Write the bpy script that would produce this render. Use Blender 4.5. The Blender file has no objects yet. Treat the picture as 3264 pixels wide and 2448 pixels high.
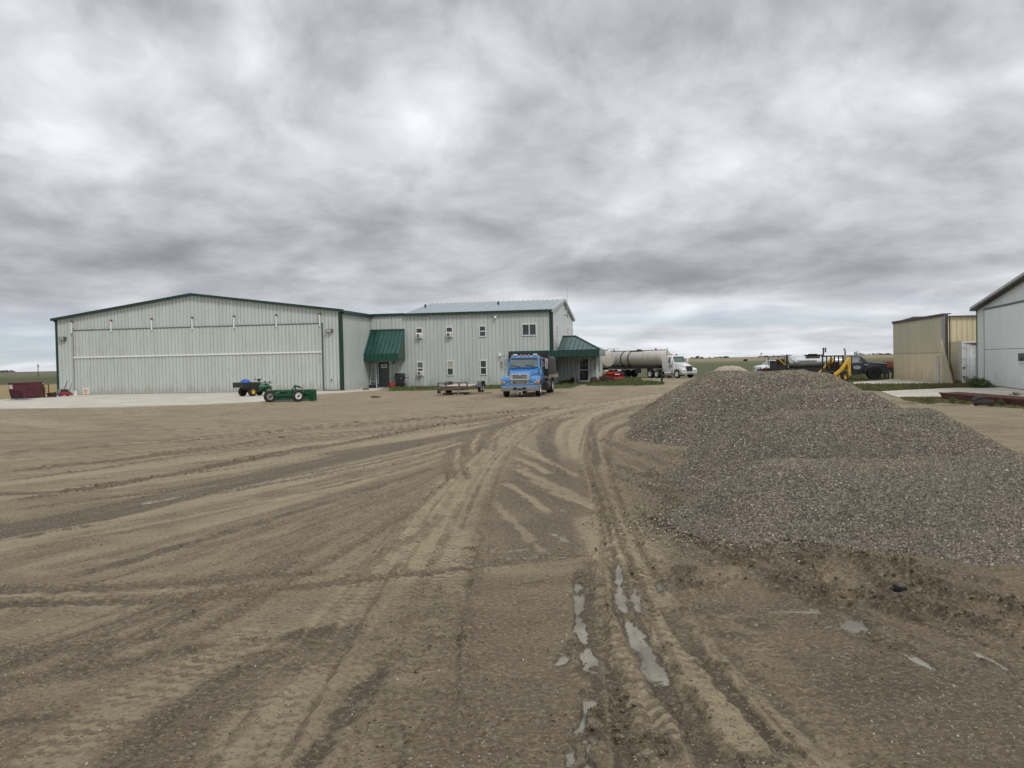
import bpy, bmesh, math, random
import numpy as np
from mathutils import Vector, Matrix
random.seed(7); np.random.seed(7)
SC = bpy.context.scene
COL = SC.collection
R = math.radians
# ------------------------------------------------------------------ camera
F = 2822.0
CAMZ = 2.0
PHI = R(1.17); TH = math.atan(71.0/F)
_R0 = Vector((1,0,0)); _U0 = Vector((0,math.sin(TH),math.cos(TH))); _F = Vector((0,math.cos(TH),-math.sin(TH)))
CR = _R0*math.cos(PHI) - _U0*math.sin(PHI)
CU = _R0*math.sin(PHI) + _U0*math.cos(PHI)
CAM = Vector((0,0,CAMZ))
cd = bpy.data.cameras.new('camera'); cam = bpy.data.objects.new('camera', cd); COL.objects.link(cam)
m3 = Matrix((CR, CU, -_F)).transposed()
cam.matrix_world = Matrix.Translation(CAM) @ m3.to_4x4()
cd.sensor_width = 36.0; cd.lens = 36.0*F/3264.0; cd.clip_end = 40000; cd.clip_start = 0.1
SC.camera = cam
def ray(px,py): return CR*((px-1632)/F) + CU*((1224-py)/F) + _F
def G(px,py,z=0.0):
    d = ray(px,py); t = (z-CAMZ)/d.z
    p = CAM + d*t
    return Vector((p.x,p.y,z))
def at(px,Y,Z=0.0):
    # the point in the vertical plane y=Y, at height Z, seen in column px
    k=(px-1632)/F
    # (P.R) = k (P.F), P=(X,Y,Z-CAMZ)
    z=Z-CAMZ
    a = CR.x - k*_F.x
    b = k*(_F.y*Y+_F.z*z) - (CR.y*Y+CR.z*z)
    return Vector((b/a, Y, Z))
def on_wall(o, px, py, yl=0.0):
    # o: (origin, angle); intersects the ray with the vertical plane y_local = yl, gives (x_local, z)
    O,a = o
    u = Vector((math.cos(a),math.sin(a),0)); v = Vector((-math.sin(a),math.cos(a),0))
    d = ray(px,py); P0 = O+v*yl
    t = (P0-CAM).dot(v)/d.dot(v); p = CAM+d*t
    return (p-O).dot(u), p.z
def on_side(o, px, py, xl=0.0):
    O,a = o
    u = Vector((math.cos(a),math.sin(a),0)); v = Vector((-math.sin(a),math.cos(a),0))
    d = ray(px,py); P0 = O+u*xl
    t = (P0-CAM).dot(u)/d.dot(u); p = CAM+d*t
    return (p-O).dot(v), p.z
# ------------------------------------------------------------------ tagging
def tag(o,label=None,cat=None,group=None,kind=None):
    if label: o['label']=label
    if cat: o['category']=cat
    if group: o['group']=group
    if kind: o['kind']=kind
    return o
def thing(name,label,cat,loc=(0,0,0),rz=0.0,group=None):
    o = bpy.data.objects.new(name,None); COL.objects.link(o)
    o.empty_display_size=.2
    o.location=loc; o.rotation_euler=(0,0,rz)
    return tag(o,label,cat,group)
# ------------------------------------------------------------------ materials
def newmat(name):
    m = bpy.data.materials.new(name); m.use_nodes=True
    nt=m.node_tree; nt.nodes.clear()
    out=nt.nodes.new('ShaderNodeOutputMaterial'); b=nt.nodes.new('ShaderNodeBsdfPrincipled')
    nt.links.new(b.outputs[0],out.inputs[0])
    return m,nt,b
def N(nt,t,**k):
    n=nt.nodes.new('ShaderNode'+t)
    for a,v in k.items():
        if a.startswith('i_'):
            n.inputs[a[2:].replace('_',' ')].default_value=v
        else: setattr(n,a,v)
    return n
def mixc(nt,fac,a,b,mode='MIX'):
    n=nt.nodes.new('ShaderNodeMix'); n.data_type='RGBA'; n.blend_type=mode; n.clamp_factor=True
    for s,v in ((0,fac),(6,a),(7,b)):
        if hasattr(v,'is_output') or isinstance(v,bpy.types.NodeSocket): nt.links.new(v,n.inputs[s])
        elif s==0: n.inputs[0].default_value=v
        else: n.inputs[s].default_value=(v[0],v[1],v[2],1) if not isinstance(v,(int,float)) else (v,v,v,1)
    return n.outputs[2]
def math_(nt,op,a,b=None,c=None,clamp=False):
    n=nt.nodes.new('ShaderNodeMath'); n.operation=op; n.use_clamp=clamp
    for i,v in enumerate((a,b,c)):
        if v is None: continue
        if isinstance(v,bpy.types.NodeSocket): nt.links.new(v,n.inputs[i])
        else: n.inputs[i].default_value=v
    return n.outputs[0]
def maprange(nt,v,a,b,c=0.,d=1.,smooth=True):
    n=nt.nodes.new('ShaderNodeMapRange'); n.interpolation_type='SMOOTHSTEP' if smooth else 'LINEAR'
    if isinstance(v,bpy.types.NodeSocket): nt.links.new(v,n.inputs[0])
    for i,x in enumerate((a,b,c,d)): n.inputs[i+1].default_value=x
    return n.outputs[0]
def noise(nt,vec,scale,detail=4,rough=.55,dist=0.):
    n=nt.nodes.new('ShaderNodeTexNoise'); n.inputs['Scale'].default_value=scale; n.inputs['Detail'].default_value=detail
    n.inputs['Roughness'].default_value=rough; n.inputs['Distortion'].default_value=dist
    if vec is not None: nt.links.new(vec,n.inputs['Vector'])
    return n.outputs['Fac']
def mapping(nt,vec,scale=(1,1,1),loc=(0,0,0),rot=(0,0,0)):
    n=nt.nodes.new('ShaderNodeMapping'); n.inputs['Scale'].default_value=scale; n.inputs['Location'].default_value=loc; n.inputs['Rotation'].default_value=rot
    nt.links.new(vec,n.inputs['Vector']); return n.outputs[0]
MATS={}
def M(name,c,rough=.55,metal=0.,var=.12,scale=2.,streak=False,dirt=None,dirt_amt=.3,bump=0.,bscale=30.,spec=.5,coat=0.,splash=0.):
    if name in MATS: return MATS[name]
    m,nt,b=newmat(name)
    tc=N(nt,'TexCoord'); v=tc.outputs['Object']
    nv=mapping(nt,v,(1,1,.12)) if streak else v
    n1=noise(nt,nv,scale,5,.6)
    f=maprange(nt,n1,.3,.7,0,1)
    col=mixc(nt,f,[x*(1-var) for x in c],[min(1,x*(1+var)) for x in c])
    if dirt:
        n2=noise(nt,mapping(nt,v,(1,1,.35)),scale*2.3,6,.65,.5)
        f2=math_(nt,'MULTIPLY',maprange(nt,n2,.5,.72),dirt_amt)
        col=mixc(nt,f2,col,dirt)
    if splash:
        sz=N(nt,'SeparateXYZ'); nt.links.new(v,sz.inputs[0])
        nz=noise(nt,mapping(nt,v,(1.,1.,.25)),2.2,6,.75); zz=math_(nt,'ADD',sz.outputs[2],math_(nt,'MULTIPLY',math_(nt,'SUBTRACT',.5,nz),3.2))
        col=mixc(nt,math_(nt,'MULTIPLY',maprange(nt,zz,.75,.05),splash),col,(.24,.20,.13))
        rs=noise(nt,mapping(nt,v,(.9,.9,.06)),1.,5,.7); col=mixc(nt,math_(nt,'MULTIPLY',maprange(nt,rs,.60,.72),.28),col,(.33,.30,.22))
    nt.links.new(col,b.inputs['Base Color'])
    n3=noise(nt,v,scale*4,3)
    nt.links.new(maprange(nt,n3,.3,.7,max(.03,rough-.1),min(1,rough+.1)),b.inputs['Roughness'])
    b.inputs['Metallic'].default_value=metal
    b.inputs['Specular IOR Level'].default_value=spec
    b.inputs['Coat Weight'].default_value=coat
    if bump:
        bp=N(nt,'Bump'); bp.inputs['Strength'].default_value=bump; bp.inputs['Distance'].default_value=.01
        nt.links.new(noise(nt,v,bscale,4),bp.inputs['Height']); nt.links.new(bp.outputs[0],b.inputs['Normal'])
    MATS[name]=m; return m
# ------------------------------------------------------------------ mesh builder
class MB:
    def __init__(s): s.v=[]; s.f=[]
    def add(s,vs,fs):
        k=len(s.v); s.v+= [tuple(p) for p in vs]; s.f+=[tuple(i+k for i in f) for f in fs]; return s
    def box(s,c,d,rz=0.,rx=0.,ry=0.):
        Mx=Matrix.Rotation(rz,3,'Z')@Matrix.Rotation(ry,3,'Y')@Matrix.Rotation(rx,3,'X')
        vs=[Vector(c)+Mx@Vector((x*d[0]/2,y*d[1]/2,z*d[2]/2)) for z in(-1,1) for y in(-1,1) for x in(-1,1)]
        return s.add(vs,[(0,2,3,1),(4,5,7,6),(0,1,5,4),(2,6,7,3),(0,4,6,2),(1,3,7,5)])
    def bb(s,x0,x1,y0,y1,z0,z1): return s.box(((x0+x1)/2,(y0+y1)/2,(z0+z1)/2),(abs(x1-x0),abs(y1-y0),abs(z1-z0)))
    def loft(s,secs,cap=True,closed=True):
        n=len(secs[0]); vs=[p for q in secs for p in q]; fs=[]
        for i in range(len(secs)-1):
            for j in range(n if closed else n-1):
                a=i*n+j; b=i*n+(j+1)%n; fs.append((a,b,b+n,a+n))
        if cap: fs.append(tuple(range(n))[::-1]); fs.append(tuple(range((len(secs)-1)*n,len(secs)*n)))
        return s.add(vs,fs)
    def prism(s,poly,axis,a,b):
        # poly 2D in the plane orthogonal to axis, extruded from a to b
        def P(p,t):
            return {'x':(t,p[0],p[1]),'y':(p[0],t,p[1]),'z':(p[0],p[1],t)}[axis]
        return s.loft([[P(p,a) for p in poly],[P(p,b) for p in poly]])
    def ring(s,c,ax,r,n):
        ax=Vector(ax).normalized(); t=ax.orthogonal().normalized()
        if abs(ax.x)>.9: t=Vector((0,0,1))
        elif abs(ax.z)<.5 : t=Vector((0,0,1)).cross(ax).normalized()
        w=ax.cross(t); c=Vector(c)
        return [c+t*(r*math.cos(2*math.pi*i/n))+w*(r*math.sin(2*math.pi*i/n)) for i in range(n)]
    def cyl(s,p0,p1,r0,r1=None,n=16,cap=True):
        r1=r0 if r1 is None else r1; ax=Vector(p1)-Vector(p0)
        return s.loft([s.ring(p0,ax,r0,n),s.ring(p1,ax,r1,n)],cap)
    def tube(s,pts,r,n=6):
        pts=[Vector(p) for p in pts]
        for a,b in zip(pts,pts[1:]): s.cyl(a,b,r,r,n)
        return s
    def lathe(s,c,ax,prof,n=24):
        # prof: list of (t along axis, radius)
        ax=Vector(ax).normalized(); secs=[s.ring(Vector(c)+ax*t,ax,max(r,1e-4),n) for t,r in prof]
        return s.loft(secs,True)
    def ribquad(s,a,b,c,d,pitch,depth=-.05,width=.05,off=0.):
        # sheet a-b (bottom) d-c (top) with narrow folds running from bottom to top; depth along the normal
        a,b,c,d=map(Vector,(a,b,c,d)); L=(b-a).length; nrm=(b-a).cross(d-a).normalized()
        ts=[0.]; ds=[0.]; x=pitch*.5+off
        while x<L-width:
            ts+=[x-width/2,x-width/4,x+width/4,x+width/2]; ds+=[0,depth,depth,0]; x+=pitch
        ts.append(L); ds.append(0)
        lo=[a+(b-a)*(t/L)+nrm*q for t,q in zip(ts,ds)]; hi=[d+(c-d)*(t/L)+nrm*q for t,q in zip(ts,ds)]
        n=len(ts); return s.add(lo+hi,[(i,i+1,n+i+1,n+i) for i in range(n-1)])
    def build(s,name,mat,parent=None,smooth=False,bevel=0.,label=None,autos=None):
        me=bpy.data.meshes.new(name); me.from_pydata(s.v,[],s.f); 
        bm=bmesh.new(); bm.from_mesh(me)
        bmesh.ops.recalc_face_normals(bm,faces=bm.faces) if not autos=='keep' else None
        if bevel:
            es=[e for e in bm.edges if len(e.link_faces)==2 and e.calc_face_angle(0)>.5]
            bmesh.ops.bevel(bm,geom=es,offset=bevel,segments=2,profile=.6,affect='EDGES',clamp_overlap=True)
        for e in bm.edges:
            if len(e.link_faces)==2 and e.calc_face_angle(0)>.6: e.smooth=False
        for f in bm.faces: f.smooth=smooth or bool(bevel)
        bm.to_mesh(me); bm.free()
        o=bpy.data.objects.new(name,me); COL.objects.link(o)
        if mat: me.materials.append(mat)
        if parent: o.parent=parent
        if label: o['label']=label
        return o
def text(name,body,size,mat,parent,loc,rot,ext=.004,sx=1.,bold=0.):
    c=bpy.data.curves.new(name,'FONT'); c.body=body; c.size=size; c.extrude=ext; c.offset=bold; c.align_x='CENTER'; c.align_y='CENTER'; c.resolution_u=2
    tmp=bpy.data.objects.new('tmp',c); COL.objects.link(tmp); dg=bpy.context.evaluated_depsgraph_get(); me=bpy.data.meshes.new_from_object(tmp.evaluated_get(dg)); bpy.data.objects.remove(tmp)
    me.materials.clear(); me.materials.append(mat); o=bpy.data.objects.new(name,me); COL.objects.link(o)
    o.parent=parent; o.location=loc; o.rotation_euler=rot; o.scale=(sx,1,1); return o
# ------------------------------------------------------------------ numpy noise
def _hash(ix,iy,seed):
    h=(ix.astype(np.int64)*374761393+iy.astype(np.int64)*668265263+seed*1442695041)&0xffffffff
    h=((h^(h>>13))*1274126177)&0xffffffff
    h=h^(h>>16); return (h&0xffff)/65535.0
def vnoise(x,y,seed=0):
    ix=np.floor(x); iy=np.floor(y); fx=x-ix; fy=y-iy; fx=fx*fx*(3-2*fx); fy=fy*fy*(3-2*fy)
    ix=ix.astype(np.int64); iy=iy.astype(np.int64)
    a=_hash(ix,iy,seed); b=_hash(ix+1,iy,seed); c=_hash(ix,iy+1,seed); d=_hash(ix+1,iy+1,seed)
    return a+(b-a)*fx+(c-a)*fy+(a-b-c+d)*fx*fy
def fbm(x,y,o=4,seed=0,g=.5):
    s=0; a=1; t=0
    for i in range(o): s=s+a*vnoise(x*2**i+17.3*i,y*2**i-9.1*i,seed+i); t+=a; a*=g
    return s/t
def sstep(a,b,x):
    t=np.clip((x-a)/(b-a),0,1); return t*t*(3-2*t)
def grid_obj(name,X,Y,Z,mat,attrs=None,parent=None,smooth=True,flip=False):
    nr,nc=X.shape; me=bpy.data.meshes.new(name)
    co=np.stack([X,Y,Z],-1).reshape(-1,3).astype(np.float32)
    i=np.arange(nr*nc).reshape(nr,nc)
    q=np.stack([i[:-1,:-1],i[:-1,1:],i[1:,1:],i[1:,:-1]],-1).reshape(-1,4)
    if flip: q=q[:,::-1]
    me.vertices.add(len(co)); me.vertices.foreach_set('co',co.ravel())
    me.loops.add(q.size); me.loops.foreach_set('vertex_index',q.ravel().astype(np.int32))
    me.polygons.add(len(q)); me.polygons.foreach_set('loop_start',(np.arange(len(q))*4).astype(np.int32))
    if smooth: me.polygons.foreach_set('use_smooth',np.ones(len(q),bool))
    me.update(calc_edges=True)
    for k,a in (attrs or {}).items():
        at_=me.attributes.new(k,'FLOAT','POINT'); at_.data.foreach_set('value',a.ravel().astype(np.float32))
    o=bpy.data.objects.new(name,me); COL.objects.link(o); me.materials.append(mat)
    if parent: o.parent=parent
    return o
def poly_dist(X,Y,pts):
    # distance to an open polyline, signed lateral offset, distance along
    D=np.full(X.shape,1e9); L=np.zeros(X.shape); A=np.zeros(X.shape); s=0
    for (x0,y0),(x1,y1) in zip(pts,pts[1:]):
        dx,dy=x1-x0,y1-y0; l=math.hypot(dx,dy)+1e-9
        t=np.clip(((X-x0)*dx+(Y-y0)*dy)/l/l,0,1)
        qx=X-(x0+t*dx); qy=Y-(y0+t*dy); d=np.hypot(qx,qy)
        lat=(dx*qy-dy*qx)/l; m=d<D
        D=np.where(m,d,D); L=np.where(m,lat,L); A=np.where(m,s+t*l,A); s+=l
    return D,L,A
def sd_poly(X,Y,pts):
    # signed distance to a closed polygon, negative inside
    D,_,_=poly_dist(X,Y,list(pts)+[pts[0]]); ins=np.zeros(X.shape,bool); n=len(pts)
    for i in range(n):
        x0,y0=pts[i]; x1,y1=pts[(i+1)%n]
        c=((y0>Y)!=(y1>Y))&(X<(x1-x0)*(Y-y0)/((y1-y0) if abs(y1-y0)>1e-9 else 1e-9)+x0)
        ins^=c
    return np.where(ins,-D,D)
def smooth_poly(pts,k=6):
    # Catmull-Rom through the points
    P=[np.array(p,float) for p in pts]; P=[2*P[0]-P[1]]+P+[2*P[-1]-P[-2]]; out=[]
    for i in range(1,len(P)-2):
        for j in range(k):
            t=j/k; a,b,c,d=P[i-1:i+3]
            out.append(.5*((2*b)+(-a+c)*t+(2*a-5*b+4*c-d)*t*t+(-a+3*b-3*c+d)*t**3))
    out.append(P[-2]); return [tuple(p) for p in out]
# ================================================================== sky and light
SUN_EL=R(48); SUN_AZ=R(150)   # azimuth from +Y, clockwise: high, behind the camera to the right
w=bpy.data.worlds.new('World'); SC.world=w; w.use_nodes=True; nt=w.node_tree; nt.nodes.clear()
out=N(nt,'OutputWorld'); bg=N(nt,'Background'); nt.links.new(bg.outputs[0],out.inputs[0])
sky=N(nt,'TexSky'); sky.sky_type='NISHITA'; sky.sun_disc=False; sky.sun_elevation=SUN_EL; sky.sun_rotation=SUN_AZ
tc=N(nt,'TexCoord'); dirv=tc.outputs['Generated']
sep=N(nt,'SeparateXYZ'); nt.links.new(dirv,sep.inputs[0]); dx,dy,dz=sep.outputs
el=math_(nt,'ARCTAN2',dz,math_(nt,'SQRT',math_(nt,'ADD',math_(nt,'MULTIPLY',dx,dx),math_(nt,'MULTIPLY',dy,dy))))
az=math_(nt,'ARCTAN2',dx,dy)
eld=math_(nt,'MULTIPLY',el,57.2958); azd=math_(nt,'MULTIPLY',az,57.2958)
den=math_(nt,'ADD',math_(nt,'MAXIMUM',dz,0.),.20)
cmb=N(nt,'CombineXYZ'); nt.links.new(math_(nt,'DIVIDE',dx,den),cmb.inputs[0]); nt.links.new(math_(nt,'DIVIDE',dy,den),cmb.inputs[1])
pv=cmb.outputs[0]
warp=N(nt,'TexNoise'); warp.inputs['Scale'].default_value=1.6; warp.inputs['Detail'].default_value=1; nt.links.new(pv,warp.inputs['Vector'])
wv=N(nt,'VectorMath',operation='MULTIPLY_ADD'); nt.links.new(warp.outputs['Color'],wv.inputs[0]); wv.inputs[1].default_value=(.55,.55,.55); nt.links.new(pv,wv.inputs[2])
n1=noise(nt,mapping(nt,wv.outputs[0],(1.25,.95,1),(3.1,7.7,0)),1.,6,.47)
n2=noise(nt,mapping(nt,wv.outputs[0],(3.6,2.9,1),(11,2,4)),1.,5,.48)
n3=noise(nt,mapping(nt,wv.outputs[0],(.5,.4,1),(5,5,9)),1.,3,.5)
# layered band term in elevation, warped by noise (a property of the weather, in world directions)
elw=math_(nt,'ADD',eld,math_(nt,'MULTIPLY',math_(nt,'SUBTRACT',n1,.5),7.))
base=N(nt,'ValToRGB'); cr=base.color_ramp; cr.interpolation='B_SPLINE'
for e in list(cr.elements)[1:]: cr.elements.remove(e)
stops=[(0,.72),(1.5,.78),(3.0,.68),(4.6,.52),(6.,.45),(8.,.48),(12,.60),(17,.66),(21,.60),(24.5,.47),(30,.60),(60,1.0),(90,1.15)]
for i,(e_,v_) in enumerate(stops):
    if i==0: el0=cr.elements[0]; el0.position=0
    else: el0=cr.elements.new(e_/90)
    el0.color=(v_/1.2,)*3+(1,)
nt.links.new(math_(nt,'DIVIDE',elw,90.,clamp=True),base.inputs[0])
bv=math_(nt,'MULTIPLY',base.outputs[0],1.2)
def blob(a0,e0,sa,se,amp):
    a=math_(nt,'DIVIDE',math_(nt,'SUBTRACT',azd,a0),sa); e=math_(nt,'DIVIDE',math_(nt,'SUBTRACT',elw,e0),se)
    r=math_(nt,'ADD',math_(nt,'MULTIPLY',a,a),math_(nt,'MULTIPLY',e,e))
    return math_(nt,'MULTIPLY',math_(nt,'EXPONENT',math_(nt,'MULTIPLY',r,-1.)),amp)
acc=None
for b_ in [(-23,6.5,8,2.2,-.09),(-12,5.5,7,1.6,-.06),(4,8.5,8,2.5,-.05),(12,4.8,9,1.5,-.16),(6,6.5,4,1.6,-.06),(-8,12,7,4,.01),(-25,15,7,5,.05),
           (10,14,6,5,.05),(-17,21,9,2.5,-.12),(11,20,6,2.,-.12),(24,20,5,5,-.24),(28,9.5,6,3.,.12),(20,13,5,4,.10),(-4,19,6,4,.06),(-29,11,6,3,.03),(26,5.5,7,1.2,-.06)]:
    t=blob(*b_); acc=t if acc is None else math_(nt,'ADD',acc,t)
# lumpy cloud bellies laid out over azimuth and elevation, getting flatter towards the horizon
ce=N(nt,'CombineXYZ'); es=math_(nt,'MULTIPLY',math_(nt,'LOGARITHM',math_(nt,'ADD',math_(nt,'MAXIMUM',eld,0.),3.),2.718),3.5)
nt.links.new(math_(nt,'MULTIPLY',azd,.135),ce.inputs[0]); nt.links.new(es,ce.inputs[1]); ce.inputs[2].default_value=2.7
w2=N(nt,'TexNoise'); w2.inputs['Scale'].default_value=.8; w2.inputs['Detail'].default_value=1.5; nt.links.new(ce.outputs[0],w2.inputs['Vector'])
cw=N(nt,'VectorMath',operation='MULTIPLY_ADD'); nt.links.new(w2.outputs['Color'],cw.inputs[0]); cw.inputs[1].default_value=(.75,.45,.5); nt.links.new(ce.outputs[0],cw.inputs[2])
b1=noise(nt,cw.outputs[0],.72,7,.5); b2=noise(nt,cw.outputs[0],2.3,8,.56)
sv=N(nt,'TexVoronoi'); sv.feature='SMOOTH_F1'; sv.inputs['Scale'].default_value=1.25; sv.inputs['Smoothness'].default_value=.35; nt.links.new(cw.outputs[0],sv.inputs['Vector'])
puff=math_(nt,'SUBTRACT',.42,sv.outputs['Distance'])
v=math_(nt,'ADD',bv,acc)
v=math_(nt,'ADD',v,math_(nt,'MULTIPLY',math_(nt,'SUBTRACT',n1,.5),.18))
v=math_(nt,'ADD',v,math_(nt,'MULTIPLY',math_(nt,'SUBTRACT',b1,.5),.68))
v=math_(nt,'ADD',v,math_(nt,'MULTIPLY',math_(nt,'SUBTRACT',b2,.5),.52))
v=math_(nt,'ADD',v,math_(nt,'MULTIPLY',puff,.30))
v=math_(nt,'MAXIMUM',v,.02); v=math_(nt,'MINIMUM',math_(nt,'SQRT',math_(nt,'ADD',math_(nt,'MULTIPLY',v,v),.085)),1.6)
tint=N(nt,'ValToRGB'); tr=tint.color_ramp
tr.elements[0].position=.22; tr.elements[0].color=(.93,.95,1.065,1); tr.elements[1].position=.8; tr.elements[1].color=(.97,.99,1.035,1)
nt.links.new(v,tint.inputs[0])
cloud=N(nt,'VectorMath',operation='SCALE'); nt.links.new(tint.outputs[0],cloud.inputs[0]); nt.links.new(v,cloud.inputs['Scale'])
# thin gaps low over the horizon where the sky itself shows
sk=N(nt,'VectorMath',operation='MULTIPLY'); nt.links.new(sky.outputs[0],sk.inputs[0]); sk.inputs[1].default_value=(.072,.092,.125)
ngp=noise(nt,mapping(nt,cmb.outputs[0],(.22,.9,1),(2,1,3)),1.,5,.6)
ng2=math_(nt,"ADD",ngp,math_(nt,'MULTIPLY',math_(nt,'SUBTRACT',azd,0.),-.0006))
gap=math_(nt,'MULTIPLY',maprange(nt,ng2,.44,.60),math_(nt,'MULTIPLY',maprange(nt,eld,4.2,1.6),.52))
mx=mixc(nt,gap,cloud.outputs[0],sk.outputs[0])
nt.links.new(mx,bg.inputs[0]); bg.inputs[1].default_value=1.
sl=bpy.data.lights.new('sun','SUN'); sl.energy=1.5; sl.angle=R(14); sl.color=(1,.965,.91)
so=bpy.data.objects.new('sun',sl); COL.objects.link(so)
sd=Vector((math.sin(SUN_AZ)*math.cos(SUN_EL),math.cos(SUN_AZ)*math.cos(SUN_EL),math.sin(SUN_EL)))
so.rotation_euler=sd.to_track_quat('Z','Y').to_euler(); so.location=(20,-20,40)
vs=SC.view_settings; vs.view_transform='Standard'; vs.look='None'; vs.exposure=0.; vs.gamma=1.; vs.use_curve_mapping=False
SC.cycles.max_bounces=6; SC.cycles.diffuse_bounces=3
# ================================================================== the ground
S=3264/2212.0   # full-view units -> photo columns/rows
def gp(pts,k=5): return smooth_poly([tuple(G(x*S,y*S))[:2] for x,y in pts],k)
def gq(pts): return [tuple(G(x,y))[:2] for x,y in pts]
depths=list(1/np.linspace(1/3.0,1/100.,640))+[105,111,118,126,135,146,160,176,195,220,250,290,340,400,480,600,800,1100,1600,2600,5000,12000,30000]
cols=np.concatenate([np.linspace(-4200,-500,38)[:-1],np.linspace(-500,3800,1000),np.linspace(3800,7800,38)[1:]])
YY,PX=np.meshgrid(np.array(depths),cols,indexing='ij')
XX=(PX-1632)/F*YY
X,Y=XX,YY
rng=np.hypot(X,Y)
dry=np.zeros(X.shape); wet=np.zeros(X.shape); H=np.zeros(X.shape); pud=np.zeros(X.shape); trd=np.zeros(X.shape); tu=np.zeros(X.shape); tv=np.zeros(X.shape); rid=np.zeros(X.shape)
big=fbm(X*.25,Y*.25,4,3); med=fbm(X*1.3,Y*1.3,5,11); fine=fbm(X*6,Y*6,4,21); clod=.55*fbm(X*11,Y*11,3,31)+.45*fbm(X*27,Y*20,2,32)
streak=fbm(X*.55+Y*.10,Y*2.6-X*.25,4,41)
H+=(med-.5)*.035*np.clip(rng/3,.3,1)+(fine-.5)*.018
wet+=sstep(.52,.70,big*.5+med*.5)*.35
dry+=sstep(.52,.72,streak)*.35
def prof(D,w,soft=.35): return 1-sstep(w*(1-soft),w*(1+soft*.6),D)
def track(kind,pts,w,amt=1.,dep=0.,tread=0.,k=5,poly=None,soft=.35,jit=.12):
    global dry,wet,H,pud,trd,tu,tv
    P=poly or gp(pts,k); pts=pts or P
    xs=[p[0] for p in P]; ys=[p[1] for p in P]; m_=w*2.5+.5
    rows=np.where((np.array(depths)>min(ys)-m_)&(np.array(depths)<max(ys)+m_))[0]
    if len(rows)==0: return
    r0,r1=rows[0],rows[-1]+1; sl_=slice(r0,r1)
    x,y=X[sl_],Y[sl_]
    cm=((x>min(xs)-m_)&(x<max(xs)+m_)).any(0); c=np.where(cm)[0]
    if len(c)==0: return
    sl_=(slice(r0,r1),slice(c[0],c[-1]+1)); x,y=X[sl_],Y[sl_]
    D,L,A=poly_dist(x,y,P)
    D=D+(fbm(x*5,y*5,3,int(len(pts)*7+w*100))-.5)*jit
    q=prof(D,w/2,soft)
    tot=A.max()+1e-6; end=sstep(0,.3,A)*sstep(0,.3,tot-A)+1e-3; q=q*np.clip(end,0,1)
    lanes=fbm(L*9+7.7,A*.35,3,int(w*1000)%97+3); a=amt*(.72+.35*fbm(x*2.2,y*2.2,3,5)+.65*(sstep(.3,.7,lanes)-.35))
    if kind=='pud': pass
    if kind=='dry':
        dry[sl_]=np.maximum(dry[sl_],q*a); wet[sl_]*=(1-.85*q*min(1,amt)); H[sl_]-=q*dep
        sm=sstep(w*.5,w*.62,D)*(1-sstep(w*.62,w*.62+.14,D)); H[sl_]+=sm*dep*.9
        H[sl_]-=(fine[sl_]-.5)*.012*q
    elif kind=='wet':
        wet[sl_]=np.maximum(wet[sl_],q*a); dry[sl_]*=(1-.8*q*min(1,amt)); H[sl_]-=q*dep
        sm=sstep(w*.5,w*.62,D)*(1-sstep(w*.62,w*.62+.14,D)); H[sl_]+=sm*dep*1.2*(.5+clod[sl_])
        H[sl_]+=q*(clod[sl_]-.5)*.03
    elif kind=='ridge':
        cl=sstep(.32,.66,clod[sl_]*.6+fbm(x*3.,y*3.,2,77)*.4)
        rid[sl_]=np.maximum(rid[sl_],q*(.3+.7*cl)*np.clip(dep*14,0,1)); H[sl_]+=q*cl*dep*1.15; wet[sl_]=np.maximum(wet[sl_],q*np.clip(.35+cl*.8,0,1)*amt); dry[sl_]*=(1-.9*q)
    elif kind=='pud':
        n=fbm(x*5.5,y*5.5,5,91,.62); s=sstep(.30,.42,q*.55+(n-.5)*1.1+.06*amt+(.12 if w<.1 else 0))*(q>.02)
        H[sl_]=H[sl_]*(1-s)+(-.030)*s; pud[sl_]=np.maximum(pud[sl_],s); wet[sl_]=np.maximum(wet[sl_]*(1-s),prof(D,w*.9,.5)*.7*(1-s)); dry[sl_]*=(1-prof(D,w*.8,.4))
    if tread:
        q2=1-sstep(w*.60,w*.85,D); trd[sl_]=np.where(q>.05,q*tread,trd[sl_]*(1-q2)); tu[sl_]=np.where(q>.05,A,tu[sl_]); tv[sl_]=np.where(q>.05,L,tv[sl_])
T=track
# long tracks sweeping from the left towards the building corner
T('dry',[(-250,1120),(0,1075),(400,1030),(800,960),(1100,912),(1420,862)],.9,.55)
T('dry',[(-200,1075),(0,1045),(500,985),(900,930),(1230,885),(1500,850)],.8,.6)
T('dry',[(-200,1225),(0,1172),(350,1097),(600,1043),(950,962),(1105,930)],1.0,.8,.01)
T('dry',[(0,1250),(300,1170),(700,1060),(950,990)],.6,.45)
T('wet',[(-200,1190),(0,1147),(200,1112),(450,1053),(650,1010),(850,967),(1050,928),(1180,900)],1.05,.85,.015)
T('wet',[(-150,1090),(0,1067),(150,1062),(275,1042),(450,1010),(600,982),(800,947),(950,920),(1106,897)],.42,.8,.02)
T('wet',[(0,1020),(250,995),(500,962),(650,939),(900,925),(1100,893),(1230,880)],.45,.6,.02)
T('wet',[(700,985),(900,955),(1000,945),(1100,915),(1240,885),(1300,875)],1.1,.65,.0)
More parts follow.
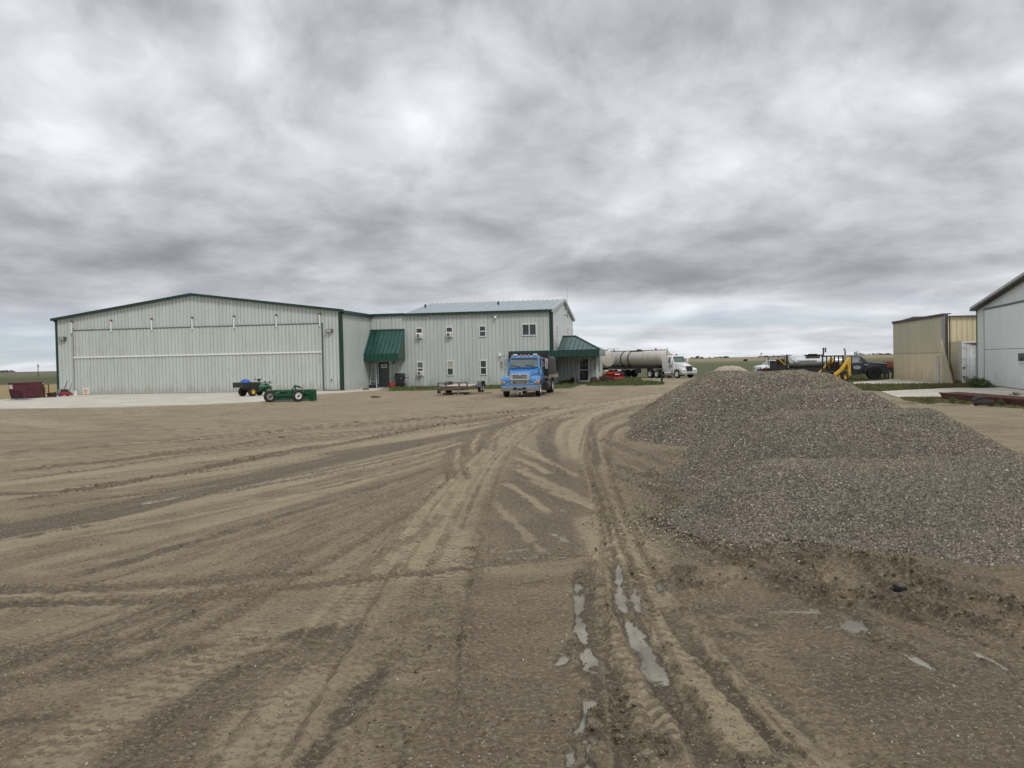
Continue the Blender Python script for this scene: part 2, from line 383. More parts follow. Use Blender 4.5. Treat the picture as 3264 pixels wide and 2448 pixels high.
for pts,w_,d_ in [([(0,1022),(130,1005),(250,995),(380,975),(500,962),(650,938)],.24,.07),
                  ([(0,1040),(200,1015),(400,985),(560,968)],.20,.04),
                  ([(100,1070),(150,1062),(275,1042),(420,1020),(450,1010),(600,982),(690,965)],.30,.10),
                  ([(760,955),(800,947),(880,932),(950,920),(1030,912),(1106,897)],.34,.10),
                  ([(0,1085),(60,1078),(130,1068)],.3,.06),
                  ([(880,905),(980,902),(1100,890),(1200,880)],.4,.08),
                  ([(1000,925),(1100,905),(1190,893)],.35,.06),
                  ([(980,880),(1100,877),(1190,872)],.35,.05),
                  ([(1290,900),(1420,878),(1480,870)],.4,.07),([(1170,912),(1230,893),(1290,880)],.3,.06),
                  ([(380,1005),(520,990),(700,960)],.2,.04)]:
    T('ridge',pts,w_,.9,d_)
for pts,w_ in [([(490,1062),(560,1045),(640,1028),(760,1010)],.07),([(300,1090),(430,1063)],.08),([(110,1135),(160,1126)],.10),([(145,1145),(190,1137)],.09),
               ([(640,1037),(800,1010),(880,1000)],.08),([(700,1010),(830,985)],.06),([(60,1160),(80,1155)],.12)]:
    T('pud',pts,w_,1.3)
for pts in [[(330,950),(400,955),(470,962)],[(220,925),(330,917)],[(600,945),(700,950),(800,948)],[(0,985),(100,965),(200,950)],[(430,900),(600,888)]]:
    T('wet',pts,.5,.45)
T('dry',[(0,905),(80,915),(200,925)],1.6,.5); T('dry',[(350,940),(560,930),(900,895)],1.2,.35)

def family(ga,gb,n,seed,wmin=.05,wmax=.2,kinds=(('wet',.5),('dry',.35),('ridge',.15)),amp=.55,dep=.012,tmin=0.,tmax=1.):
    r=random.Random(seed); A_=gp(ga,6); B_=gp(gb,6)
    def samp(P,t):
        i=t*(len(P)-1); k=min(int(i),len(P)-2); f=i-k; return (P[k][0]*(1-f)+P[k+1][0]*f,P[k][1]*(1-f)+P[k+1][1]*f)
    for j in range(n):
        t=r.uniform(tmin,tmax); dt=r.uniform(-.06,.06); a=r.uniform(-.1,.6); b=a+r.uniform(.25,.9); a=max(0,a); b=min(1,b)
        if b-a<.12: continue
        P=[]
        for k in range(15):
            u=a+(b-a)*k/14; p=samp(A_,u); q=samp(B_,u); tt=t+dt*math.sin(u*3+j); P.append((p[0]*(1-tt)+q[0]*tt,p[1]*(1-tt)+q[1]*tt))
        c=r.random(); kd=kinds[0][0]; s=0
        for nm,pr in kinds:
            s+=pr
            if c<s: kd=nm; break
        w=r.uniform(wmin,wmax)
        if kd=='ridge': track('ridge',None,w*.7+.05,r.uniform(.6,.95),r.uniform(.01,.03),poly=P)
        else: track(kd,None,w,amp*r.uniform(.5,1.3),dep*r.uniform(0,1),poly=P,soft=.6,jit=.08)
family([(-150,985),(300,960),(700,925),(1100,885),(1500,850)],[(-150,1240),(400,1130),(900,1010),(1120,930),(1300,885)],60,1,.05,.22)
family([(-150,930),(300,925),(700,905),(1100,880)],[(-150,1010),(300,975),(700,930),(1150,890)],22,2,.15,.5,amp=.4)
family([(380,1720),(760,1250),(960,1040),(1120,920),(1300,870)],[(1010,1720),(1060,1150),(1120,960),(1220,895),(1330,868)],40,3,.04,.14,amp=.5)
family([(1240,1720),(1255,1300),(1275,1100),(1255,960),(1310,890),(1480,850)],[(1980,1720),(1600,1400),(1400,1190),(1330,1020),(1340,930),(1560,862)],40,4,.04,.14,amp=.5,dep=.015)
family([(-100,1270),(500,1130),(950,1000),(1050,950)],[(-100,1700),(500,1350),(900,1100),(1020,990)],46,5,.06,.3,kinds=(('wet',.6),('dry',.36),('ridge',.04)),amp=.4)
family([(1310,960),(1450,1035),(1700,1150),(2212,1260)],[(1400,1190),(1650,1300),(1950,1420),(2300,1560)],46,6,.05,.16,kinds=(('wet',.35),('dry',.30),('ridge',.35)),amp=.7,dep=.02)
family([(1120,960),(1250,1010),(1340,1060)],[(1060,1080),(1160,1150),(1300,1210)],24,7,.04,.12,amp=.7)
# pair of fan-shaped tracks right of centre, and the ones swinging to the left foreground
T('dry',[(560,1760),(640,1580),(760,1400),(870,1250),(960,1120),(1010,1030),(1075,965),(1140,915),(1260,880),(1450,850)],1.0,1.3,.012,.8)
T('dry',[(760,1659),(860,1450),(950,1260),(1020,1120),(1085,1010),(1110,930)],.6,.7,.008,.8)
T('dry',[(1180,1200),(1100,1120),(1050,1060),(1005,1020),(985,1000)],.7,.7,.004)
T('dry',[(1500,852),(1380,872),(1300,890),(1262,925),(1260,985),(1285,1070),(1330,1170),(1375,1240)],.66,1.25,.01,.7)
T('dry',[(1560,850),(1400,885),(1330,905),(1300,950),(1320,1040),(1360,1120),(1400,1200)],.4,.6,.01,.5)
T('wet',[(1450,862),(1350,885),(1285,910),(1280,960),(1290,1010)],.22,.75,.01)
T('wet',[(1530,868),(1400,900),(1325,930),(1315,980),(1330,1030)],.2,.6,.01)
T('wet',[(1260,900),(1200,910),(1180,945),(1195,985),(1215,1030),(1235,1060)],.55,.75,.012)
T('dry',[(1285,885),(1222,918),(1207,950),(1225,995),(1260,1060),(1310,1150)],.22,.6,.006)
T('ridge',[(1185,925),(1180,965),(1200,1000),(1225,1040)],.16,.9,.05)
# dark fan between them with pale scuffs
Pz=gq([(1640,1425),(1900,1480),(2100,1800),(1960,1790),(1600,1780),(1490,1640),(1610,1500)])
s_=1-sstep(-.5,.5,sd_poly(X,Y,Pz)); wet=np.maximum(wet,s_*.62*(.6+.8*med)); dry*=(1-.45*s_)
for a,b,w_ in [((1100,955),(1190,1000),.16),((1105,985),(1190,1025),.2),((1110,1010),(1320,1110),.22),((1125,975),(1260,1035),.14),((1140,1035),(1330,1125),.14),((1090,1042),(1190,1110),.16),((1060,1080),(1180,1200),.14),((1180,1060),(1350,1130),.12)]:
    T('dry',[a,((a[0]+b[0])/2,(a[1]+b[1])/2-3),b],w_,.85,.004)
for a,b,w_ in [((1200,1097),(1230,1108),.05),((1110,1000),(1150,1018),.05)]:
    T('pud',[a,b],w_,1.4)
for pts in [[(995,965),(985,1000),(1000,1040)],[(1040,935),(1022,960),(1028,985)],[(1085,925),(1065,950),(1060,975)]]:
    T('wet',[(x-8,y) for x,y in pts],.5,.7,.01); T('dry',pts,.12,.9,.0)
# mud on the right, pushed into ridges below the gravel heaps
Pz=gq([(1930,1400),(2200,1440),(2400,1700),(3400,1800),(4400,1900),(4400,2700),(2700,2700),(2330,2240),(2060,1850),(1960,1600)])
s_=1-sstep(-.5,.35,sd_poly(X,Y,Pz)+(med-.5)*.9); wet=np.maximum(wet,s_*(.40+.55*(med-.35))); dry*=(1-.75*s_); H+=s_*(clod-.5)*.05+s_*(fbm(X*4,Y*4,3,66)-.5)*.035
ST=[([(1910,1401),(2030,1445),(2154,1490)],.3,.05),([(1939,1482),(2060,1520),(2183,1555)],.3,.07),([(1951,1515),(2060,1550),(2167,1576)],.25,.05),
    ([(2012,1629),(2110,1670),(2200,1710),(2300,1760),(2389,1805),(2500,1850),(2600,1915),(2660,1950)],.24,.10),
    ([(2574,1753),(2600,1800),(2630,1850),(2694,1947)],.22,.09),([(2690,1860),(2800,1920),(2890,1965),(2968,2000)],.16,.07),
    ([(2716,1768),(2790,1830),(2889,1905),(3020,1955),(3152,1995),(3264,2030)],.24,.10),([(2863,1795),(2950,1860),(3021,1900),(3205,1926),(3264,1990)],.28,.12),
    ([(2180,1800),(2200,1870),(2250,1905)],.2,.08),([(2240,1900),(2290,1860),(2340,1820)],.2,.08),([(2420,1855),(2470,1885)],.3,.08),
    ([(2330,1755),(2430,1790),(2520,1830)],.2,.06),([(2800,1790),(2870,1850),(2960,1930)],.12,.04),([(2130,1580),(2170,1620)],.3,.05)]
for pts,w_,d_ in ST: T('ridge',None or [(x/S,y/S) for x,y in pts],w_*1.05,1.,d_*1.1)
for pts,w_ in [([(2260,1890),(2330,1800)],.3),([(2620,1800),(2740,1930)],.3),([(2760,1790),(2900,1890),(3100,1960)],.2)]:
    T('dry',[(x/S,y/S) for x,y in pts],w_,.45,.01)
# near foreground, wheel tracks running out of the bottom edge
T('dry',[(1290,1110),(1330,1170),(1365,1225)],.8,1.0,.004,.6)
T('dry',[(1320,1150),(1350,1230),(1390,1320),(1450,1430),(1530,1540),(1640,1700)],.42,.9,.02,1.)
T('dry',[(1380,1210),(1410,1270),(1480,1370),(1580,1480),(1760,1640),(1850,1720)],.38,.85,.015,1.)
T('dry',[(1290,1240),(1300,1330),(1350,1450),(1420,1580),(1470,1700)],.30,.9,.012,1.)
T('dry',[(1520,1300),(1620,1420),(1760,1560),(1880,1680)],.5,.4,.01,.6)
T('wet',[(1262,1225),(1265,1300),(1278,1380),(1300,1470),(1330,1560),(1370,1700)],.2,.9,.03)
T('wet',[(1338,1215),(1345,1290),(1375,1370),(1425,1460),(1490,1560),(1570,1690)],.20,.9,.035)
T('wet',[(1435,1300),(1500,1400),(1600,1520),(1720,1659)],.12,.8,.025)
T('ridge',[(1385,1560),(1480,1680)],.1,.8,.04)
T('ridge',[(1262,1500),(1300,1570),(1340,1640)],.14,.9,.05)
Pz=gq([(1180,1860),(1850,1830),(1900,2100),(1960,2500),(900,2500),(1000,2150)])
s_=1-sstep(-.4,.4,sd_poly(X,Y,Pz)+(med-.5)*.6); wet=np.maximum(wet,s_*(.30+.5*(streak-.35)+.3*(med-.4)))
for y0,y1,x0,x1,a in [(1300,1255,870,1240,.75),(1345,1290,850,1240,.6),(1405,1335,820,1240,.75),(1465,1400,760,1240,.6),(1530,1460,830,1240,.8),(1590,1520,860,1200,.6),(1650,1600,900,1250,.7)]:
    T('wet',[(x0,y0),((x0+x1)/2,(y0+y1)/2-4),(x1,y1)],.15,a*.8,.008,soft=.7,jit=.2)
for pts,w_ in [([(1248,1255),(1246,1310),(1250,1370)],.035),([(1262,1235),(1258,1290),(1256,1350),(1262,1400)],.03),([(1252,1392),(1265,1440),(1290,1470)],.10),([(1262,1385),(1275,1415),(1290,1450)],.05),
               ([(1336,1215),(1340,1280),(1350,1325)],.055),([(1350,1325),(1375,1375),(1405,1430),(1435,1480)],.095),([(1368,1268),(1374,1300),(1385,1330)],.025),
               ([(1275,1500),(1262,1550),(1250,1590)],.04),([(1240,1600),(1232,1640),(1225,1670)],.03),([(1275,1590),(1268,1640),(1262,1680)],.07),([(1225,1400),(1205,1440)],.07),
               ([(1060,1185),(1080,1192),(1190,1180)],.03),([(1430,1255),(1428,1290)],.03),([(1190,1150),(1290,1205)],.02),([(1010,1225),(1100,1208),(1250,1198)],.03),([(1120,1262),(1190,1252)],.03)]:
    T('pud',pts,w_*1.35 if w_<.06 else w_,1.5)
for pts,w_ in [([(1500,1316),(1570,1312)],.14),([(1635,1322),(1780,1318)],.07),([(1620,1340),(1650,1352)],.14),([(1530,1332),(1560,1338)],.05),([(1800,1332),(1870,1372)],.20),
               ([(1770,1310),(1800,1318)],.06),([(1950,1400),(2020,1447)],.07),([(1540,1370),(1620,1375)],.10),([(1890,1428),(1950,1450)],.16),([(1830,1470),(1900,1495)],.17),([(1940,1470),(1965,1488)],.13),([(2090,1400),(2150,1430),(2212,1470)],.05),
               ([(2010,1355),(2060,1370)],.05),([(1510,1430),(1560,1440)],.05),([(1610,1645),(1700,1655)],.07)]:
    T('pud',pts,w_*1.15,2.3)
# tracks in the left foreground
T('wet',[(-200,1290),(0,1277),(150,1272),(330,1265),(560,1245),(730,1238)],.30,.75,.02); T('wet',[(-200,1312),(0,1307),(330,1297),(560,1278),(760,1255),(1000,1228),(1290,1195)],.26,.85,.025)
T('dry',[(-100,1296),(0,1292),(300,1282),(600,1258)],.10,.6)
T('ridge',[(90,1310),(180,1306)],.12,1.,.05); T('ridge',[(700,1252),(770,1242)],.16,1.,.06); T('ridge',[(520,1298),(580,1292)],.08,1.,.04)
T('ridge',[(0,1365),(50,1345),(100,1325)],.10,.9,.04); T('ridge',[(90,1470),(150,1455)],.20,1.,.06); T('ridge',[(640,1400),(680,1405)],.18,1.,.06)
for pts,w_ in [([(-100,1420),(0,1408),(200,1395),(420,1365)],.28),([(-100,1480),(100,1465),(350,1415),(560,1385),(800,1350)],.28),([(400,1440),(600,1410),(800,1390)],.18),
               ([(-100,1580),(60,1560),(260,1540)],.18)]:
    T('wet',pts,w_,.65,.01,soft=.6,jit=.25)
T('wet',[(250,1720),(380,1590),(520,1480),(700,1395),(830,1340)],.55,.62,.015,soft=.6,jit=.25)
T('dry',[(40,1720),(180,1580),(330,1490),(480,1410),(620,1340)],.45,.75,.012,.9)
T('wet',[(600,1720),(700,1600),(760,1520),(850,1420)],.16,.65,.02,soft=.6)
T('wet',[(0,1215),(120,1190),(250,1160)],.3,.35); T('wet',[(0,1140),(200,1105)],.3,.3)
for pts in [[(970,1110),(830,1200)],[(900,1100),(760,1180)],[(560,1130),(420,1165)],[(870,1165),(740,1265)],[(720,1130),(560,1195)],[(1000,990),(900,1040)],[(830,1065),(760,1100)],[(500,1180),(330,1230)]]:
    T('wet',pts,.22,.45,.006,soft=.6,jit=.25)
T('ridge',[(960,1192),(1080,1178)],.12,.7,.03); T('ridge',[(1130,1180),(1200,1160)],.14,.8,.03)


family([(1240,1720),(1255,1300),(1275,1100),(1255,960),(1310,890),(1480,850)],[(1980,1720),(1600,1400),(1400,1190),(1330,1020),(1340,930),(1560,862)],26,14,.03,.09,amp=.5,dep=.012,kinds=(('wet',.65),('dry',.35)))
family([(380,1720),(760,1250),(960,1040),(1120,920),(1300,870)],[(1010,1720),(1060,1150),(1120,960),(1220,895),(1330,868)],22,13,.03,.08,amp=.4,kinds=(('wet',.7),('dry',.3)))
# ground kinds
gk=np.zeros(X.shape)   # grass 0..1
gr_n=(fbm(X*.35,Y*.35,4,8)-.5)
far=sstep(90,96,Y+gr_n*4); gk=np.maximum(gk,far)
# behind the left corner: stubble
left=1-sstep(-.8,.8,sd_poly(X,Y,[(-90,45)]+gq([(0,1288),(60,1280),(190,1262)])+[(-37,76),(-38,90),(-60,400),(-900,400)])+gr_n*1.5); gk=np.maximum(gk,left)
LAWN=[gq([(1240,1247),(1400,1243),(1600,1240),(1760,1240),(1820,1238),(1852,1226),(1835,1218),(1700,1218),(1400,1222),(1242,1232)]),
      gq([(1870,1230),(2035,1229),(2052,1218),(2040,1208),(1960,1205),(1870,1214)]),
      gq([(2022,1230),(2115,1226),(2118,1220),(2060,1216)]),
      gq([(2570,1260),(2700,1243),(2816,1247),(3000,1238),(3120,1236),(3150,1222),(3900,1200),(3900,1160),(2400,1176),(2300,1225)])]
for P_ in LAWN:
    gk=np.maximum(gk,1-sstep(-.35,.35,sd_poly(X,Y,P_)+gr_n*.9))
weedy=1-sstep(-.8,.8,sd_poly(X,Y,gq([(2860,1268),(3264,1268),(4200,1300),(4200,1340),(3264,1296),(2960,1294),(2840,1280)]))+gr_n*3.)
weed=weedy*sstep(.45,.65,fbm(X*1.1,Y*1.1,4,19))*.75
gk=np.maximum(gk,weed)
stub=(1-sstep(126,142,Y+gr_n*12))*(1-sstep(-34,-31,X)); stub=np.maximum(stub,0)
H*= (1-gk); H+=gk*.03*(fine)*(1-far)
H*= np.clip(1.2-rng/160,.0,1)*.5; H[Y>100]=0
# keep the sheet below slabs and buildings
SLABS=[gq([(-700,1316),(0,1304),(348,1299),(600,1291),(821,1282),(1011,1257),(1201,1245),(1225,1236),(1090,1228),(600,1230),(185,1250),(0,1275),(-700,1300)]),
       gq([(2718,1219),(2848,1209),(3016,1221),(2971,1225.5),(2730,1225.5)]),
       gq([(2811,1248),(3000,1239),(3116,1236),(3300,1236),(3900,1290),(3264,1269),(3001,1266),(2860,1268)])]
for P_ in SLABS:
    H-= (1-sstep(-.1,.5,sd_poly(X,Y,P_)))*.05
# pads for wheels: flatten where things stand (far from the camera) 
H[Y>45]*=.5
gm,nt,b=newmat('ground')
geo=N(nt,'NewGeometry'); P=geo.outputs['Position']; sx=N(nt,'SeparateXYZ'); nt.links.new(P,sx.inputs[0])
def attr(n): a=N(nt,'Attribute'); a.attribute_name=n; return a.outputs['Fac']
aD,aW,aP,aT,aU,aV,aG,aS=[attr(k) for k in ('dry','wet','pud','trd','tu','tv','gk','stub')]
fn=noise(nt,P,14,6,.65); f2=noise(nt,P,90,4,.7); f3=noise(nt,P,2.2,5,.6)
vor=N(nt,'TexVoronoi'); vor.inputs['Scale'].default_value=55; nt.links.new(P,vor.inputs['Vector'])
vor2=N(nt,'TexVoronoi'); vor2.inputs['Scale'].default_value=18; nt.links.new(P,vor2.inputs['Vector'])
mid=mixc(nt,maprange(nt,f3,.35,.65),(.246,.196,.124),(.296,.240,.154))
# tread: broken cross bars following the track direction
cu=N(nt,'CombineXYZ'); nt.links.new(aU,cu.inputs[0]); nt.links.new(aV,cu.inputs[1])
tw=noise(nt,P,6,3); uu=math_(nt,'ADD',math_(nt,'MULTIPLY',aU,1.),math_(nt,'MULTIPLY',tw,.10))
bar=math_(nt,'SINE',math_(nt,'ADD',math_(nt,'MULTIPLY',uu,48.),math_(nt,'MULTIPLY',math_(nt,'ABSOLUTE',math_(nt,'SINE',math_(nt,'MULTIPLY',aV,26.))),2.2)))
bar=math_(nt,'MULTIPLY',maprange(nt,bar,-.3,.6),maprange(nt,noise(nt,P,3.,4),.35,.6)); barf=math_(nt,'MULTIPLY',bar,aT)
spk=noise(nt,P,26,9,.78); spl=noise(nt,mapping(nt,P,(5,9,9)),1.,7,.75)
drn=math_(nt,'MULTIPLY',aD,maprange(nt,math_(nt,'ADD',math_(nt,'MULTIPLY',spl,.7),math_(nt,'MULTIPLY',spk,.65)),.56,.74,.15,1.35))
drn=math_(nt,'SUBTRACT',drn,math_(nt,'MULTIPLY',barf,.95),clamp=True)
c1=mixc(nt,drn,mid,(.43,.362,.228))
wn=math_(nt,'ADD',math_(nt,'MULTIPLY',aW,1.12),math_(nt,'MULTIPLY',math_(nt,'SUBTRACT',math_(nt,'ADD',math_(nt,'MULTIPLY',spl,.5),math_(nt,'MULTIPLY',spk,.5)),.47),math_(nt,'ADD',1.3,math_(nt,'MULTIPLY',aW,2.4))),clamp=True)
c2=mixc(nt,wn,c1,(.115,.088,.052))
c2=mixc(nt,math_(nt,'MULTIPLY',barf,.38),c2,(.13,.102,.062))
c2=mixc(nt,math_(nt,'MULTIPLY',maprange(nt,spk,.515,.60),.62),c2,(.092,.071,.044))
c2=mixc(nt,math_(nt,'MULTIPLY',maprange(nt,spk,.475,.39),.60),c2,(.42,.36,.245))
fs=noise(nt,mapping(nt,P,(4.,2.2,1)),1.,7,.82); fw_=maprange(nt,sx.outputs[1],14,40)
c2=mixc(nt,math_(nt,'MULTIPLY',math_(nt,'MULTIPLY',maprange(nt,fs,.53,.62),.55),fw_),c2,(.13,.10,.066))
c2=mixc(nt,math_(nt,'MULTIPLY',math_(nt,'MULTIPLY',maprange(nt,fs,.46,.38),.55),fw_),c2,(.40,.34,.24))
pb=math_(nt,'MULTIPLY',maprange(nt,vor.outputs['Distance'],.30,.18),maprange(nt,noise(nt,P,30,2),.56,.66))
c3=mixc(nt,math_(nt,'MULTIPLY',pb,.75),c2,mixc(nt,.5,vor.outputs['Color'],(.34,.30,.24)))
pb2=math_(nt,'MULTIPLY',maprange(nt,vor2.outputs['Distance'],.22,.12),maprange(nt,noise(nt,P,9,2),.60,.68))
c3=mixc(nt,math_(nt,'MULTIPLY',pb2,.6),c3,(.36,.32,.25))
c3=mixc(nt,aP,c3,mixc(nt,maprange(nt,noise(nt,P,1.3,3),.4,.6),(.165,.152,.122),(.26,.24,.19)))
# vegetation bands by distance from the yard
wy=math_(nt,'ADD',sx.outputs[1],math_(nt,'MULTIPLY',math_(nt,'SUBTRACT',noise(nt,mapping(nt,P,(.004,.02,1)),1.,4),.5),90.))
lg=math_(nt,'LOGARITHM',math_(nt,'MAXIMUM',wy,30.),10.)
gr=N(nt,'ValToRGB'); c_=gr.color_ramp; c_.interpolation='LINEAR'
for e in list(c_.elements)[1:]: c_.elements.remove(e)
for i,(l_,cc) in enumerate([(1.5,(.10,.115,.048)),(2.3,(.105,.120,.052)),(2.49,(.11,.125,.055)),(2.51,(.20,.19,.12)),(2.54,(.20,.19,.12)),(2.56,(.12,.125,.065)),(2.62,(.14,.135,.07)),(2.67,(.30,.245,.155)),(3.2,(.31,.26,.17)),(3.6,(.25,.22,.16)),(4.3,(.24,.23,.20))]):
    e=c_.elements[0] if i==0 else c_.elements.new((l_-1.5)/3.); e.position=(l_-1.5)/3.; e.color=cc+(1,)
nt.links.new(math_(nt,'DIVIDE',math_(nt,'SUBTRACT',lg,1.5),3.,clamp=True),gr.inputs[0])
gl=N(nt,'ValToRGB'); c_=gl.color_ramp
for e in list(c_.elements)[1:]: c_.elements.remove(e)
for i,(l_,cc) in enumerate([(1.5,(.085,.10,.04)),(2.2,(.085,.095,.038)),(2.45,(.09,.10,.042)),(2.5,(.13,.135,.07)),(2.8,(.15,.15,.085)),(2.86,(.20,.19,.12)),(3.0,(.13,.135,.09)),(4.3,(.20,.20,.19))]):
    e=c_.elements[0] if i==0 else c_.elements.new((l_-1.5)/3.); e.position=(l_-1.5)/3.; e.color=cc+(1,)
nt.links.new(math_(nt,'DIVIDE',math_(nt,'SUBTRACT',lg,1.5),3.,clamp=True),gl.inputs[0])
side=maprange(nt,sx.outputs[0],-40,-10)
gcol=mixc(nt,side,gl.outputs[0],gr.outputs[0])
gcol=mixc(nt,aS,gcol,mixc(nt,noise(nt,mapping(nt,P,(.5,1.5,1)),.6,5,.6),(.34,.25,.12),(.42,.33,.18)))
gn=noise(nt,P,1.1,6,.7); gcol=mixc(nt,math_(nt,'MULTIPLY',maprange(nt,gn,.45,.7),math_(nt,'MULTIPLY',maprange(nt,sx.outputs[1],150,90),.6)),gcol,(.17,.14,.075))
gcol=mixc(nt,.35,gcol,mixc(nt,noise(nt,P,5,4,.7),(.02,.03,.01),(.22,.24,.12)),'OVERLAY')
fin=mixc(nt,aG,c3,gcol)
nt.links.new(fin,b.inputs['Base Color'])
rg=math_(nt,'SUBTRACT',.92,math_(nt,'MULTIPLY',wn,.22)); rg=math_(nt,'SUBTRACT',rg,math_(nt,'MULTIPLY',aP,.22),clamp=True)
rg=math_(nt,'ADD',rg,math_(nt,'MULTIPLY',aG,.3),clamp=True)
nt.links.new(rg,b.inputs['Roughness']); b.inputs['Specular IOR Level'].default_value=.35
bp=N(nt,'Bump'); bp.inputs['Strength'].default_value=.9; bp.inputs['Distance'].default_value=.02
hh=math_(nt,'ADD',math_(nt,'MULTIPLY',spk,2.2),math_(nt,'MULTIPLY',spl,1.5)); hh=math_(nt,'SUBTRACT',hh,math_(nt,'MULTIPLY',barf,1.6))
hh=math_(nt,'MULTIPLY',hh,math_(nt,'SUBTRACT',1.,math_(nt,'MULTIPLY',aP,.97))); nt.links.new(hh,bp.inputs['Height']); nt.links.new(bp.outputs[0],b.inputs['Normal'])
go=grid_obj('ground',X,Y,H,gm,dict(dry=dry,wet=np.clip(wet,0,1),pud=pud,trd=trd,tu=tu,tv=tv,gk=gk,stub=stub))
go['kind']='structure'
# the plain behind and beside the camera
pm=M('plain_dirt',(.25,.205,.145),.9,scale=.4,var=.2)
o=MB().add([(-6000,-6000,-.16),(6000,-6000,-.16),(6000,6000,-.16),(-6000,6000,-.16)],[(0,1,2,3)]).build('terrain',pm); o['kind']='structure'
def ground_h(x,y):
    r=np.searchsorted(np.array(depths),y); c=np.searchsorted(cols,x/y*F+1632); return float(H[min(r,H.shape[0]-1),min(max(c,0),H.shape[1]-1)])
# concrete slabs
cm,nt,b=newmat('concrete')
P=N(nt,'NewGeometry').outputs['Position']
c=mixc(nt,maprange(nt,noise(nt,P,.5,6,.6),.3,.7),(.40,.375,.31),(.53,.50,.425))
c=mixc(nt,math_(nt,'MULTIPLY',maprange(nt,noise(nt,mapping(nt,P,(.25,1.3,1),rot=(0,0,.1)),1.,6,.7),.5,.68),.75),c,(.36,.31,.235))
c=mixc(nt,math_(nt,'MULTIPLY',maprange(nt,noise(nt,mapping(nt,P,(.5,2.6,1)),1.3,5,.7),.62,.74),.6),c,(.15,.125,.09))
nt.links.new(c,b.inputs['Base Color']); b.inputs['Roughness'].default_value=.85
for i,P_ in enumerate(SLABS):
    ps=[]
    for (x0,y0),(x1,y1) in zip(P_,P_[1:]+P_[:1]):
        n=max(1,int(math.hypot(x1-x0,y1-y0)/.8))
        for k in range(n): 
            t=k/n; x=x0+(x1-x0)*t; y=y0+(y1-y0)*t; ps.append((x+random.uniform(-.1,.1),y+random.uniform(-.18,.18)))
    mb=MB(); n=len(ps); mb.add([(x,y,.022) for x,y in ps]+[(x,y,-.12) for x,y in ps],[tuple(range(n))]+[(k,k+n,(k+1)%n+n,(k+1)%n) for k in range(n)])
    o=mb.build('concrete_apron',cm); o['kind']='structure'
# ================================================================== stone scattering (real little rocks)
def rock_nodes(name,mat,from_mesh=True,dens='dens',rmin=.6,rmax=1.4,size='size',seed=1,join=True):
    ng=bpy.data.node_groups.new(name,'GeometryNodeTree')
    ng.interface.new_socket('Geometry',in_out='INPUT',socket_type='NodeSocketGeometry'); ng.interface.new_socket('Geometry',in_out='OUTPUT',socket_type='NodeSocketGeometry')
    n=ng.nodes; l=ng.links; gi=n.new('NodeGroupInput'); go_=n.new('NodeGroupOutput')
    ico=n.new('GeometryNodeMeshIcoSphere'); ico.inputs['Radius'].default_value=1; ico.inputs['Subdivisions'].default_value=1
    sp=n.new('GeometryNodeSetPosition'); rv=n.new('FunctionNodeRandomValue'); rv.data_type='FLOAT_VECTOR'; rv.inputs[0].default_value=(-.33,)*3; rv.inputs[1].default_value=(.33,)*3
    l.new(ico.outputs[0],sp.inputs['Geometry']); l.new(rv.outputs[0],sp.inputs['Offset'])
    sm=n.new('GeometryNodeSetMaterial'); sm.inputs['Material'].default_value=mat; l.new(sp.outputs[0],sm.inputs[0])
    if from_mesh:
        dp=n.new('GeometryNodeDistributePointsOnFaces'); l.new(gi.outputs[0],dp.inputs['Mesh']); na=n.new('GeometryNodeInputNamedAttribute'); na.data_type='FLOAT'; na.inputs['Name'].default_value=dens
        l.new(na.outputs['Attribute'],dp.inputs['Density']); dp.inputs['Seed'].default_value=seed; pts=dp.outputs['Points']
    else: pts=gi.outputs[0]
    ip=n.new('GeometryNodeInstanceOnPoints'); l.new(pts,ip.inputs['Points']); l.new(sm.outputs[0],ip.inputs['Instance'])
    rr=n.new('FunctionNodeRandomValue'); rr.data_type='FLOAT_VECTOR'; rr.inputs[0].default_value=(0,0,0); rr.inputs[1].default_value=(6.28,)*3; rr.inputs['Seed'].default_value=3
    l.new(rr.outputs[0],ip.inputs['Rotation'])
    sc=n.new('FunctionNodeRandomValue'); sc.data_type='FLOAT_VECTOR'; sc.inputs[0].default_value=(rmin,rmin,rmin*.55); sc.inputs[1].default_value=(rmax,rmax*.9,rmax*.7); sc.inputs['Seed'].default_value=9
    nb=n.new('GeometryNodeInputNamedAttribute'); nb.data_type='FLOAT'; nb.inputs['Name'].default_value=size
    vm=n.new('ShaderNodeVectorMath'); vm.operation='SCALE'; l.new(sc.outputs[0],vm.inputs[0]); l.new(nb.outputs['Attribute'],vm.inputs['Scale']); l.new(vm.outputs[0],ip.inputs['Scale'])
    if join:
        j=n.new('GeometryNodeJoinGeometry'); l.new(gi.outputs[0],j.inputs[0]); l.new(ip.outputs[0],j.inputs[0]); l.new(j.outputs[0],go_.inputs[0])
    else: l.new(ip.outputs[0],go_.inputs[0])
    return ng
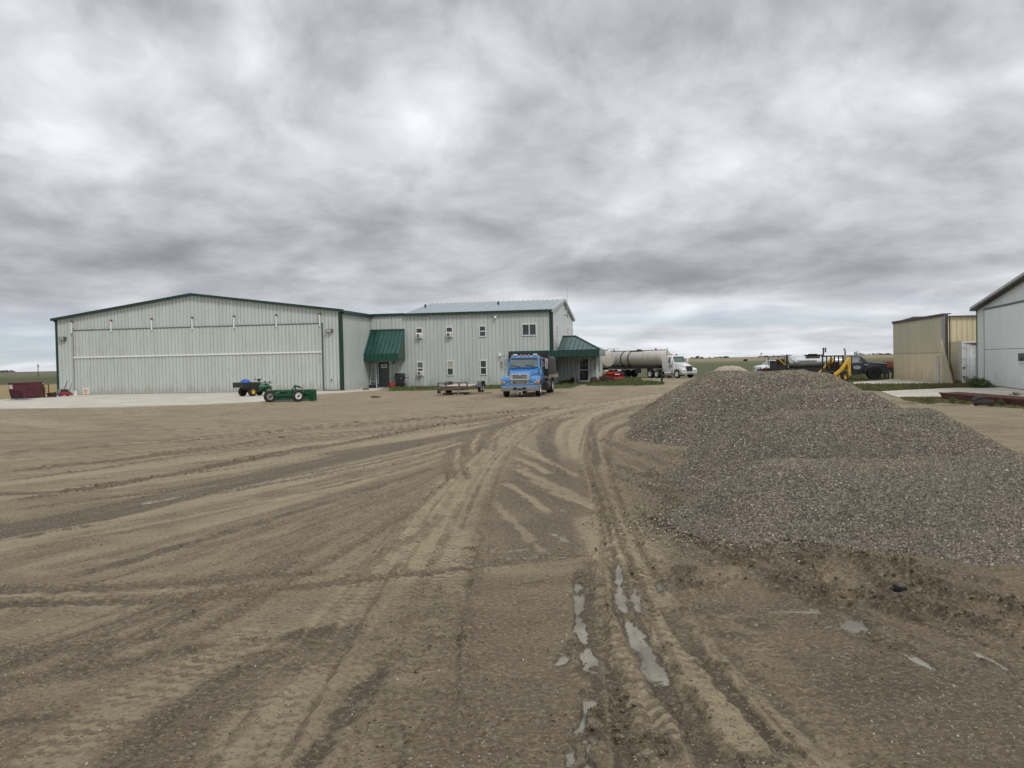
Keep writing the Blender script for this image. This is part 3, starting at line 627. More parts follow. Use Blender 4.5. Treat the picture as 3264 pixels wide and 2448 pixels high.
def stone_mat(name,stops,rough=.8):
    m,nt,b=newmat(name); oi=N(nt,'ObjectInfo'); r=N(nt,'ValToRGB'); c=r.color_ramp; c.interpolation='LINEAR'
    for e in list(c.elements)[1:]: c.elements.remove(e)
    for i,(p,cc) in enumerate(stops):
        e=c.elements[0] if i==0 else c.elements.new(p); e.position=p; e.color=cc+(1,)
    nt.links.new(oi.outputs['Random'],r.inputs[0])
    P=N(nt,'NewGeometry').outputs['Position']; n=noise(nt,P,60,3)
    nb=noise(nt,P,.9,4,.6); g=mixc(nt,maprange(nt,n,.35,.65),r.outputs[0],mixc(nt,.12,r.outputs[0],(.06,.05,.045))); g=mixc(nt,.75,g,mixc(nt,maprange(nt,nb,.36,.64),(.46,.49,.455),(.545,.545,.50)),'OVERLAY') if name=='gravel_stone' else g
    nt.links.new(g,b.inputs['Base Color']); b.inputs['Roughness'].default_value=rough; b.inputs['Specular IOR Level'].default_value=.3
    return m
gravm=stone_mat('gravel_stone',[(0,(0.060,0.051,0.041)),(.18,(0.116,0.097,0.075)),(.36,(0.221,0.183,0.141)),(.50,(0.125,0.118,0.093)),(.66,(0.272,0.224,0.169)),(.78,(0.161,0.151,0.118)),(.89,(0.302,0.253,0.193)),(.955,(0.382,0.328,0.255)),(.985,(0.523,0.463,0.365)),(1,(0.624,0.560,0.456))])
hm,nt,b=newmat('gravel_bed'); P=N(nt,'NewGeometry').outputs['Position']
vo=N(nt,'TexVoronoi'); vo.inputs['Scale'].default_value=38; nt.links.new(P,vo.inputs['Vector'])
rv_=N(nt,'SeparateXYZ'); nt.links.new(vo.outputs['Color'],rv_.inputs[0])
c=mixc(nt,maprange(nt,rv_.outputs[0],.1,.95),(.085,.072,.060),(.27,.23,.19))
c=mixc(nt,math_(nt,'MULTIPLY',maprange(nt,noise(nt,P,1.2,4),.4,.65),.35),c,(.115,.095,.078))
nt.links.new(c,b.inputs['Base Color']); b.inputs['Roughness'].default_value=.9
bp=N(nt,'Bump'); bp.inputs['Strength'].default_value=1; bp.inputs['Distance'].default_value=.03; bp.invert=True; nt.links.new(vo.outputs['Distance'],bp.inputs['Height']); nt.links.new(bp.outputs[0],b.inputs['Normal'])
def heap(plate,Hh,slope,step,dens,size,label,seed,fr=None,dome=0.05):
    xs=[p[0] for p in plate]; ys=[p[1] for p in plate]; Rr=Hh/slope*1.35+.6
    if fr: Rr*=1.9
    gx=np.arange(min(xs)-Rr,max(xs)+Rr,step); gy=np.arange(min(ys)-Rr,max(ys)+Rr,step)
    x,y=np.meshgrid(gx,gy)
    sd=sd_poly(x,y,plate)
    cx,cy=sum(xs)/len(xs),sum(ys)/len(ys)
    s=np.full(x.shape,slope)
    if fr: s=slope+(fr-slope)*sstep(-.1,1.5,x-plate[0][0])*(y<cy)
    s=s*(.92+.22*fbm(x*.6,y*.6,3,seed))
    h=Hh-np.maximum(sd,0)*s
    # rounded shoulder and concave toe
    k=.16; a=Hh+dome; h=-np.log(np.exp(-h/k)+np.exp(-a/k))*k
    h+= (fbm(x*.9,y*.9,4,seed+3)-.5)*.16+(fbm(x*3.5,y*3.5,3,seed+5)-.5)*.05
    h-=.03
    h=np.where(h<.25,h*.9+.0,h)
    h=np.maximum(h,-.12)
    lodd=np.where(h>-.06,1.,0.)*dens
    # stones fade out at the foot of the slope
    edge=1.0-sstep(-.05,.10,h); lodd=lodd*(1-edge*.85)
    o=grid_obj('gravel_heap',x,y,h,hm,dict(dens=lodd,size=np.full(x.shape,size)))
    c=bpy.data.objects.new('stones',o.data); COL.objects.link(c); c.parent=o; c['kind']='stuff'
    md=c.modifiers.new('stones','NODES'); md.node_group=rock_nodes('stones_'+str(seed),gravm,seed=seed,join=False)
    tag(o,label,'gravel heap','gravel heaps dumped in a row')
    return o
heap([(2.95,10.55),(7.6,10.15),(8.6,10.6),(8.4,11.3),(3.3,11.4)],.80,.66,.06,2600,.0108,'nearest and lowest gravel heap, its flat top reaching the right edge of the photo',1,fr=.33,dome=.02)
heap([(4.05,14.1),(6.5,13.5),(6.8,14.4),(4.6,15.2)],1.20,.64,.07,1700,.0135,'gravel heap second from the camera, rising behind the low front one',2)
heap([(5.5,18.3),(7.1,17.4),(7.5,19.3),(6.2,20)],1.33,.62,.09,950,.0178,'gravel heap third from the camera, between the second and the broad far one',3)
heap([(5.4,22.2),(7.1,21.9),(8.25,23.1),(9.4,29.0),(6.6,30.0),(5.75,25)],1.63,.62,.11,520,.0235,'broad farthest gravel heap with a flat top in front of the yellow loader',4,dome=.06)
# a little light heap beyond
lm=M('sand_gravel',(.33,.28,.21),.9,scale=6,var=.25,bump=.6,bscale=8)
c0=at(2330,36,0); x,y=np.meshgrid(np.arange(c0.x-3,c0.x+3,.12),np.arange(33.,39.,.12))
h=1.76*np.exp(-(((x-c0.x)/1.5)**2+((y-36)/1.5)**2)**1.3)+(fbm(x*2,y*2,4,9)-.5)*.12-.1
h=np.maximum(h,-.1)
o=grid_obj('gravel_heap',x,y,h,lm); tag(o,'small pale sandy gravel heap peeping over the broad grey one','gravel heap','gravel heaps dumped in a row')
# loose pebbles and mud clods on the yard
def scatter(name,n,y0,y1,smin,smax,mat,maskf,seed,label,px0=-300,px1=3560,lift=.3):
    r=np.random.RandomState(seed); u=r.rand(n); yy=1/(1/y1+(1/y0-1/y1)*u**.8); px=px0+(px1-px0)*r.rand(n); xx=(px-1632)/F*yy
    ri=np.clip(np.searchsorted(np.array(depths),yy),0,H.shape[0]-1); ci=np.clip(np.searchsorted(cols,px),0,H.shape[1]-1)
    p=maskf(ri,ci,xx,yy); keep=(r.rand(n)<p)&(gk[ri,ci]<.3)
    sz=smin+(smax-smin)*r.rand(n)**3.2; zz=H[ri,ci]+sz*lift
    xx,yy,zz,sz=xx[keep],yy[keep],zz[keep],sz[keep]
    me=bpy.data.meshes.new(name); me.vertices.add(len(xx)); me.vertices.foreach_set('co',np.stack([xx,yy,zz],-1).astype(np.float32).ravel()); me.update()
    a=me.attributes.new('size','FLOAT','POINT'); a.data.foreach_set('value',sz.astype(np.float32))
    o=bpy.data.objects.new(name,me); COL.objects.link(o); md=o.modifiers.new('stones','NODES'); md.node_group=rock_nodes(name+'_n',mat,from_mesh=False,join=False,seed=seed)
    tag(o,label,name.replace('_',' '),kind='stuff'); return o
peb=stone_mat('pebble',[(0,(.16,.135,.10)),(.5,(.24,.205,.15)),(.85,(.30,.265,.20)),(.97,(.38,.34,.27)),(1,(.5,.46,.38))])
cl_=stone_mat('mud',[(0,(.095,.076,.048)),(.6,(.13,.104,.068)),(1,(.19,.156,.102))],.95)
scatter('pebbles',45000,3.0,34,.0015,.009,peb,lambda r,c,x,y:.45+.55*sstep(.45,.6,fbm(x*.8,y*.8,3,71)),5,'loose pebbles strewn over the dirt yard')
scatter('mud_crumbs',70000,3.0,40,.002,.012,cl_,lambda r,c,x,y:np.clip(wet[r,c]*1.1-.15,0,1)*(1-pud[r,c])*sstep(.40,.62,fbm(x*1.6,y*1.6,3,72)),6,'crumbs of wet dark mud beside the wheel tracks',lift=.2)
scatter('mud_crumbs',9000,3.0,34,.008,.028,cl_,lambda r,c,x,y:np.clip((wet[r,c]-.72)*4,0,1)*(1-pud[r,c])*sstep(.45,.60,fbm(x*1.1,y*1.1,3,73)),8,'bigger clods of mud thrown up along the ruts',lift=.25)
scatter('mud_clods',60000,3.0,26,.005,.026,cl_,lambda r,c,x,y:np.clip(rid[r,c]*1.3-.15,0,1)*(1-pud[r,c]),12,'lumps of dark mud heaped along the rut edges',lift=.25)
scatter('mud_clods',14000,24,62,.015,.05,cl_,lambda r,c,x,y:np.clip(rid[r,c]*1.3-.25,0,1),13,'dark mud lumps along the far wheel ridges',lift=.2)
PL=[([(2.95,10.55),(7.6,10.15),(8.6,10.6),(8.4,11.3),(3.3,11.4)],1.25),([(4.05,14.1),(6.5,13.5),(6.8,14.4),(4.6,15.2)],1.9),([(5.5,18.3),(7.1,17.4),(7.5,19.3),(6.2,20)],2.2),([(5.4,22.2),(7.2,21.9),(8.6,23.2),(9.9,29.0),(6.9,30.0),(6.0,25)],2.7)]
def nearheap(r,c,x,y):
    m=np.zeros(x.shape)
    for P_,R_ in PL:
        d=sd_poly(x,y,P_)-R_; m=np.maximum(m,np.exp(-np.maximum(d,0)/.22)*(d<1.6))
    return m
r_=np.random.RandomState(4)
scatter('loose_gravel',260000,7.0,34,.006,.017,gravm,nearheap,15,'loose gravel rolled out from the foot of the heaps',px0=1850,px1=3800,lift=.4)
# ================================================================== buildings
BA=math.atan2(-.166,.986)
Lc=at(185,73.3); HB=(Vector((Lc.x,73.3,0)),BA)
u_=Vector((math.cos(BA),math.sin(BA),0)); v_=Vector((-math.sin(BA),math.cos(BA),0))
WALL=M('ribbed_steel',(.50,.542,.518),.42,.0,.05,1.2,streak=True,dirt=(.34,.33,.27),dirt_amt=.22,splash=.32)
WALL_LIT=M('lit_gable_steel',(.60,.63,.61),.42,.0,.05,1.2,streak=True,dirt=(.40,.38,.33),dirt_amt=.2)  # wall steel with the gable's brighter light put into the colour
GRN=M('green_trim',(.013,.041,.030),.38,.1,.15,2.)
WHT=M('white_paint',(.74,.76,.74),.4,.0,.05,3.,dirt=(.4,.38,.33),dirt_amt=.25)
SEAM=M('dark_seam',(.10,.11,.105),.7)
GLS=M('window_glass',(.030,.036,.040),.08,.0,.3,1.,spec=.8)
GLS2=M('curtained_glass',(.11,.12,.105),.15,.0,.25,3.,spec=.8)
BLK=M('black_plastic',(.016,.016,.018),.45,.0,.2,3.)
RUST=M('rusty_steel',(.17,.075,.04),.85,.1,.35,4.,bump=.3)
GREY=M('grey_metal',(.30,.31,.32),.4,.6,.1,3.)
RUB=M('tyre_rubber',(.022,.021,.020),.85,.0,.3,8.,dirt=(.12,.10,.075),dirt_amt=.5,bump=.4,bscale=40)
def winloc(o,px0,py0,px1,py1,yl=0,side=False):
    f=on_side if side else on_wall
    a,z1=f(o,px0,py0,yl); b,z0=f(o,px1,py1,yl); return min(a,b),max(a,b),min(z0,z1),max(z0,z1)
# --- hangar
W_=24.74; EV=6.25; PKX=on_wall(HB,612,942)[0]; PK=7.88; DEP=22.
hg=thing('aircraft_hangar','long pale grey steel hangar with green trim and a wide bifold door','hangar',HB[0],BA)
mb=MB(); P_=.305; yo=0.
mb.ribquad((0,0,0),(PKX,0,0),(PKX,0,PK),(0,0,EV),P_); mb.ribquad((PKX,0,0),(W_,0,0),(W_,0,EV),(PKX,0,PK),P_)
mb.ribquad((W_,0,0),(W_,DEP,0),(W_,DEP,EV),(W_,0,EV),P_,-.03,.035); mb.ribquad((0,DEP,0),(0,0,0),(0,0,EV),(0,DEP,EV),P_)
mb.add([(0,DEP,0),(W_,DEP,0),(W_,DEP,EV),(PKX,DEP,PK),(0,DEP,EV)],[(0,1,2,3,4)])
mb.build('wall',WALL,hg,autos='keep')
mb=MB(); e=.12
for x0,z0,x1,z1 in ((-.25,EV-.02,PKX,PK+.03),(PKX,PK+.03,W_+.2,EV)):
    mb.add([(x0,-.2,z0+.05),(x1,-.2,z1+.05),(x1,DEP+.2,z1+.05),(x0,DEP+.2,z0+.05),(x0,-.2,z0+.0),(x1,-.2,z1),(x1,DEP+.2,z1),(x0,DEP+.2,z0)],[(0,1,2,3),(4,5,6,7),(0,1,5,4),(3,2,6,7),(0,3,7,4),(1,2,6,5)])
ROOF=M('roof_steel',(.36,.42,.45),.32,.45,.08,1.,streak=False)
mb.build('roof',ROOF,hg)
mb=MB()
for x0,z0,x1,z1 in ((-.28,EV,PKX,PK+.06),(PKX,PK+.06,W_+.22,EV+.02)):
    mb.add([(x0,-.30,z0+.08),(x1,-.30,z1+.08),(x1,-.30,z1-.12),(x0,-.30,z0-.12),(x0,-.02,z0+.08),(x1,-.02,z1+.08),(x1,-.02,z1-.12),(x0,-.02,z0-.12)],[(0,1,2,3),(4,7,6,5),(0,4,5,1),(3,2,6,7),(0,3,7,4),(1,5,6,2)])
mb.build('rake_trim',GRN,hg)
MB().bb(-.04,.13,-.05,.13,0,EV-.1).build('corner_trim',GRN,hg); MB().bb(W_-.22,W_+.06,-.06,.16,0,EV-.1).build('corner_trim',GRN,hg)
MB().bb(W_+.02,W_+.22,.0,DEP,EV-.22,EV+.02).build('eave_gutter',GRN,hg); MB().bb(-.2,-.02,.0,DEP,EV-.2,EV+.02).build('eave_gutter',GRN,hg)
MB().bb(.1,W_-.1,-.045,.0,0.02,.10).build('base_trim',SEAM,hg)
# bifold door
dx0,dz1=on_wall(HB,236,1056); dx1,dz1b=on_wall(HB,1025,1031); DZ=(dz1+dz1b)/2; _,DM=on_wall(HB,640,1131)
dx0+=0; 
door=MB().ribquad((dx0,-.10,.04),(dx1,-.10,.04),(dx1,-.10,DM-.05),(dx0,-.10,DM-.05),P_,off=.08).ribquad((dx0,-.10,DM+.09),(dx1,-.10,DM+.09),(dx1,-.10,DZ),(dx0,-.10,DZ),P_,off=.03)
door.bb(dx0,dx1,-.045,-.02,.03,DZ).build('bifold_door',M('door_steel',(.495,.532,.50),.42,.0,.05,1.2,streak=True,dirt=(.30,.29,.22),dirt_amt=.28,splash=.36),hg,autos='keep')
dr=bpy.data.objects['bifold_door']
MB().bb(dx0-.02,dx1+.02,-.17,-.06,DM-.05,DM+.08).build('hinge_rail',WHT,dr)
MB().bb(dx0-.02,dx1+.03,-.13,-.03,DZ+.0,DZ+.07).build('top_seam',SEAM,dr)
MB().bb(dx0-.09,dx0-.03,-.12,-.02,0.02,DZ+.25).build('side_seam',M('grey_seam',(.26,.27,.26),.6),dr); MB().bb(dx1+.02,dx1+.10,-.14,-.02,0.02,DZ+.05).build('side_seam',SEAM,dr)
for px,py0,py1 in [(231,1026,1062),(357,1023,1058),(486,1018,1053),(615,1014,1050),(748,1010,1046),(883,1006,1043),(1021,1002,1040)]:
    x,z1=on_wall(HB,px,py0); _,z0=on_wall(HB,px,py1)
    m=MB().bb(x-.045,x+.045,-.20,-.10,z0,z1).build('hinge_arm',WHT,dr)
    MB().cyl((x-.07,-.14,z1+.02),(x+.07,-.14,z1+.02),.085,n=10).build('pivot',RUST,m)
# vent patch with peach cover
a,b_,c_,d_=winloc(HB,268,1237,286,1256)
m=MB().bb(a,b_,-.16,-.09,c_,d_).build('hatch',WHT,hg,label='small square hatch with a peach coloured cover')
MB().bb(a+.07,b_-.07,-.175,-.15,c_+.07,d_-.07).build('hatch_cover',M('peach_board',(.72,.40,.24),.7),m)
for px0,py0,px1,py1 in [(193,1074,213,1086),(1042,1049,1062,1060)]:
    a,b_,c_,d_=winloc(HB,px0,py0,px1,py1)
    m=MB().prism([(-.05,d_),(-.34,d_-.02),(-.36,d_-.10),(-.16,c_),(-.05,c_)],'x',a,b_).build('wall_lamp',M('lamp_housing',(.09,.075,.06),.5),hg,bevel=.01)
    MB().add([(a+.05,-.365,d_-.09),(b_-.05,-.365,d_-.09),(b_-.05,-.19,c_+.01),(a+.05,-.19,c_+.01)],[(0,1,2,3)]).bb(a+.05,b_-.05,-.37,-.35,d_-.14,d_-.07).build('lens',M('lamp_lens',(.5,.5,.47),.2),m)
MB().cyl((on_wall(HB,1058,1211)[0],-.02,on_wall(HB,1058,1211)[1]),(on_wall(HB,1058,1211)[0],-.12,on_wall(HB,1058,1211)[1]),.06,n=8).build('pipe_stub',SEAM,hg)
# --- office
I0=HB[0]+u_*W_+v_*7.05; OB=(I0,BA); OW=15.66; GX=on_wall(OB,1291,1001)[0]; OD=18.0; RZ=7.62
of=thing('office_building','two-storey pale grey steel office with green porch roof and white windows','office building',I0,BA)
P2=.335
mb=MB().ribquad((.03,0,0),(OW,0,0),(OW,0,EV),(.03,0,EV),P2,-.04,.032)
mb.ribquad((GX,OD,0),(GX,0.1,EV-.1),(GX,OD/2,RZ),(GX,OD,EV),P2)
mb.add([(OW,OD,0),(.03,OD,0),(.03,OD,EV),(OW,OD,EV)],[(0,1,2,3)])
mb.build('front_wall',WALL,of,autos='keep')
mb=MB().ribquad((OW,0,0),(OW,OD/2,0),(OW,OD/2,RZ),(OW,0,EV),P2,-.04,.04).ribquad((OW,OD/2,0),(OW,OD,0),(OW,OD,EV),(OW,OD/2,RZ),P2,-.04,.04)
mb.build('gable_wall',WALL_LIT,of,autos='keep')
mb=MB().ribquad((GX-.1,-.22,EV+.0),(OW+.15,-.22,EV+.0),(OW+.15,OD/2,RZ+.06),(GX-.1,OD/2,RZ+.06),.46,.05,.09)
mb.ribquad((OW+.15,OD+.22,EV),(GX-.1,OD+.22,EV),(GX-.1,OD/2,RZ+.06),(OW+.15,OD/2,RZ+.06),.46,.05,.09)
mb.add([(GX-.1,-.2,EV-.06),(OW+.15,-.2,EV-.06),(OW+.15,OD/2,RZ),(GX-.1,OD/2,RZ),(OW+.15,OD+.2,EV-.06),(GX-.1,OD+.2,EV-.06)],[(0,1,2,3),(3,2,4,5)])
rf=mb.build('roof',ROOF,of,autos='keep')
MB().bb(0,GX,-.12,8.,EV-.02,EV+.05).build('flat_roof',ROOF,of)
MB().bb(.1,GX-.06,-.16,0.0,EV-.14,EV+.08).build('eave_trim',GRN,of)
MB().bb(GX-.05,OW+.05,-.30,-.02,EV-.16,EV+.03).build('eave_trim',GRN,of)
MB().bb(OW-.19,OW+.10,-.07,.20,0,EV-.16).build('corner_trim',GRN,of)
SIL=M('galvanised_trim',(.45,.46,.44),.4,.4,.1,2.)
mb=MB()
for y0,z0,y1,z1 in ((-.25,EV+.02,OD/2,RZ+.10),(OD/2,RZ+.10,OD+.3,EV)):
    mb.add([(OW+.02,y0,z0+.04),(OW+.22,y0,z0+.04),(OW+.22,y1,z1+.04),(OW+.02,y1,z1+.04),(OW+.02,y0,z0-.22),(OW+.22,y0,z0-.22),(OW+.22,y1,z1-.22),(OW+.02,y1,z1-.22)],[(0,1,2,3),(4,7,6,5),(0,4,5,1),(1,5,6,2),(2,6,7,3),(3,7,4,0)])
mb.build('rake_trim',SIL,of)
def proj_roof(px,py):
    # point of the front roof slope under a pixel
    n=Vector((0,-(RZ+.06-EV),OD/2+.22)); 
    d=ray(px,py); dl=Vector((d.dot(u_),d.dot(v_),d.z)); cl=Vector(((CAM-I0).dot(u_),(CAM-I0).dot(v_),CAMZ)); p0=Vector((0,-.22,EV)); n=Vector((0,-(RZ+.06-EV),OD/2+.22))
    t=(p0-cl).dot(n)/dl.dot(n); return cl+dl*t
for px,py in ((1356,980),(1588,971)):
    p=proj_roof(px,py); MB().cyl((p.x,p.y,p.z-.1),(p.x,p.y,p.z+.28),.085,n=12).cyl((p.x,p.y,p.z-.05),(p.x,p.y,p.z+.06),.16,.10,n=12).build('vent_pipe',BLK,rf)
def window(o,wall,px0,py0,px1,py1,rows=(.5,),colsp=(),ac=None,glass=(GLS,GLS),yl=0,side=False,parent=None,lab=None):
    a,b_,c_,d_=winloc(wall,px0,py0,px1,py1,yl,side)
    def B(m,s0,s1,z0,z1,p0,p1):
        if side: m.bb(yl+p0*-1,yl-p1,s0,s1,z0,z1)
        else: m.bb(s0,s1,yl+p0,yl+p1,z0,z1)
    fr=MB(); t=.07
    B(fr,a,b_,c_,c_+t,-.07,.02); B(fr,a,b_,d_-t,d_,-.07,.02); B(fr,a,a+t,c_+t,d_-t,-.07,.02); B(fr,b_-t,b_,c_+t,d_-t,-.07,.02)
    ys=[c_+t]+[c_+(d_-c_)*r for r in rows]+[d_-t]; xs=[a+t]+[a+(b_-a)*r for r in colsp]+[b_-t]
    for r in rows: z=c_+(d_-c_)*r; B(fr,a+t,b_-t,z-.035,z+.035,-.06,.02)
    for r in colsp: x=a+(b_-a)*r; B(fr,x-.035,x+.035,c_+t,d_-t,-.06,.02)
    f=fr.build('window',WHT,o,label=lab); k=0
    for j in range(len(ys)-1):
        for i in range(len(xs)-1):
            if ac is not None and j==0: z0=ys[0]+ac; 
            else: z0=ys[j]
            g=MB(); B(g,xs[i]-.01,xs[i+1]+.01,z0-.01,ys[j+1]+.01,-.03,-.012); g.build('pane',glass[min(k,len(glass)-1)],f); k+=1
    if ac is not None:
        h=ac; cx=(a+b_)/2; m=MB(); B(m,a+.12,b_-.08,c_+t,c_+t+h,-.34,.0); q=m.build('air_conditioner',M('beige_enamel',(.62,.60,.55),.5),f,bevel=.015)
        m=MB(); B(m,a+.17,b_-.22,c_+t+.06,c_+t+h-.06,-.355,-.33); m.build('grille',M('dark_grille',(.12,.11,.105),.6),q)
        m=MB(); B(m,a+t,a+.12,c_+t,c_+t+h,-.045,-.01); m.build('filler_panel',WHT,f)
    return f
def rg3(x0,y0,x1,y1): return (1200+x0*.2532,880+y0*.2532,1200+x1*.2532,880+y1*.2532)
window(of,OB,*rg3(495,652,585,788),ac=.36,lab='upper window with an air conditioner, left of three')
window(of,OB,*rg3(873,640,965,775),ac=.36,lab='upper middle window with an air conditioner')
window(of,OB,*rg3(1290,625,1383,763))
window(of,OB,*rg3(508,1078,597,1258),rows=(.33,.55),glass=(GLS,GLS,GLS2),ac=.36)
window(of,OB,*rg3(885,1065,975,1250),glass=(GLS,M('pale_blind',(.38,.39,.31),.4)),lab='lower window with a pale blind')
window(of,OB,*rg3(1302,1058,1393,1243))
window(of,OB,1663,1032.4,1711,1069.5,rows=(),colsp=(.5,),lab='wide sliding upper window')
WR=(OB[0]+u_*OW,BA)
def swin(px0,py0,px1,py1,rows=(.5,)):
    a,z1=on_side(WR,px0,py0,0); b2,z0=on_side(WR,px1,py1,0); _,z1=on_side(WR,(px0+px1)/2,py0,0); _,z0=on_side(WR,(px0+px1)/2,py1,0)
    m=MB().bb(OW-.02,OW+.06,a,b2,z0,z1); f=m.build('window',WHT,of)
    MB().bb(OW+.055,OW+.075,a+.09,b2-.09,z0+.09,z1-.09).build('pane',GLS,f)
    MB().bb(OW+.06,OW+.09,a+(b2-a)*.5-.04,a+(b2-a)*.5+.04,z0+.09,z1-.09).build('mullion',WHT,f)
swin(1770.7,1033,1777.5,1069); swin(1805.5,1041,1810,1058); swin(1820.5,1045,1824,1062); swin(1769.5,1143,1785,1188)
for p in (rg3(1490,503,1515,523),rg3(1553,977,1575,1000)):
    a,b_,c_,d_=winloc(OB,*p); MB().bb(a,b_,-.22,.0,c_,d_).prism([(-.22,c_),(-.30,c_-.05),(-.22,d_)],'x',a,b_).build('floodlight',WHT,of,bevel=.01)
a,b_,c_,d_=winloc(OB,*rg3(1456,506,1467,519)); MB().bb(a,b_,-.06,.0,c_,d_).build('junction_box',GREY,of)
# awning over the side door
_,za=on_wall(OB,1237,1053.5); za=on_wall(OB,1237,1053.5)[1]; zb=on_wall(OB,1215,1127,-2.)[1]; zc=on_wall(OB,1215,1149.5,-2.)[1]; AX=3.02
mb=MB(); mb.ribquad((.0,-2.,zb),(AX-.35,-2.,zb),(AX-.0,-.12,za),(.0+.0,-.12,za),.36,.035,.05)
mb.add([(0,-2,zb-.02),(AX,-2,zb-.02),(AX,-.1,za-.02),(0,-.1,za-.02)],[(0,1,2,3)])
mb.add([(AX,-2.,zc),(AX,-.02,zc),(AX,-.02,za),(AX,-.12,za),(AX,-2.,zb)],[(0,1,2,3,4)]); mb.add([(0,-2.,zc),(0,-.02,zc),(0,-.12,za),(0,-2.,zb)],[(0,1,2,3)])
mb.ribquad((0,-2.03,zc),(AX,-2.03,zc),(AX,-2.03,zb),(0,-2.03,zb),.36,-.02,.03); mb.bb(0,AX,-2.02,-.0,zc+.05,zc+.09)
AWN=M('awning_green',(.011,.070,.052),.30,.25,.12,2.,spec=.6)
aw=mb.build('awning',AWN,of,autos='keep')
for k in range(8):
    x=.18+k*.36; 
    if x<AX-.3: MB().box((x,(-2-.12)/2,(zb+za)/2+.035),(.03,math.hypot(1.88,za-zb)-.04,.06),rx=math.atan2(za-zb,1.88)).build('standing_seam',GRN,aw)
MB().bb(0,AX,-.16,-.02,za-.04,za+.10).build('ridge_cap',GRN,aw)
a,b_,c_,d_=winloc(OB,1206.5,1153,1243,1237.5)
df=MB().bb(a-.07,a,-.05,.03,0,d_+.07).bb(b_,b_+.07,-.05,.03,0,d_+.07).bb(a,b_,-.05,.03,d_,d_+.07).build('side_door',WHT,of,label='grey side door under the green awning')
MB().bb(a,b_,-.04,-.005,.06,d_).build('door_leaf',M('door_grey',(.085,.095,.10),.5,var=.08),df)
MB().bb(a-.02,b_+.02,-.12,.0,.0,.06).build('threshold',WHT,df)
MB().cyl((b_-.09,-.10,1.0),(b_-.09,-.04,1.0),.035,n=10).build('door_knob',GREY,df)
a2,b2,c2,d2=winloc(OB,1215,1161,1234.5,1173)
sg=MB().bb(a2,b2,-.055,-.04,c2,d2).build('door_sign',WHT,df)
SGT=M('sign_ink',(.03,.05,.07),.6)
# the two lines of the door sign are only smudges in the photo: drawn as two soft strokes
MB().add([(a2+.12,-.058,d2-.07),(a2+.20,-.058,d2-.05),(b2-.12,-.058,d2-.06),(b2-.16,-.058,d2-.11),(a2+.16,-.058,d2-.12)],[(0,1,2,3,4)]).add([(a2+.05,-.058,d2-.17),(b2-.04,-.058,d2-.165),(b2-.06,-.058,d2-.20),(a2+.07,-.058,d2-.205)],[(0,1,2,3)]).build('lettering',SGT,sg)
x,z=on_wall(OB,1255.5,1155.5); MB().cyl((x,-.02,z),(x,-.16,z-.02),.07,.09,n=10).build('door_lamp',BLK,of)
# porch and lobby
mb=MB(); T1=4.0; LS=3.45; LH=2.75
LOB=(OB[0]+u_*OW,BA)
porch=MB().ribquad((OW,T1,0),(OW+LS,T1,0),(OW+LS,T1,LH),(OW,T1,LH),P2).ribquad((OW+LS,T1,0),(OW+LS,T1+6.5,0),(OW+LS,T1+6.5,LH),(OW+LS,T1,LH),P2)
porch.build('lobby_wall',WALL,of,autos='keep')
z0,z1=2.33,2.87; XA=OW-3.52; XB=OW+3.95
FG=M('fascia_green',(.012,.052,.040),.35,.1,.15,2.)
mb=MB().ribquad((XA,-.7,z0),(XB,-.7,z0),(XB,-.7,z1),(XA,-.7,z1),.36,-.02,.03); mb.bb(XA,XB,-.68,-.0,z0+.02,z0+.06); mb.bb(OW+.1,XB,0.,7.2,z0+.02,z0+.06)
mb.bb(XA,XB,-.68,.6,z1-.05,z1-.01); mb.add([(XA,-.7,z0),(XA,0,z0),(XA,0,z1),(XA,-.7,z1)],[(0,1,2,3)])
fa=mb.build('fascia',FG,of,autos='keep')
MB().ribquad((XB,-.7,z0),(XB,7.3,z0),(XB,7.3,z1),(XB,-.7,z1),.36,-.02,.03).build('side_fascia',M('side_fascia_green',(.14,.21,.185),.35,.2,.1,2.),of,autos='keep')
za=4.08; ya,yb=3.3,3.3; xa=OW+.50; xr=OW+1.65
mb=MB(); 
fr_=[(xa,-.7,z1+.01),(XB,-.7,z1+.01),(xr,ya,za),(xa,ya,za)]
mb.add(fr_,[(0,1,2,3)]).add([(XB,-.7,z1+.01),(XB,7.3,z1+.01),(xr,ya,za)],[(0,1,2)]).add([(XB,7.3,z1+.01),(xa,7.3,z1+.01),(xa,ya,za),(xr,ya,za)],[(0,1,2,3)]).add([(xa,-.7,z1+.01),(xa,ya,za),(xa,7.3,z1+.01)],[(0,1,2)])
hr=mb.build('hip_roof',AWN,of)
mb=MB(); sl=(za-z1)/(ya+.7)
for k in range(9):
    x=xa+.12+k*.38
    if x>=XB-.1: break
    ye=ya if x<xr else -.7+(ya+.7)*(XB-x)/(XB-xr); ze=z1+(ye+.7)*sl
    mb.add([(x-.02,-.72,z1),(x+.02,-.72,z1),(x+.02,ye,ze),(x-.02,ye,ze),(x-.02,-.72,z1+.07),(x+.02,-.72,z1+.07),(x+.02,ye,ze+.07),(x-.02,ye,ze+.07)],[(0,3,2,1),(4,5,6,7),(0,1,5,4),(1,2,6,5),(2,3,7,6),(3,0,4,7)])
mb.build('standing_seam',FG,hr)
MB().tube([(XB,-.7,z1+.03),(xr,ya,za+.03),(xa,ya,za+.03)],.06).build('ridge_cap',FG,hr)
MB().bb(OW+.08,xa+.02,-.3,7.,z1-.02,z1+.03).build('porch_deck',WALL_LIT,of)
a,b_,c_,d_=winloc(OB,1843,1141,1880,1222,T1); c_=.10
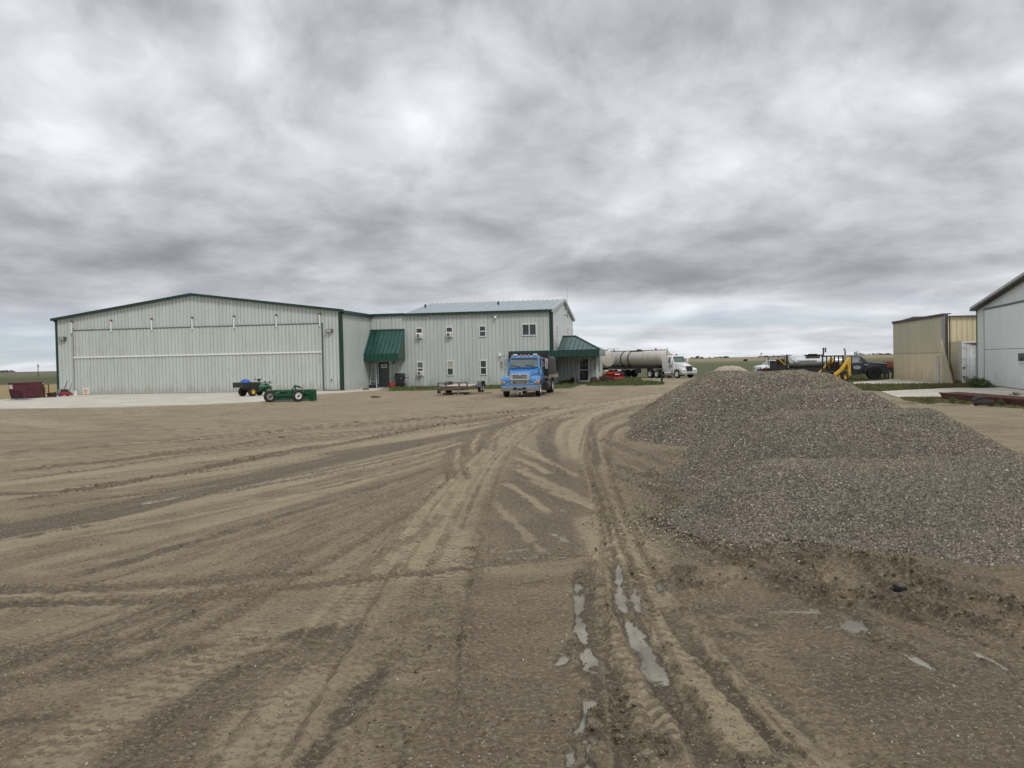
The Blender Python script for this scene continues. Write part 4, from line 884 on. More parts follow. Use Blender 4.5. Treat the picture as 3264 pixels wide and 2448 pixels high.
f=MB().bb(a,a+.11,T1-.08,T1+.02,c_,d_).bb(b_-.11,b_,T1-.08,T1+.02,c_,d_).bb(a+.11,b_-.11,T1-.08,T1+.02,d_-.09,d_).bb(a+.11,b_-.11,T1-.08,T1+.02,c_,c_+.16).bb(a+.11,b_-.11,T1-.06,T1+.02,(c_+d_)/2-.04,(c_+d_)/2+.03).build('glass_door',WHT,of,label='white framed glass door of the lobby')
MB().bb(a+.1,b_-.1,T1-.04,T1-.02,c_+.15,(c_+d_)/2-.03).build('pane',GLS,f); MB().bb(a+.1,b_-.1,T1-.04,T1-.02,(c_+d_)/2+.02,d_-.08).build('pane',GLS,f)
MB().bb(b_-.09,b_-.05,T1-.14,T1-.08,1.0,1.25).build('door_handle',GREY,f)
x,z=on_wall(OB,1896.5,1141,T1); MB().prism([(T1,z+.12),(T1-.22,z-.10),(T1,z-.10)],'x',x-.11,x+.11).build('porch_lamp',WHT,of)
MB().bb(OW+LS-.01,OW+LS+.03,T1+1.2,T1+2.0,1.0,2.25).build('window',M('slit_glass',(.10,.11,.11),.2),of,label='narrow slit window in the lobby side wall')
MB().bb(OW+LS-.12,OW+LS+.04,T1-.05,T1+.1,0,z0).build('corner_trim',WHT,of)
# antenna on the gable
x,z0_=on_side(WR,1808.5,993,.3); _,z1_=on_side(WR,1808.5,918,.3)
an=thing('antenna_mast','thin whip antenna fixed to the office gable','antenna',I0+u_*(OW+.3)+v_*x+Vector((0,0,z0_-.6)),BA)
MB().cyl((0,0,0),(0,0,z1_-z0_+.6),.028,.010,n=8).build('whip',GREY,an); MB().cyl((0,0,-.0),(0,0,1.2),.05,n=8).bb(-.3,.05,-.04,.04,.2,.28).bb(-.3,.05,-.04,.04,.8,.88).build('mount',GREY,an)
# --- tan hangar on the right
TAN=M('tan_steel',(.60,.525,.345),.5,.0,.06,1.,streak=True,dirt=(.36,.30,.2),dirt_amt=.25,splash=.3)
TAN2=M('upper_tan_steel',(.51,.452,.32),.5,.0,.06,1.,streak=True,dirt=(.32,.27,.2),dirt_amt=.2)
p0=G(3011,1221.5); p1=G(2849,1210)
TA=math.atan2((p1-p0).y,(p1-p0).x)-math.pi/2   # local y runs along the long face
TB=(p0,TA); TL=(p1-p0).length
th=thing('steel_shed','tan ribbed steel hangar with a dark edged roof beyond the far slab','hangar',p0,TA)
tz0=on_side(TB,3008,1003,0)[1]; tz1=on_side(TB,2850,1028,0)[1]; sz=on_side(TB,2930,1126.5,0)[1]
print('tan',TL,tz0,tz1,sz,math.degrees(TA))
TP=.22
mb=MB().ribquad((0,TL,0.03),(0,0,0.03),(0,0,sz),(0,TL,sz),TP,-.03,.06)
mb.add([(0,TL,0),(.25,TL,0),(.25,TL,tz1),(0,TL,tz1)],[(0,1,2,3)]).add([(.25,0,0),(.25,TL,0),(.25,TL,tz1),(.25,0,tz0)],[(0,1,2,3)]).add([(0,0,0),(.25,0,0),(.25,0,tz0),(0,0,tz0)],[(0,1,2,3)]).ribquad((.25,6.8,0),(14,6.8,0),(14,6.8,4.62),(.25,6.8,4.62),.36,.04,.05).add([(14,6.8,0),(14,TL,0),(14,TL,4.5),(14,6.8,4.6)],[(0,1,2,3)]).add([(.25,TL,0),(14,TL,0),(14,TL,4.5),(.25,TL,4.5)],[(0,1,2,3)])
mb.build('wall',TAN,th,autos='keep')
MB().ribquad((-.02,TL,sz+.02),(-.02,0,sz+.02),(-.02,0,tz0),(-.02,TL,tz1),TP,-.03,.06).build('upper_wall',TAN2,th,autos='keep')
MB().add([(-.12,-.12,tz0+.02),(.4,-.12,tz0+.02),(.4,TL+.1,tz1+.02),(-.12,TL+.1,tz1+.02),(-.12,-.12,tz0+.08),(.4,-.12,tz0+.08),(.4,TL+.1,tz1+.08),(-.12,TL+.1,tz1+.08)],[(0,3,2,1),(4,5,6,7),(0,1,5,4),(1,2,6,5),(2,3,7,6),(3,0,4,7)]).add([(.2,6.6,4.62),(14.2,6.6,4.62),(14.2,TL+.1,4.45),(.3,TL+.1,4.45),(.2,6.6,4.70),(14.2,6.6,4.70),(14.2,TL+.1,4.53),(.3,TL+.1,4.53)],[(0,3,2,1),(4,5,6,7),(0,1,5,4),(1,2,6,5),(2,3,7,6),(3,0,4,7)]).build('roof',M('brown_roof',(.09,.075,.06),.5),th)
MB().add([(-.10,-.1,tz0-.1),(-.10,TL,tz1-.1),(-.10,TL,tz1+.04),(-.10,-.1,tz0+.04),(-.02,-.1,tz0-.1),(-.02,TL,tz1-.1),(-.02,TL,tz1+.04),(-.02,-.1,tz0+.04)],[(0,1,2,3),(4,7,6,5),(0,4,5,1),(3,2,6,7),(0,3,7,4),(1,5,6,2)]).build('eave_trim',M('dark_brown',(.06,.045,.035),.6),th)
MB().bb(-.06,.05,-.06,.28,0,tz0).build('corner_trim',GREY,th); MB().bb(.05,.22,-.07,-.0,0,tz0-.05).build('downpipe',M('dark_brown',(.06,.045,.035),.6),th)
y0,z_=on_side(TB,2995,1134,0); y1,_=on_side(TB,2985,1134,0)
MB().bb(-.05,.0,y0,y1,.05,z_).build('door',M('grey_door',(.42,.42,.41),.5),th)
MB().bb(.30,.38,-.04,-.01,.0,tz0-.1).build('corner_trim',M('dark_brown',(.06,.045,.035),.6),th)
# leaning loose panel by the shed
lp=thing('leaning_sheet','loose tan steel panel leaning on the shed wall','steel panel',G(3036,1223),TA)
MB().add([(-.55,.12,.0),(.10,.12,.0),(-.45,.5,2.9),(-.5,.5,2.9),(-.55,.16,.0),(.10,.16,.0),(-.45,.54,2.9),(-.5,.54,2.9)],[(0,1,2,3),(4,7,6,5),(0,4,5,1),(1,5,6,2),(2,6,7,3),(3,7,4,0)]).build('panel',TAN2,lp)
MB().box((.12,.3,.62),(.07,.07,1.25),ry=-.14).build('post',RUST,lp); MB().bb(.1,.55,.15,.4,0,.2).build('rusty_scrap',RUST,lp)
# --- sea container
c0=G(3059,1220.5); CAa=TA+R(3)
ct=thing('shipping_container','scuffed white shipping container end between tan shed and white hangar','container',(c0.x,c0.y-.3,.0),TA)
CW=M('container_white',(.68,.70,.70),.5,.0,.06,3.,dirt=(.18,.10,.06),dirt_amt=.35)
HZ=2.75
MB().bb(0,2.4,0.06,6.,.08,HZ).build('body',CW,ct)
f=MB(); f.bb(0,.10,-.02,.1,0,HZ).bb(2.3,2.4,-.02,.1,0,HZ).bb(.1,2.3,-.02,.1,HZ-.12,HZ).bb(.1,2.3,-.02,.1,0,.14).build('end_frame',CW,ct)
for s in (0,1):
    x0=.11+s*1.10; d=MB().ribquad((x0,.02,.15),(x0+1.07,.02,.15),(x0+1.07,.02,HZ-.13),(x0,.02,HZ-.13),.27,.03,.08).build('door',CW,ct,autos='keep')
    for q in (.25,.8): MB().tube([(x0+q,-.04,.2),(x0+q,-.04,HZ-.2)],.02).bb(x0+q-.06,x0+q+.06,-.05,0,1.1,1.16).build('lock_rod',CW,d)
    for z in (.35,.95,1.6,2.3): MB().bb(x0-.06 if s==0 else x0+1.02,x0+.06 if s==0 else x0+1.14,-.05,0,z,z+.1).build('hinge',RUST if z<1 else CW,d)
MB().add([(.15,-.025,HZ-.15),(.6,-.025,HZ-.13),(1.4,-.025,HZ-.12),(1.3,-.025,HZ-.2),(.8,-.025,HZ-.28),(.5,-.025,HZ-.19)],[(0,1,2,3,4,5)]).build('rust_patch',RUST,ct); MB().add([(.12,.0,.18),(.45,.0,.18),(.4,.0,.42),(.2,.0,.45)],[(0,1,2,3)]).build('rust_patch',RUST,ct)
# --- white hangar, right edge
q0=G(3116,1224.5); q1=G(3264,1243.5)
WA=math.atan2((q0-q1).y,(q0-q1).x)-math.pi/2; WB=(q0,WA)
wh=thing('white_hangar','white steel hangar cut by the right edge of the photo','hangar',q0,WA)
WW=M('white_steel',(.70,.75,.74),.42,.0,.03,1.,streak=True,dirt=(.45,.46,.43),dirt_amt=.15,splash=.22)
def ws(px,py,xl=0): return on_side(WB,px,py,xl)
e0=ws(3104,988)[1]; yR,eR=ws(3264,892); slope=(eR-e0)/(-yR+0.)
HALF=12.; pkz=e0+slope*HALF
print('white',e0,yR,eR,slope,math.degrees(WA))
D_=14
mb=MB().ribquad((0,0,0),(0,-HALF,0),(0,-HALF,pkz),(0,0,e0),.3,-.012,.03).ribquad((0,-HALF,0),(0,-2*HALF,0),(0,-2*HALF,e0),(0,-HALF,pkz),.3,-.012,.03)
mb.add([(0,0,0),(D_,0,0),(D_,0,e0),(0,0,e0)],[(0,3,2,1)]).add([(0,-2*HALF,0),(D_,-2*HALF,0),(D_,-2*HALF,e0),(0,-2*HALF,e0)],[(0,1,2,3)]).add([(D_,0,0),(D_,-2*HALF,0),(D_,-2*HALF,e0),(D_,-HALF,pkz),(D_,0,e0)],[(0,1,2,3,4)])
mb.build('wall',WW,wh,autos='keep')
RW=M('grey_roof',(.40,.41,.40),.45,.3); mb=MB()
mt=MB()
for ya_,za_,yb_,zb_ in ((.35,e0-.35*slope,-HALF,pkz),(-HALF,pkz,-2*HALF-.35,e0-.35*slope)):
    mb.add([(-.35,ya_,za_+.17),(-.35,yb_,zb_+.17),(D_,yb_,zb_+.17),(D_,ya_,za_+.17),(-.35,ya_,za_+.03),(-.35,yb_,zb_+.03),(D_,yb_,zb_+.03),(D_,ya_,za_+.03)],[(0,1,2,3),(4,7,6,5),(0,4,5,1),(1,5,6,2),(2,6,7,3),(3,7,4,0)])
    mt.add([(-.36,ya_,za_+.02),(-.36,yb_,zb_+.02),(-.36,yb_,zb_-.06),(-.36,ya_,za_-.06),(-.01,ya_,za_+.02),(-.01,yb_,zb_+.02),(-.01,yb_,zb_-.08),(-.01,ya_,za_-.08)],[(0,1,2,3),(4,7,6,5),(0,4,5,1),(1,5,6,2),(2,6,7,3),(3,7,4,0)])
mb.build('roof',RW,wh); mt.build('rake_trim',M('dark_brown',(.06,.045,.035),.6),wh)
MB().bb(-.04,.06,-.04,.10,0,e0).build('corner_trim',M('grey_green',(.12,.13,.12),.6),wh)
yd,zd=ws(3143,986); ye,ze=ws(3264,967); zs=ws(3143,1114)[1]
print('door',yd,zd,ze,zs)
d=MB(); d.bb(-.10,-.0,-22.,yd,.06,zs-.015).bb(-.10,-.0,-22.,yd,zs+.015,(zd+ze)/2).build('hangar_door',WW,wh)
d=bpy.data.objects['hangar_door']
MB().bb(-.14,-.02,-22.2,yd+.1,(zd+ze)/2,(zd+ze)/2+.1).build('door_track',SEAM,d); MB().bb(-.12,-.02,yd+.0,yd+.08,.0,(zd+ze)/2).build('side_seam',M('grey_seam',(.26,.27,.26),.6),d)
MB().bb(-.08,.0,-23,0,-.02,.10).build('base_trim',M('dirt_brown',(.09,.07,.05),.9),wh)
yw,zw1=ws(3256,1126); zw0=ws(3258,1151)[1]
f=MB().bb(-.16,-.09,yw-1.2,yw,zw0,zw1).build('window',M('dark_frame',(.03,.028,.026),.5),wh); MB().bb(-.17,-.15,yw-1.12,yw-.08,zw0+.08,zw1-.08).build('pane',GLS,f); MB().bb(-.2,-.09,yw-1.25,yw+.05,zw0-.07,zw0).build('sill',WHT,f)
# ================================================================== vehicles and equipment
CHR=M('chrome',(.62,.63,.64),.18,.9,.08,6.)
ALU=M('dull_aluminium',(.42,.43,.44),.38,.7,.12,6.,dirt=(.2,.17,.13),dirt_amt=.4)
BLU=M('truck_blue',(.018,.17,.44),.30,.0,.04,1.,dirt=(.16,.17,.18),dirt_amt=.05,coat=.5)
ORG=M('amber_lens',(.62,.20,.04),.25,.0,.1,6.); REDL=M('red_lens',(.35,.03,.025),.3)
WIN=M('windscreen',(.085,.115,.115),.10,.0,.25,2.5,spec=.8)
DK=M('dark_steel',(.030,.029,.030),.6,.2,.3,5.,dirt=(.09,.075,.055),dirt_amt=.4)
WPT=M('truck_white',(.70,.72,.71),.3,.0,.04,2.,dirt=(.33,.30,.25),dirt_amt=.22,coat=.4)
WOOD=M('weathered_wood',(.26,.22,.165),.85,.0,.3,6.,dirt=(.1,.085,.065),dirt_amt=.5)
YEL=M('machine_yellow',(.62,.38,.045),.42,.0,.08,3.,dirt=(.2,.15,.08),dirt_amt=.4)
def wheel(par,x,y,z,r,w,side,rim=ALU,rr=.58,dual=False,n=28):
    # axle along local x, outer face towards side (+1/-1)
    a=(side,0,0); c=(x,y,z); ww=w/2
    pr=[(-ww,r*.62),(-ww,r*.88),(-ww*.82,r*.97),(-ww*.4,r),(ww*.4,r),(ww*.82,r*.97),(ww,r*.88),(ww*.96,r*.70),(ww*.8,r*rr),(ww*.3,r*rr*.98)]
    m=MB().lathe(c,a,pr,n); t=m.build('wheel',RUB,par,smooth=True)
    q=MB().lathe(c,a,[(ww*.2,r*rr*.98),(ww*.86,r*rr*1.0),(ww*.80,r*rr*.86),(ww*.30,r*rr*.72),(ww*.34,r*rr*.40),(ww*.62,r*rr*.34),(ww*.66,r*rr*.1)],n).build('rim',rim,t,smooth=True)
    for k in range(5):
        an=k*math.tau/5+.3; q2=None
    return t
def sym(f,*a):
    for s in (-1,1): f(s,*a)
# ---------------------------------------------------------------- blue flatbed truck
hd=Vector((-.166,-.986,0)); rz=math.atan2(-hd.x,hd.y)
b0=at(1657,49.5,0)
bt=thing('flatbed_truck','bright blue flatbed truck with chrome grille facing the yard','truck',b0,rz)
# local: +y forwards, +x the truck's right
def sec(y,pts): return [(p[0],y,p[1]) for p in pts]+[(-p[0],y,p[1]) for p in pts[::-1]]
hood=[sec(-.12,[(.48,.95),(.50,1.16),(.47,1.26),(.30,1.31)]),sec(-.45,[(.56,.95),(.59,1.24),(.54,1.37),(.34,1.42)]),sec(-1.1,[(.68,.95),(.76,1.32),(.68,1.50),(.42,1.52)]),sec(-1.72,[(.84,.95),(.90,1.38),(.84,1.62),(.5,1.64)])]
MB().loft(hood).build('hood',BLU,bt,bevel=.02)
hv=MB().bb(-.14,.14,-.90,-.76,1.44,1.475).build('hood_vent',BLK,bt)
MB().box((0,-1.52,1.60),(1.36,.28,.05),rx=.12).build('cowl',M('cowl_blue',(.018,.105,.36),.4),bt)
def fender(s):
    m=MB(); pr=[]
    outer=[(-.05,.74),(-.04,.95),(-.12,1.06),(-.40,1.17),(-.85,1.22),(-1.30,1.17),(-1.62,.98),(-1.74,.72)]; inner=[(-.42,.60),(-.46,.74),(-.58,.92),(-.84,1.03),(-1.15,1.03),(-1.42,.90),(-1.54,.72),(-1.6,.72)]
    outer=[(-.05,.60)]+outer[0:]; inner=[(-.42,.60)]+inner[1:]+[(-1.64,.70)]
    poly=outer+inner[::-1]
    a=[(s*.50,y,z+.0) for y,z in poly]; b=[(s*.95,y,z) for y,z in poly]; c=[(s*1.09,y-.04*(y>-.3),z-.06 if z>.8 else z) for y,z in poly]
    m.loft([a,b,c]); f=m.build('fender',BLU,bt,bevel=.015)
    # headlight unit with the grey surround
    MB().add([(s*.56,-.035,.73),(s*1.08,-.06,.72),(s*1.08,-.10,.95),(s*.76,-.035,.93),(s*.56,-.2,.74),(s*1.08,-.2,.72),(s*1.08,-.2,.95),(s*.76,-.2,.93)],[(0,1,2,3),(4,7,6,5),(0,4,5,1),(1,5,6,2),(2,6,7,3),(3,7,4,0)]).build('headlight_surround',ALU,f)
    h=MB().bb(s*.80,s*.99,-.06,-.018,.755,.915).build('headlight',M('lamp_glass',(.35,.35,.32),.1,.5),f,bevel=.015)
    MB().cyl((s*.86,-.03,.835),(s*.86,-.005,.835),.05,.05,14).build('bulb_reflector',CHR,h)
    MB().bb(s*.99,s*1.095,-.12,-.03,.75,.925).build('indicator',ORG,f,bevel=.02)
    wheel(bt,s*.93,-1.02,.47,.47,.27,s,rim=CHR)
    # mirror
    m=MB().tube([(s*.93,-1.75,1.62),(s*1.28,-1.62,1.78)],.018).tube([(s*.93,-1.95,2.20),(s*1.34,-1.62,2.15)],.018).tube([(s*1.18,-1.66,1.74),(s*1.05,-1.72,2.18)],.014)
    a_=m.build('mirror_arm',ALU,bt)
    q=MB().bb(s*1.24,s*1.40,-1.72,-1.60,1.66,2.13).build('mirror',ALU,a_,bevel=.03)
    MB().bb(s*1.29,s*1.34,-1.60,-1.59,1.87,2.02).build('marker_lamp',REDL,q); MB().bb(s*1.25,s*1.39,-1.72,-1.61,1.56,1.65).build('lower_mirror',ALU,q,bevel=.02)
sym(fender)
g=MB(); 
for k in range(5): g.bb(-.42,.42,-.10,-.045,1.015+k*.056,1.040+k*.056)
g.loft([[(x,-.12,z) for x,z in ((-.56,.985),(.56,.985),(.585,1.12),(.54,1.27),(-.54,1.27),(-.585,1.12))],[(x*.985,-.03,z) for x,z in ((-.56,.985),(.56,.985),(.585,1.12),(.54,1.27),(-.54,1.27),(-.585,1.12))]],cap=False)
fr=[]; 
for (x0,z0),(x1,z1) in zip([(-.56,.985),(.56,.985),(.585,1.12),(.54,1.27),(-.54,1.27),(-.585,1.12)],[(.56,.985),(.585,1.12),(.54,1.27),(-.54,1.27),(-.585,1.12),(-.56,.985)]): g.tube([(x0*.97,-.04,z0),(x1*.97,-.04,z1)],.028,8)
g.bb(-.54,-.40,-.09,-.04,1.0,1.25).bb(.40,.54,-.09,-.04,1.0,1.25)
gr_=g.build('grille',CHR,bt); MB().bb(-.52,.52,-.13,-.09,1.0,1.26).build('grille_backing',BLK,gr_)
MB().lathe((0,-.03,1.262),(0,1,0),[(0,.001),(0,.09),(.02,.085),(.025,.001)],16).build('badge',CHR,gr_)
g=MB().bb(-.50,.50,-.12,-.05,.90,.93).bb(-.50,.50,-.12,-.05,.735,.76)
for s in (-1,1):
    for k in range(3): g.bb(s*.38,s*.52,-.09,-.04,.765+k*.05,.795+k*.05)
g2=g.build('lower_grille',CHR,bt); MB().bb(-.40,.40,-.13,-.075,.76,.90).build('grille_backing',BLK,g2)
tx=text('lettering','STERLING',.115,CHR,g2,(0,-.07,.83),(math.pi/2,0,math.pi),.004,1.15,.002)
MB().bb(-1.05,1.05,-.5,-.03,.64,.735).build('valance',BLU,bt)
bp_=MB().loft([[(x,y,z) for x,y in ((-1.10,-.55),(-1.10,-.12),(-.96,.02),(.96,.02),(1.10,-.12),(1.10,-.55))] for z in (.35,.655)]).build('bumper',M('grey_bumper',(.26,.275,.30),.38,.5,.08,5.),bt,bevel=.015)
for x in (-.26,0,.26): MB().bb(x-.11,x+.11,.018,.028,.42 if x else .40,.55 if x else .49).build('tow_slot',BLK,bp_)
MB().bb(-.15,.15,-.1,.05,.30,.37).bb(-.15,-.08,-.1,.06,.17,.30).bb(.08,.15,-.1,.06,.17,.30).build('tow_hook',ALU,bp_)
cab=[sec(-1.70,[(.92,.72),(.95,1.20),(.92,1.60),(.80,1.62)]),sec(-1.74,[(.93,.72),(.96,1.20),(.93,1.62),(.84,1.66)]),sec(-2.06,[(.94,.72),(.97,1.20),(.86,2.20),(.76,2.27)]),sec(-2.3,[(.94,.72),(.97,1.2),(.85,2.24),(.72,2.35)]),sec(-3.3,[(.94,.72),(.97,1.2),(.86,2.22),(.74,2.33)])]
cb=MB().loft(cab).build('cab',BLU,bt,bevel=.02)
MB().add([(-.84,-1.67,1.66),(.84,-1.67,1.66),(.76,-1.96,2.20),(-.76,-1.96,2.20),(-.84,-1.75,1.66),(.84,-1.75,1.66),(.78,-2.05,2.20),(-.78,-2.05,2.20)],[(0,1,2,3),(4,7,6,5),(0,4,5,1),(1,5,6,2),(2,6,7,3),(3,7,4,0)]).build('windscreen',WIN,cb)
MB().add([(-.775,-1.90,2.115),(.775,-1.90,2.115),(.76,-1.95,2.21),(-.76,-1.95,2.21)],[(0,1,2,3)]).build('visor_band',BLK,cb)
for s in (-1,1):
    MB().add([(s*.955,-1.95,1.55),(s*.955,-2.9,1.50),(s*.885,-2.85,2.14),(s*.89,-2.15,2.14)],[(0,1,2,3)]).build('side_window',WIN,cb)
    MB().tube([(s*.62 if s<0 else .20,-1.655,1.70),(s*.40 if s<0 else .55,-1.68,1.77),(s*.1 if s<0 else .8,-1.69,1.78)],.014).build('wiper',BLK,cb)
    MB().tube([(s*1.0,-1.8,1.25),(s*1.04,-1.8,1.9),(s*1.0,-2.0,2.0)],.014).build('grab_rail',CHR,cb)
    MB().bb(s*.47,s*.70,-2.42,-2.18,2.34,2.44).build('beacon',M('clear_beacon',(.66,.69,.70),.2),cb,bevel=.02)
    MB().cyl((s*1.06,-2.55,.55),(s*1.06,-3.5,.55),.27,n=20).build('fuel_tank',DK,bt)
for x in (-.76,-.22,0,.22,.76): MB().lathe((x,-2.16,2.345 if abs(x)<.5 else 2.30),(0,.2,1),[(-.03,.055),(.03,.055),(.06,.03)],12).build('roof_marker',ORG,cb)
MB().bb(-.42,-.32,-8.2,-.4,.55,.78).bb(.32,.42,-8.2,-.4,.55,.78).bb(-.3,.3,-3,-.6,.3,.75).build('chassis',DK,bt)
dk=MB().bb(-1.18,1.18,-8.4,-3.62,.98,1.14).build('deck',WOOD,bt)
MB().bb(-1.22,-1.16,-8.4,-3.62,.95,1.17).bb(1.16,1.22,-8.4,-3.62,.95,1.17).build('deck_rail',M('rail_wood',(.20,.175,.14),.85),dk)
hb=MB().bb(-1.16,1.16,-3.72,-3.60,1.14,2.48).bb(-1.20,-1.12,-3.70,-3.58,1.1,2.62).bb(1.12,1.20,-3.70,-3.58,1.1,2.62).build('headboard',BLK,bt)
MB().loft([[(x,y,z) for x,z in ((-1.14,1.16),(-1.17,1.5),(-1.17,2.15),(-1.05,2.30),(.2,2.3),(.3,1.16))] for y in (-7.4,-3.85)]).build('tarped_load',M('black_tarp',(.020,.019,.022),.65,.0,.4,2.,bump=.8,bscale=6),bt,bevel=.06,smooth=True)
for s in (-1,1):
    wheel(bt,s*.86,-6.75,.47,.47,.44,s,rim=WHT); 
    MB().bb(s*.66,s*1.08,-5.95,-5.93,.22,.95).build('mudflap',BLK,bt); MB().bb(s*.62,s*1.0,-3.5,-3.1,.5,1.0).build('tool_box',DK,bt)
    for k in range(8):
        an=k*math.tau/8
MB().bb(-1.12,-1.0,-4.6,-3.7,.62,1.0).bb(-1.1,-.5,-5.6,-4.8,.45,.98).build('side_box',BLK,bt)
MB().box((-1.30,-5.4,1.05),(.30,1.9,.07),ry=.18).build('loose_planks',WOOD,bt)
# ---------------------------------------------------------------- white tractor unit
hd=Vector((.5,-.866,0)); rzw=math.atan2(-hd.x,hd.y)
w0=at(2200,88.6,0)
wt=thing('tractor_truck','white highway tractor with square black grille in front of the tanker','truck',w0,rzw)
K=.86
def kk(pts): return [(a*K,b*K) for a,b in pts]
def sk_(y,pts): return sec(y*K,kk(pts))
MB().loft([sk_(-.20,[(.50,.75),(.52,1.20),(.50,1.42),(.30,1.46)]),sk_(-.9,[(.62,.9),(.66,1.45),(.58,1.66),(.36,1.70)]),sk_(-1.75,[(.86,.9),(.90,1.5),(.80,1.82),(.5,1.86)])]).build('hood',WPT,wt,bevel=.02)
def fw(s):
    outer=[(-.05,.62),(-.05,.98),(-.20,1.12),(-.6,1.22),(-1.05,1.26),(-1.45,1.15),(-1.75,.85),(-1.9,.55)]; inner=[(-.55,.55),(-.60,.85),(-.80,1.02),(-1.05,1.06),(-1.32,1.0),(-1.55,.8),(-1.62,.55)]
    poly=outer+inner[::-1]
    f=MB().loft([[(s*x*K,y*K,z*K) for y,z in poly] for x in (.50,.98,1.10)]).build('fender',WPT,wt,bevel=.02)
    MB().add([(s*.62*K,-.035*K,.80*K),(s*.98*K,-.04*K,.78*K),(s*1.0*K,-.10*K,.92*K),(s*.66*K,-.07*K,.96*K)],[(0,1,2,3)]).bb(s*.64*K,s*.98*K,-.12*K,-.03*K,.8*K,.92*K).build('headlight',M('lamp_glass',(.35,.35,.32),.1,.5),f)
    wheel(wt,s*.98*K,-1.08*K,.50*K,.50*K,.28*K,s,rim=WHT)
    for y in (-4.75,-6.05): wheel(wt,s*.88*K,y*K,.50*K,.50*K,.55*K,s,rim=WHT)
    MB().cyl((s*1.02*K,-2.0*K,.55*K),(s*1.02*K,-3.1*K,.55*K),.27*K,n=18).build('fuel_tank',CHR,wt)
    MB().bb(s*.80*K,s*1.12*K,-3.2*K,-1.95*K,.22*K,.28*K).bb(s*.8*K,s*1.1*K,-3.2*K,-1.95*K,.80*K,.85*K).build('step',ALU,wt)
    a_=MB().tube([(s*.95*K,-1.9*K,1.7*K),(s*1.25*K,-1.85*K,1.8*K)],.015).tube([(s*.9*K,-2.1*K,2.5*K),(s*1.25*K,-1.85*K,2.5*K)],.015).build('mirror_arm',CHR,wt)
    MB().bb(s*1.16*K,s*1.34*K,-1.92*K,-1.82*K,1.78*K,2.35*K).build('mirror',WPT,a_,bevel=.02)
    MB().cyl((s*.74*K,-3.15*K,.9*K),(s*.74*K,-3.15*K,3.55*K),.07*K,n=12).build('exhaust_stack',ALU,wt) if s>0 else None
    MB().bb(s*.70*K,s*1.06*K,-6.95*K,-3.9*K,1.05*K,1.09*K).build('quarter_fender',DK,wt)
sym(fw)
g=MB().bb(-.50*K,.50*K,-.19*K,-.13*K,.78*K,1.42*K).build('grille_frame',CHR,wt); MB().bb(-.45*K,.45*K,-.13*K,-.115*K,.82*K,1.38*K).build('grille',M('grille_black',(.035,.035,.034),.5,.3),g)
b_=MB().loft([[(x*K,y*K,z*K) for x,y in ((-1.14,-.6),(-1.14,-.12),(-.95,.05),(.95,.05),(1.14,-.12),(1.14,-.6))] for z in (.42,.74)]).build('bumper',CHR,wt,bevel=.015)
MB().bb(-.42*K,.42*K,.045*K,.06*K,.47*K,.55*K).build('air_slot',BLK,b_)
cb=MB().loft([sk_(-1.72,[(.92,.6),(.96,1.4),(.93,1.80),(.8,1.84)]),sk_(-1.80,[(.94,.6),(.98,1.4),(.95,1.84),(.84,1.88)]),sk_(-2.15,[(.95,.6),(.99,1.4),(.88,2.52),(.78,2.60)]),sk_(-2.5,[(.95,.6),(.99,1.4),(.86,2.58),(.70,2.70)]),sk_(-3.35,[(.95,.6),(.99,1.4),(.88,2.56),(.72,2.66)])]).build('cab',WPT,wt,bevel=.025)
MB().add([(-.86*K,-1.73*K,1.90*K),(.86*K,-1.73*K,1.90*K),(.80*K,-2.02*K,2.50*K),(-.80*K,-2.02*K,2.50*K)],[(0,1,2,3)]).build('windscreen',M('green_windscreen',(.06,.11,.095),.08,.0,.3,3.,spec=.8),cb)
MB().add([(-.80*K,-1.98*K,2.44*K),(.80*K,-1.98*K,2.44*K),(.78*K,-2.03*K,2.54*K),(-.78*K,-2.03*K,2.54*K)],[(0,1,2,3)]).build('visor_band',BLK,cb)
for s in (-1,1):
    MB().add([(s*.978*K,-1.98*K,1.80*K),(s*.975*K,-2.70*K,1.80*K),(s*.915*K,-2.66*K,2.42*K),(s*.92*K,-2.22*K,2.42*K)],[(0,1,2,3)]).build('side_window',GLS,cb)
MB().add([(.992*K,-2.0*K,1.32*K),(.992*K,-2.0*K,1.52*K),(.99*K,-2.2*K,1.6*K),(.99*K,-2.45*K,1.6*K),(.99*K,-2.62*K,1.5*K),(.99*K,-2.62*K,1.34*K),(.992*K,-2.4*K,1.24*K),(.992*K,-2.2*K,1.24*K)],[tuple(range(8))]).build('door_emblem',M('grey_decal',(.30,.28,.30),.5,var=.4,scale=14),cb)
MB().bb(-.94*K,.94*K,-3.9*K,-3.36*K,.8*K,2.35*K).build('side_fairing',WPT,wt,bevel=.03)
MB().bb(-.5*K,-.1*K,-2.7*K,-2.6*K,2.68*K,2.76*K).bb(.0*K,.4*K,-2.7*K,-2.6*K,2.68*K,2.76*K).build('air_horn',CHR,cb)
MB().cyl((.55*K,-2.6*K,2.66*K),(.55*K,-2.6*K,2.86*K),.09*K,n=12).build('amber_beacon',ORG,cb); MB().cyl((-.1*K,-2.45*K,2.7*K),(-.1*K,-2.45*K,2.86*K),.07*K,n=10).build('red_beacon',REDL,cb)
MB().bb(-.42*K,-.32*K,-7.0*K,-.4*K,.6*K,.82*K).bb(.32*K,.42*K,-7*K,-.4*K,.6*K,.82*K).build('chassis',DK,wt)
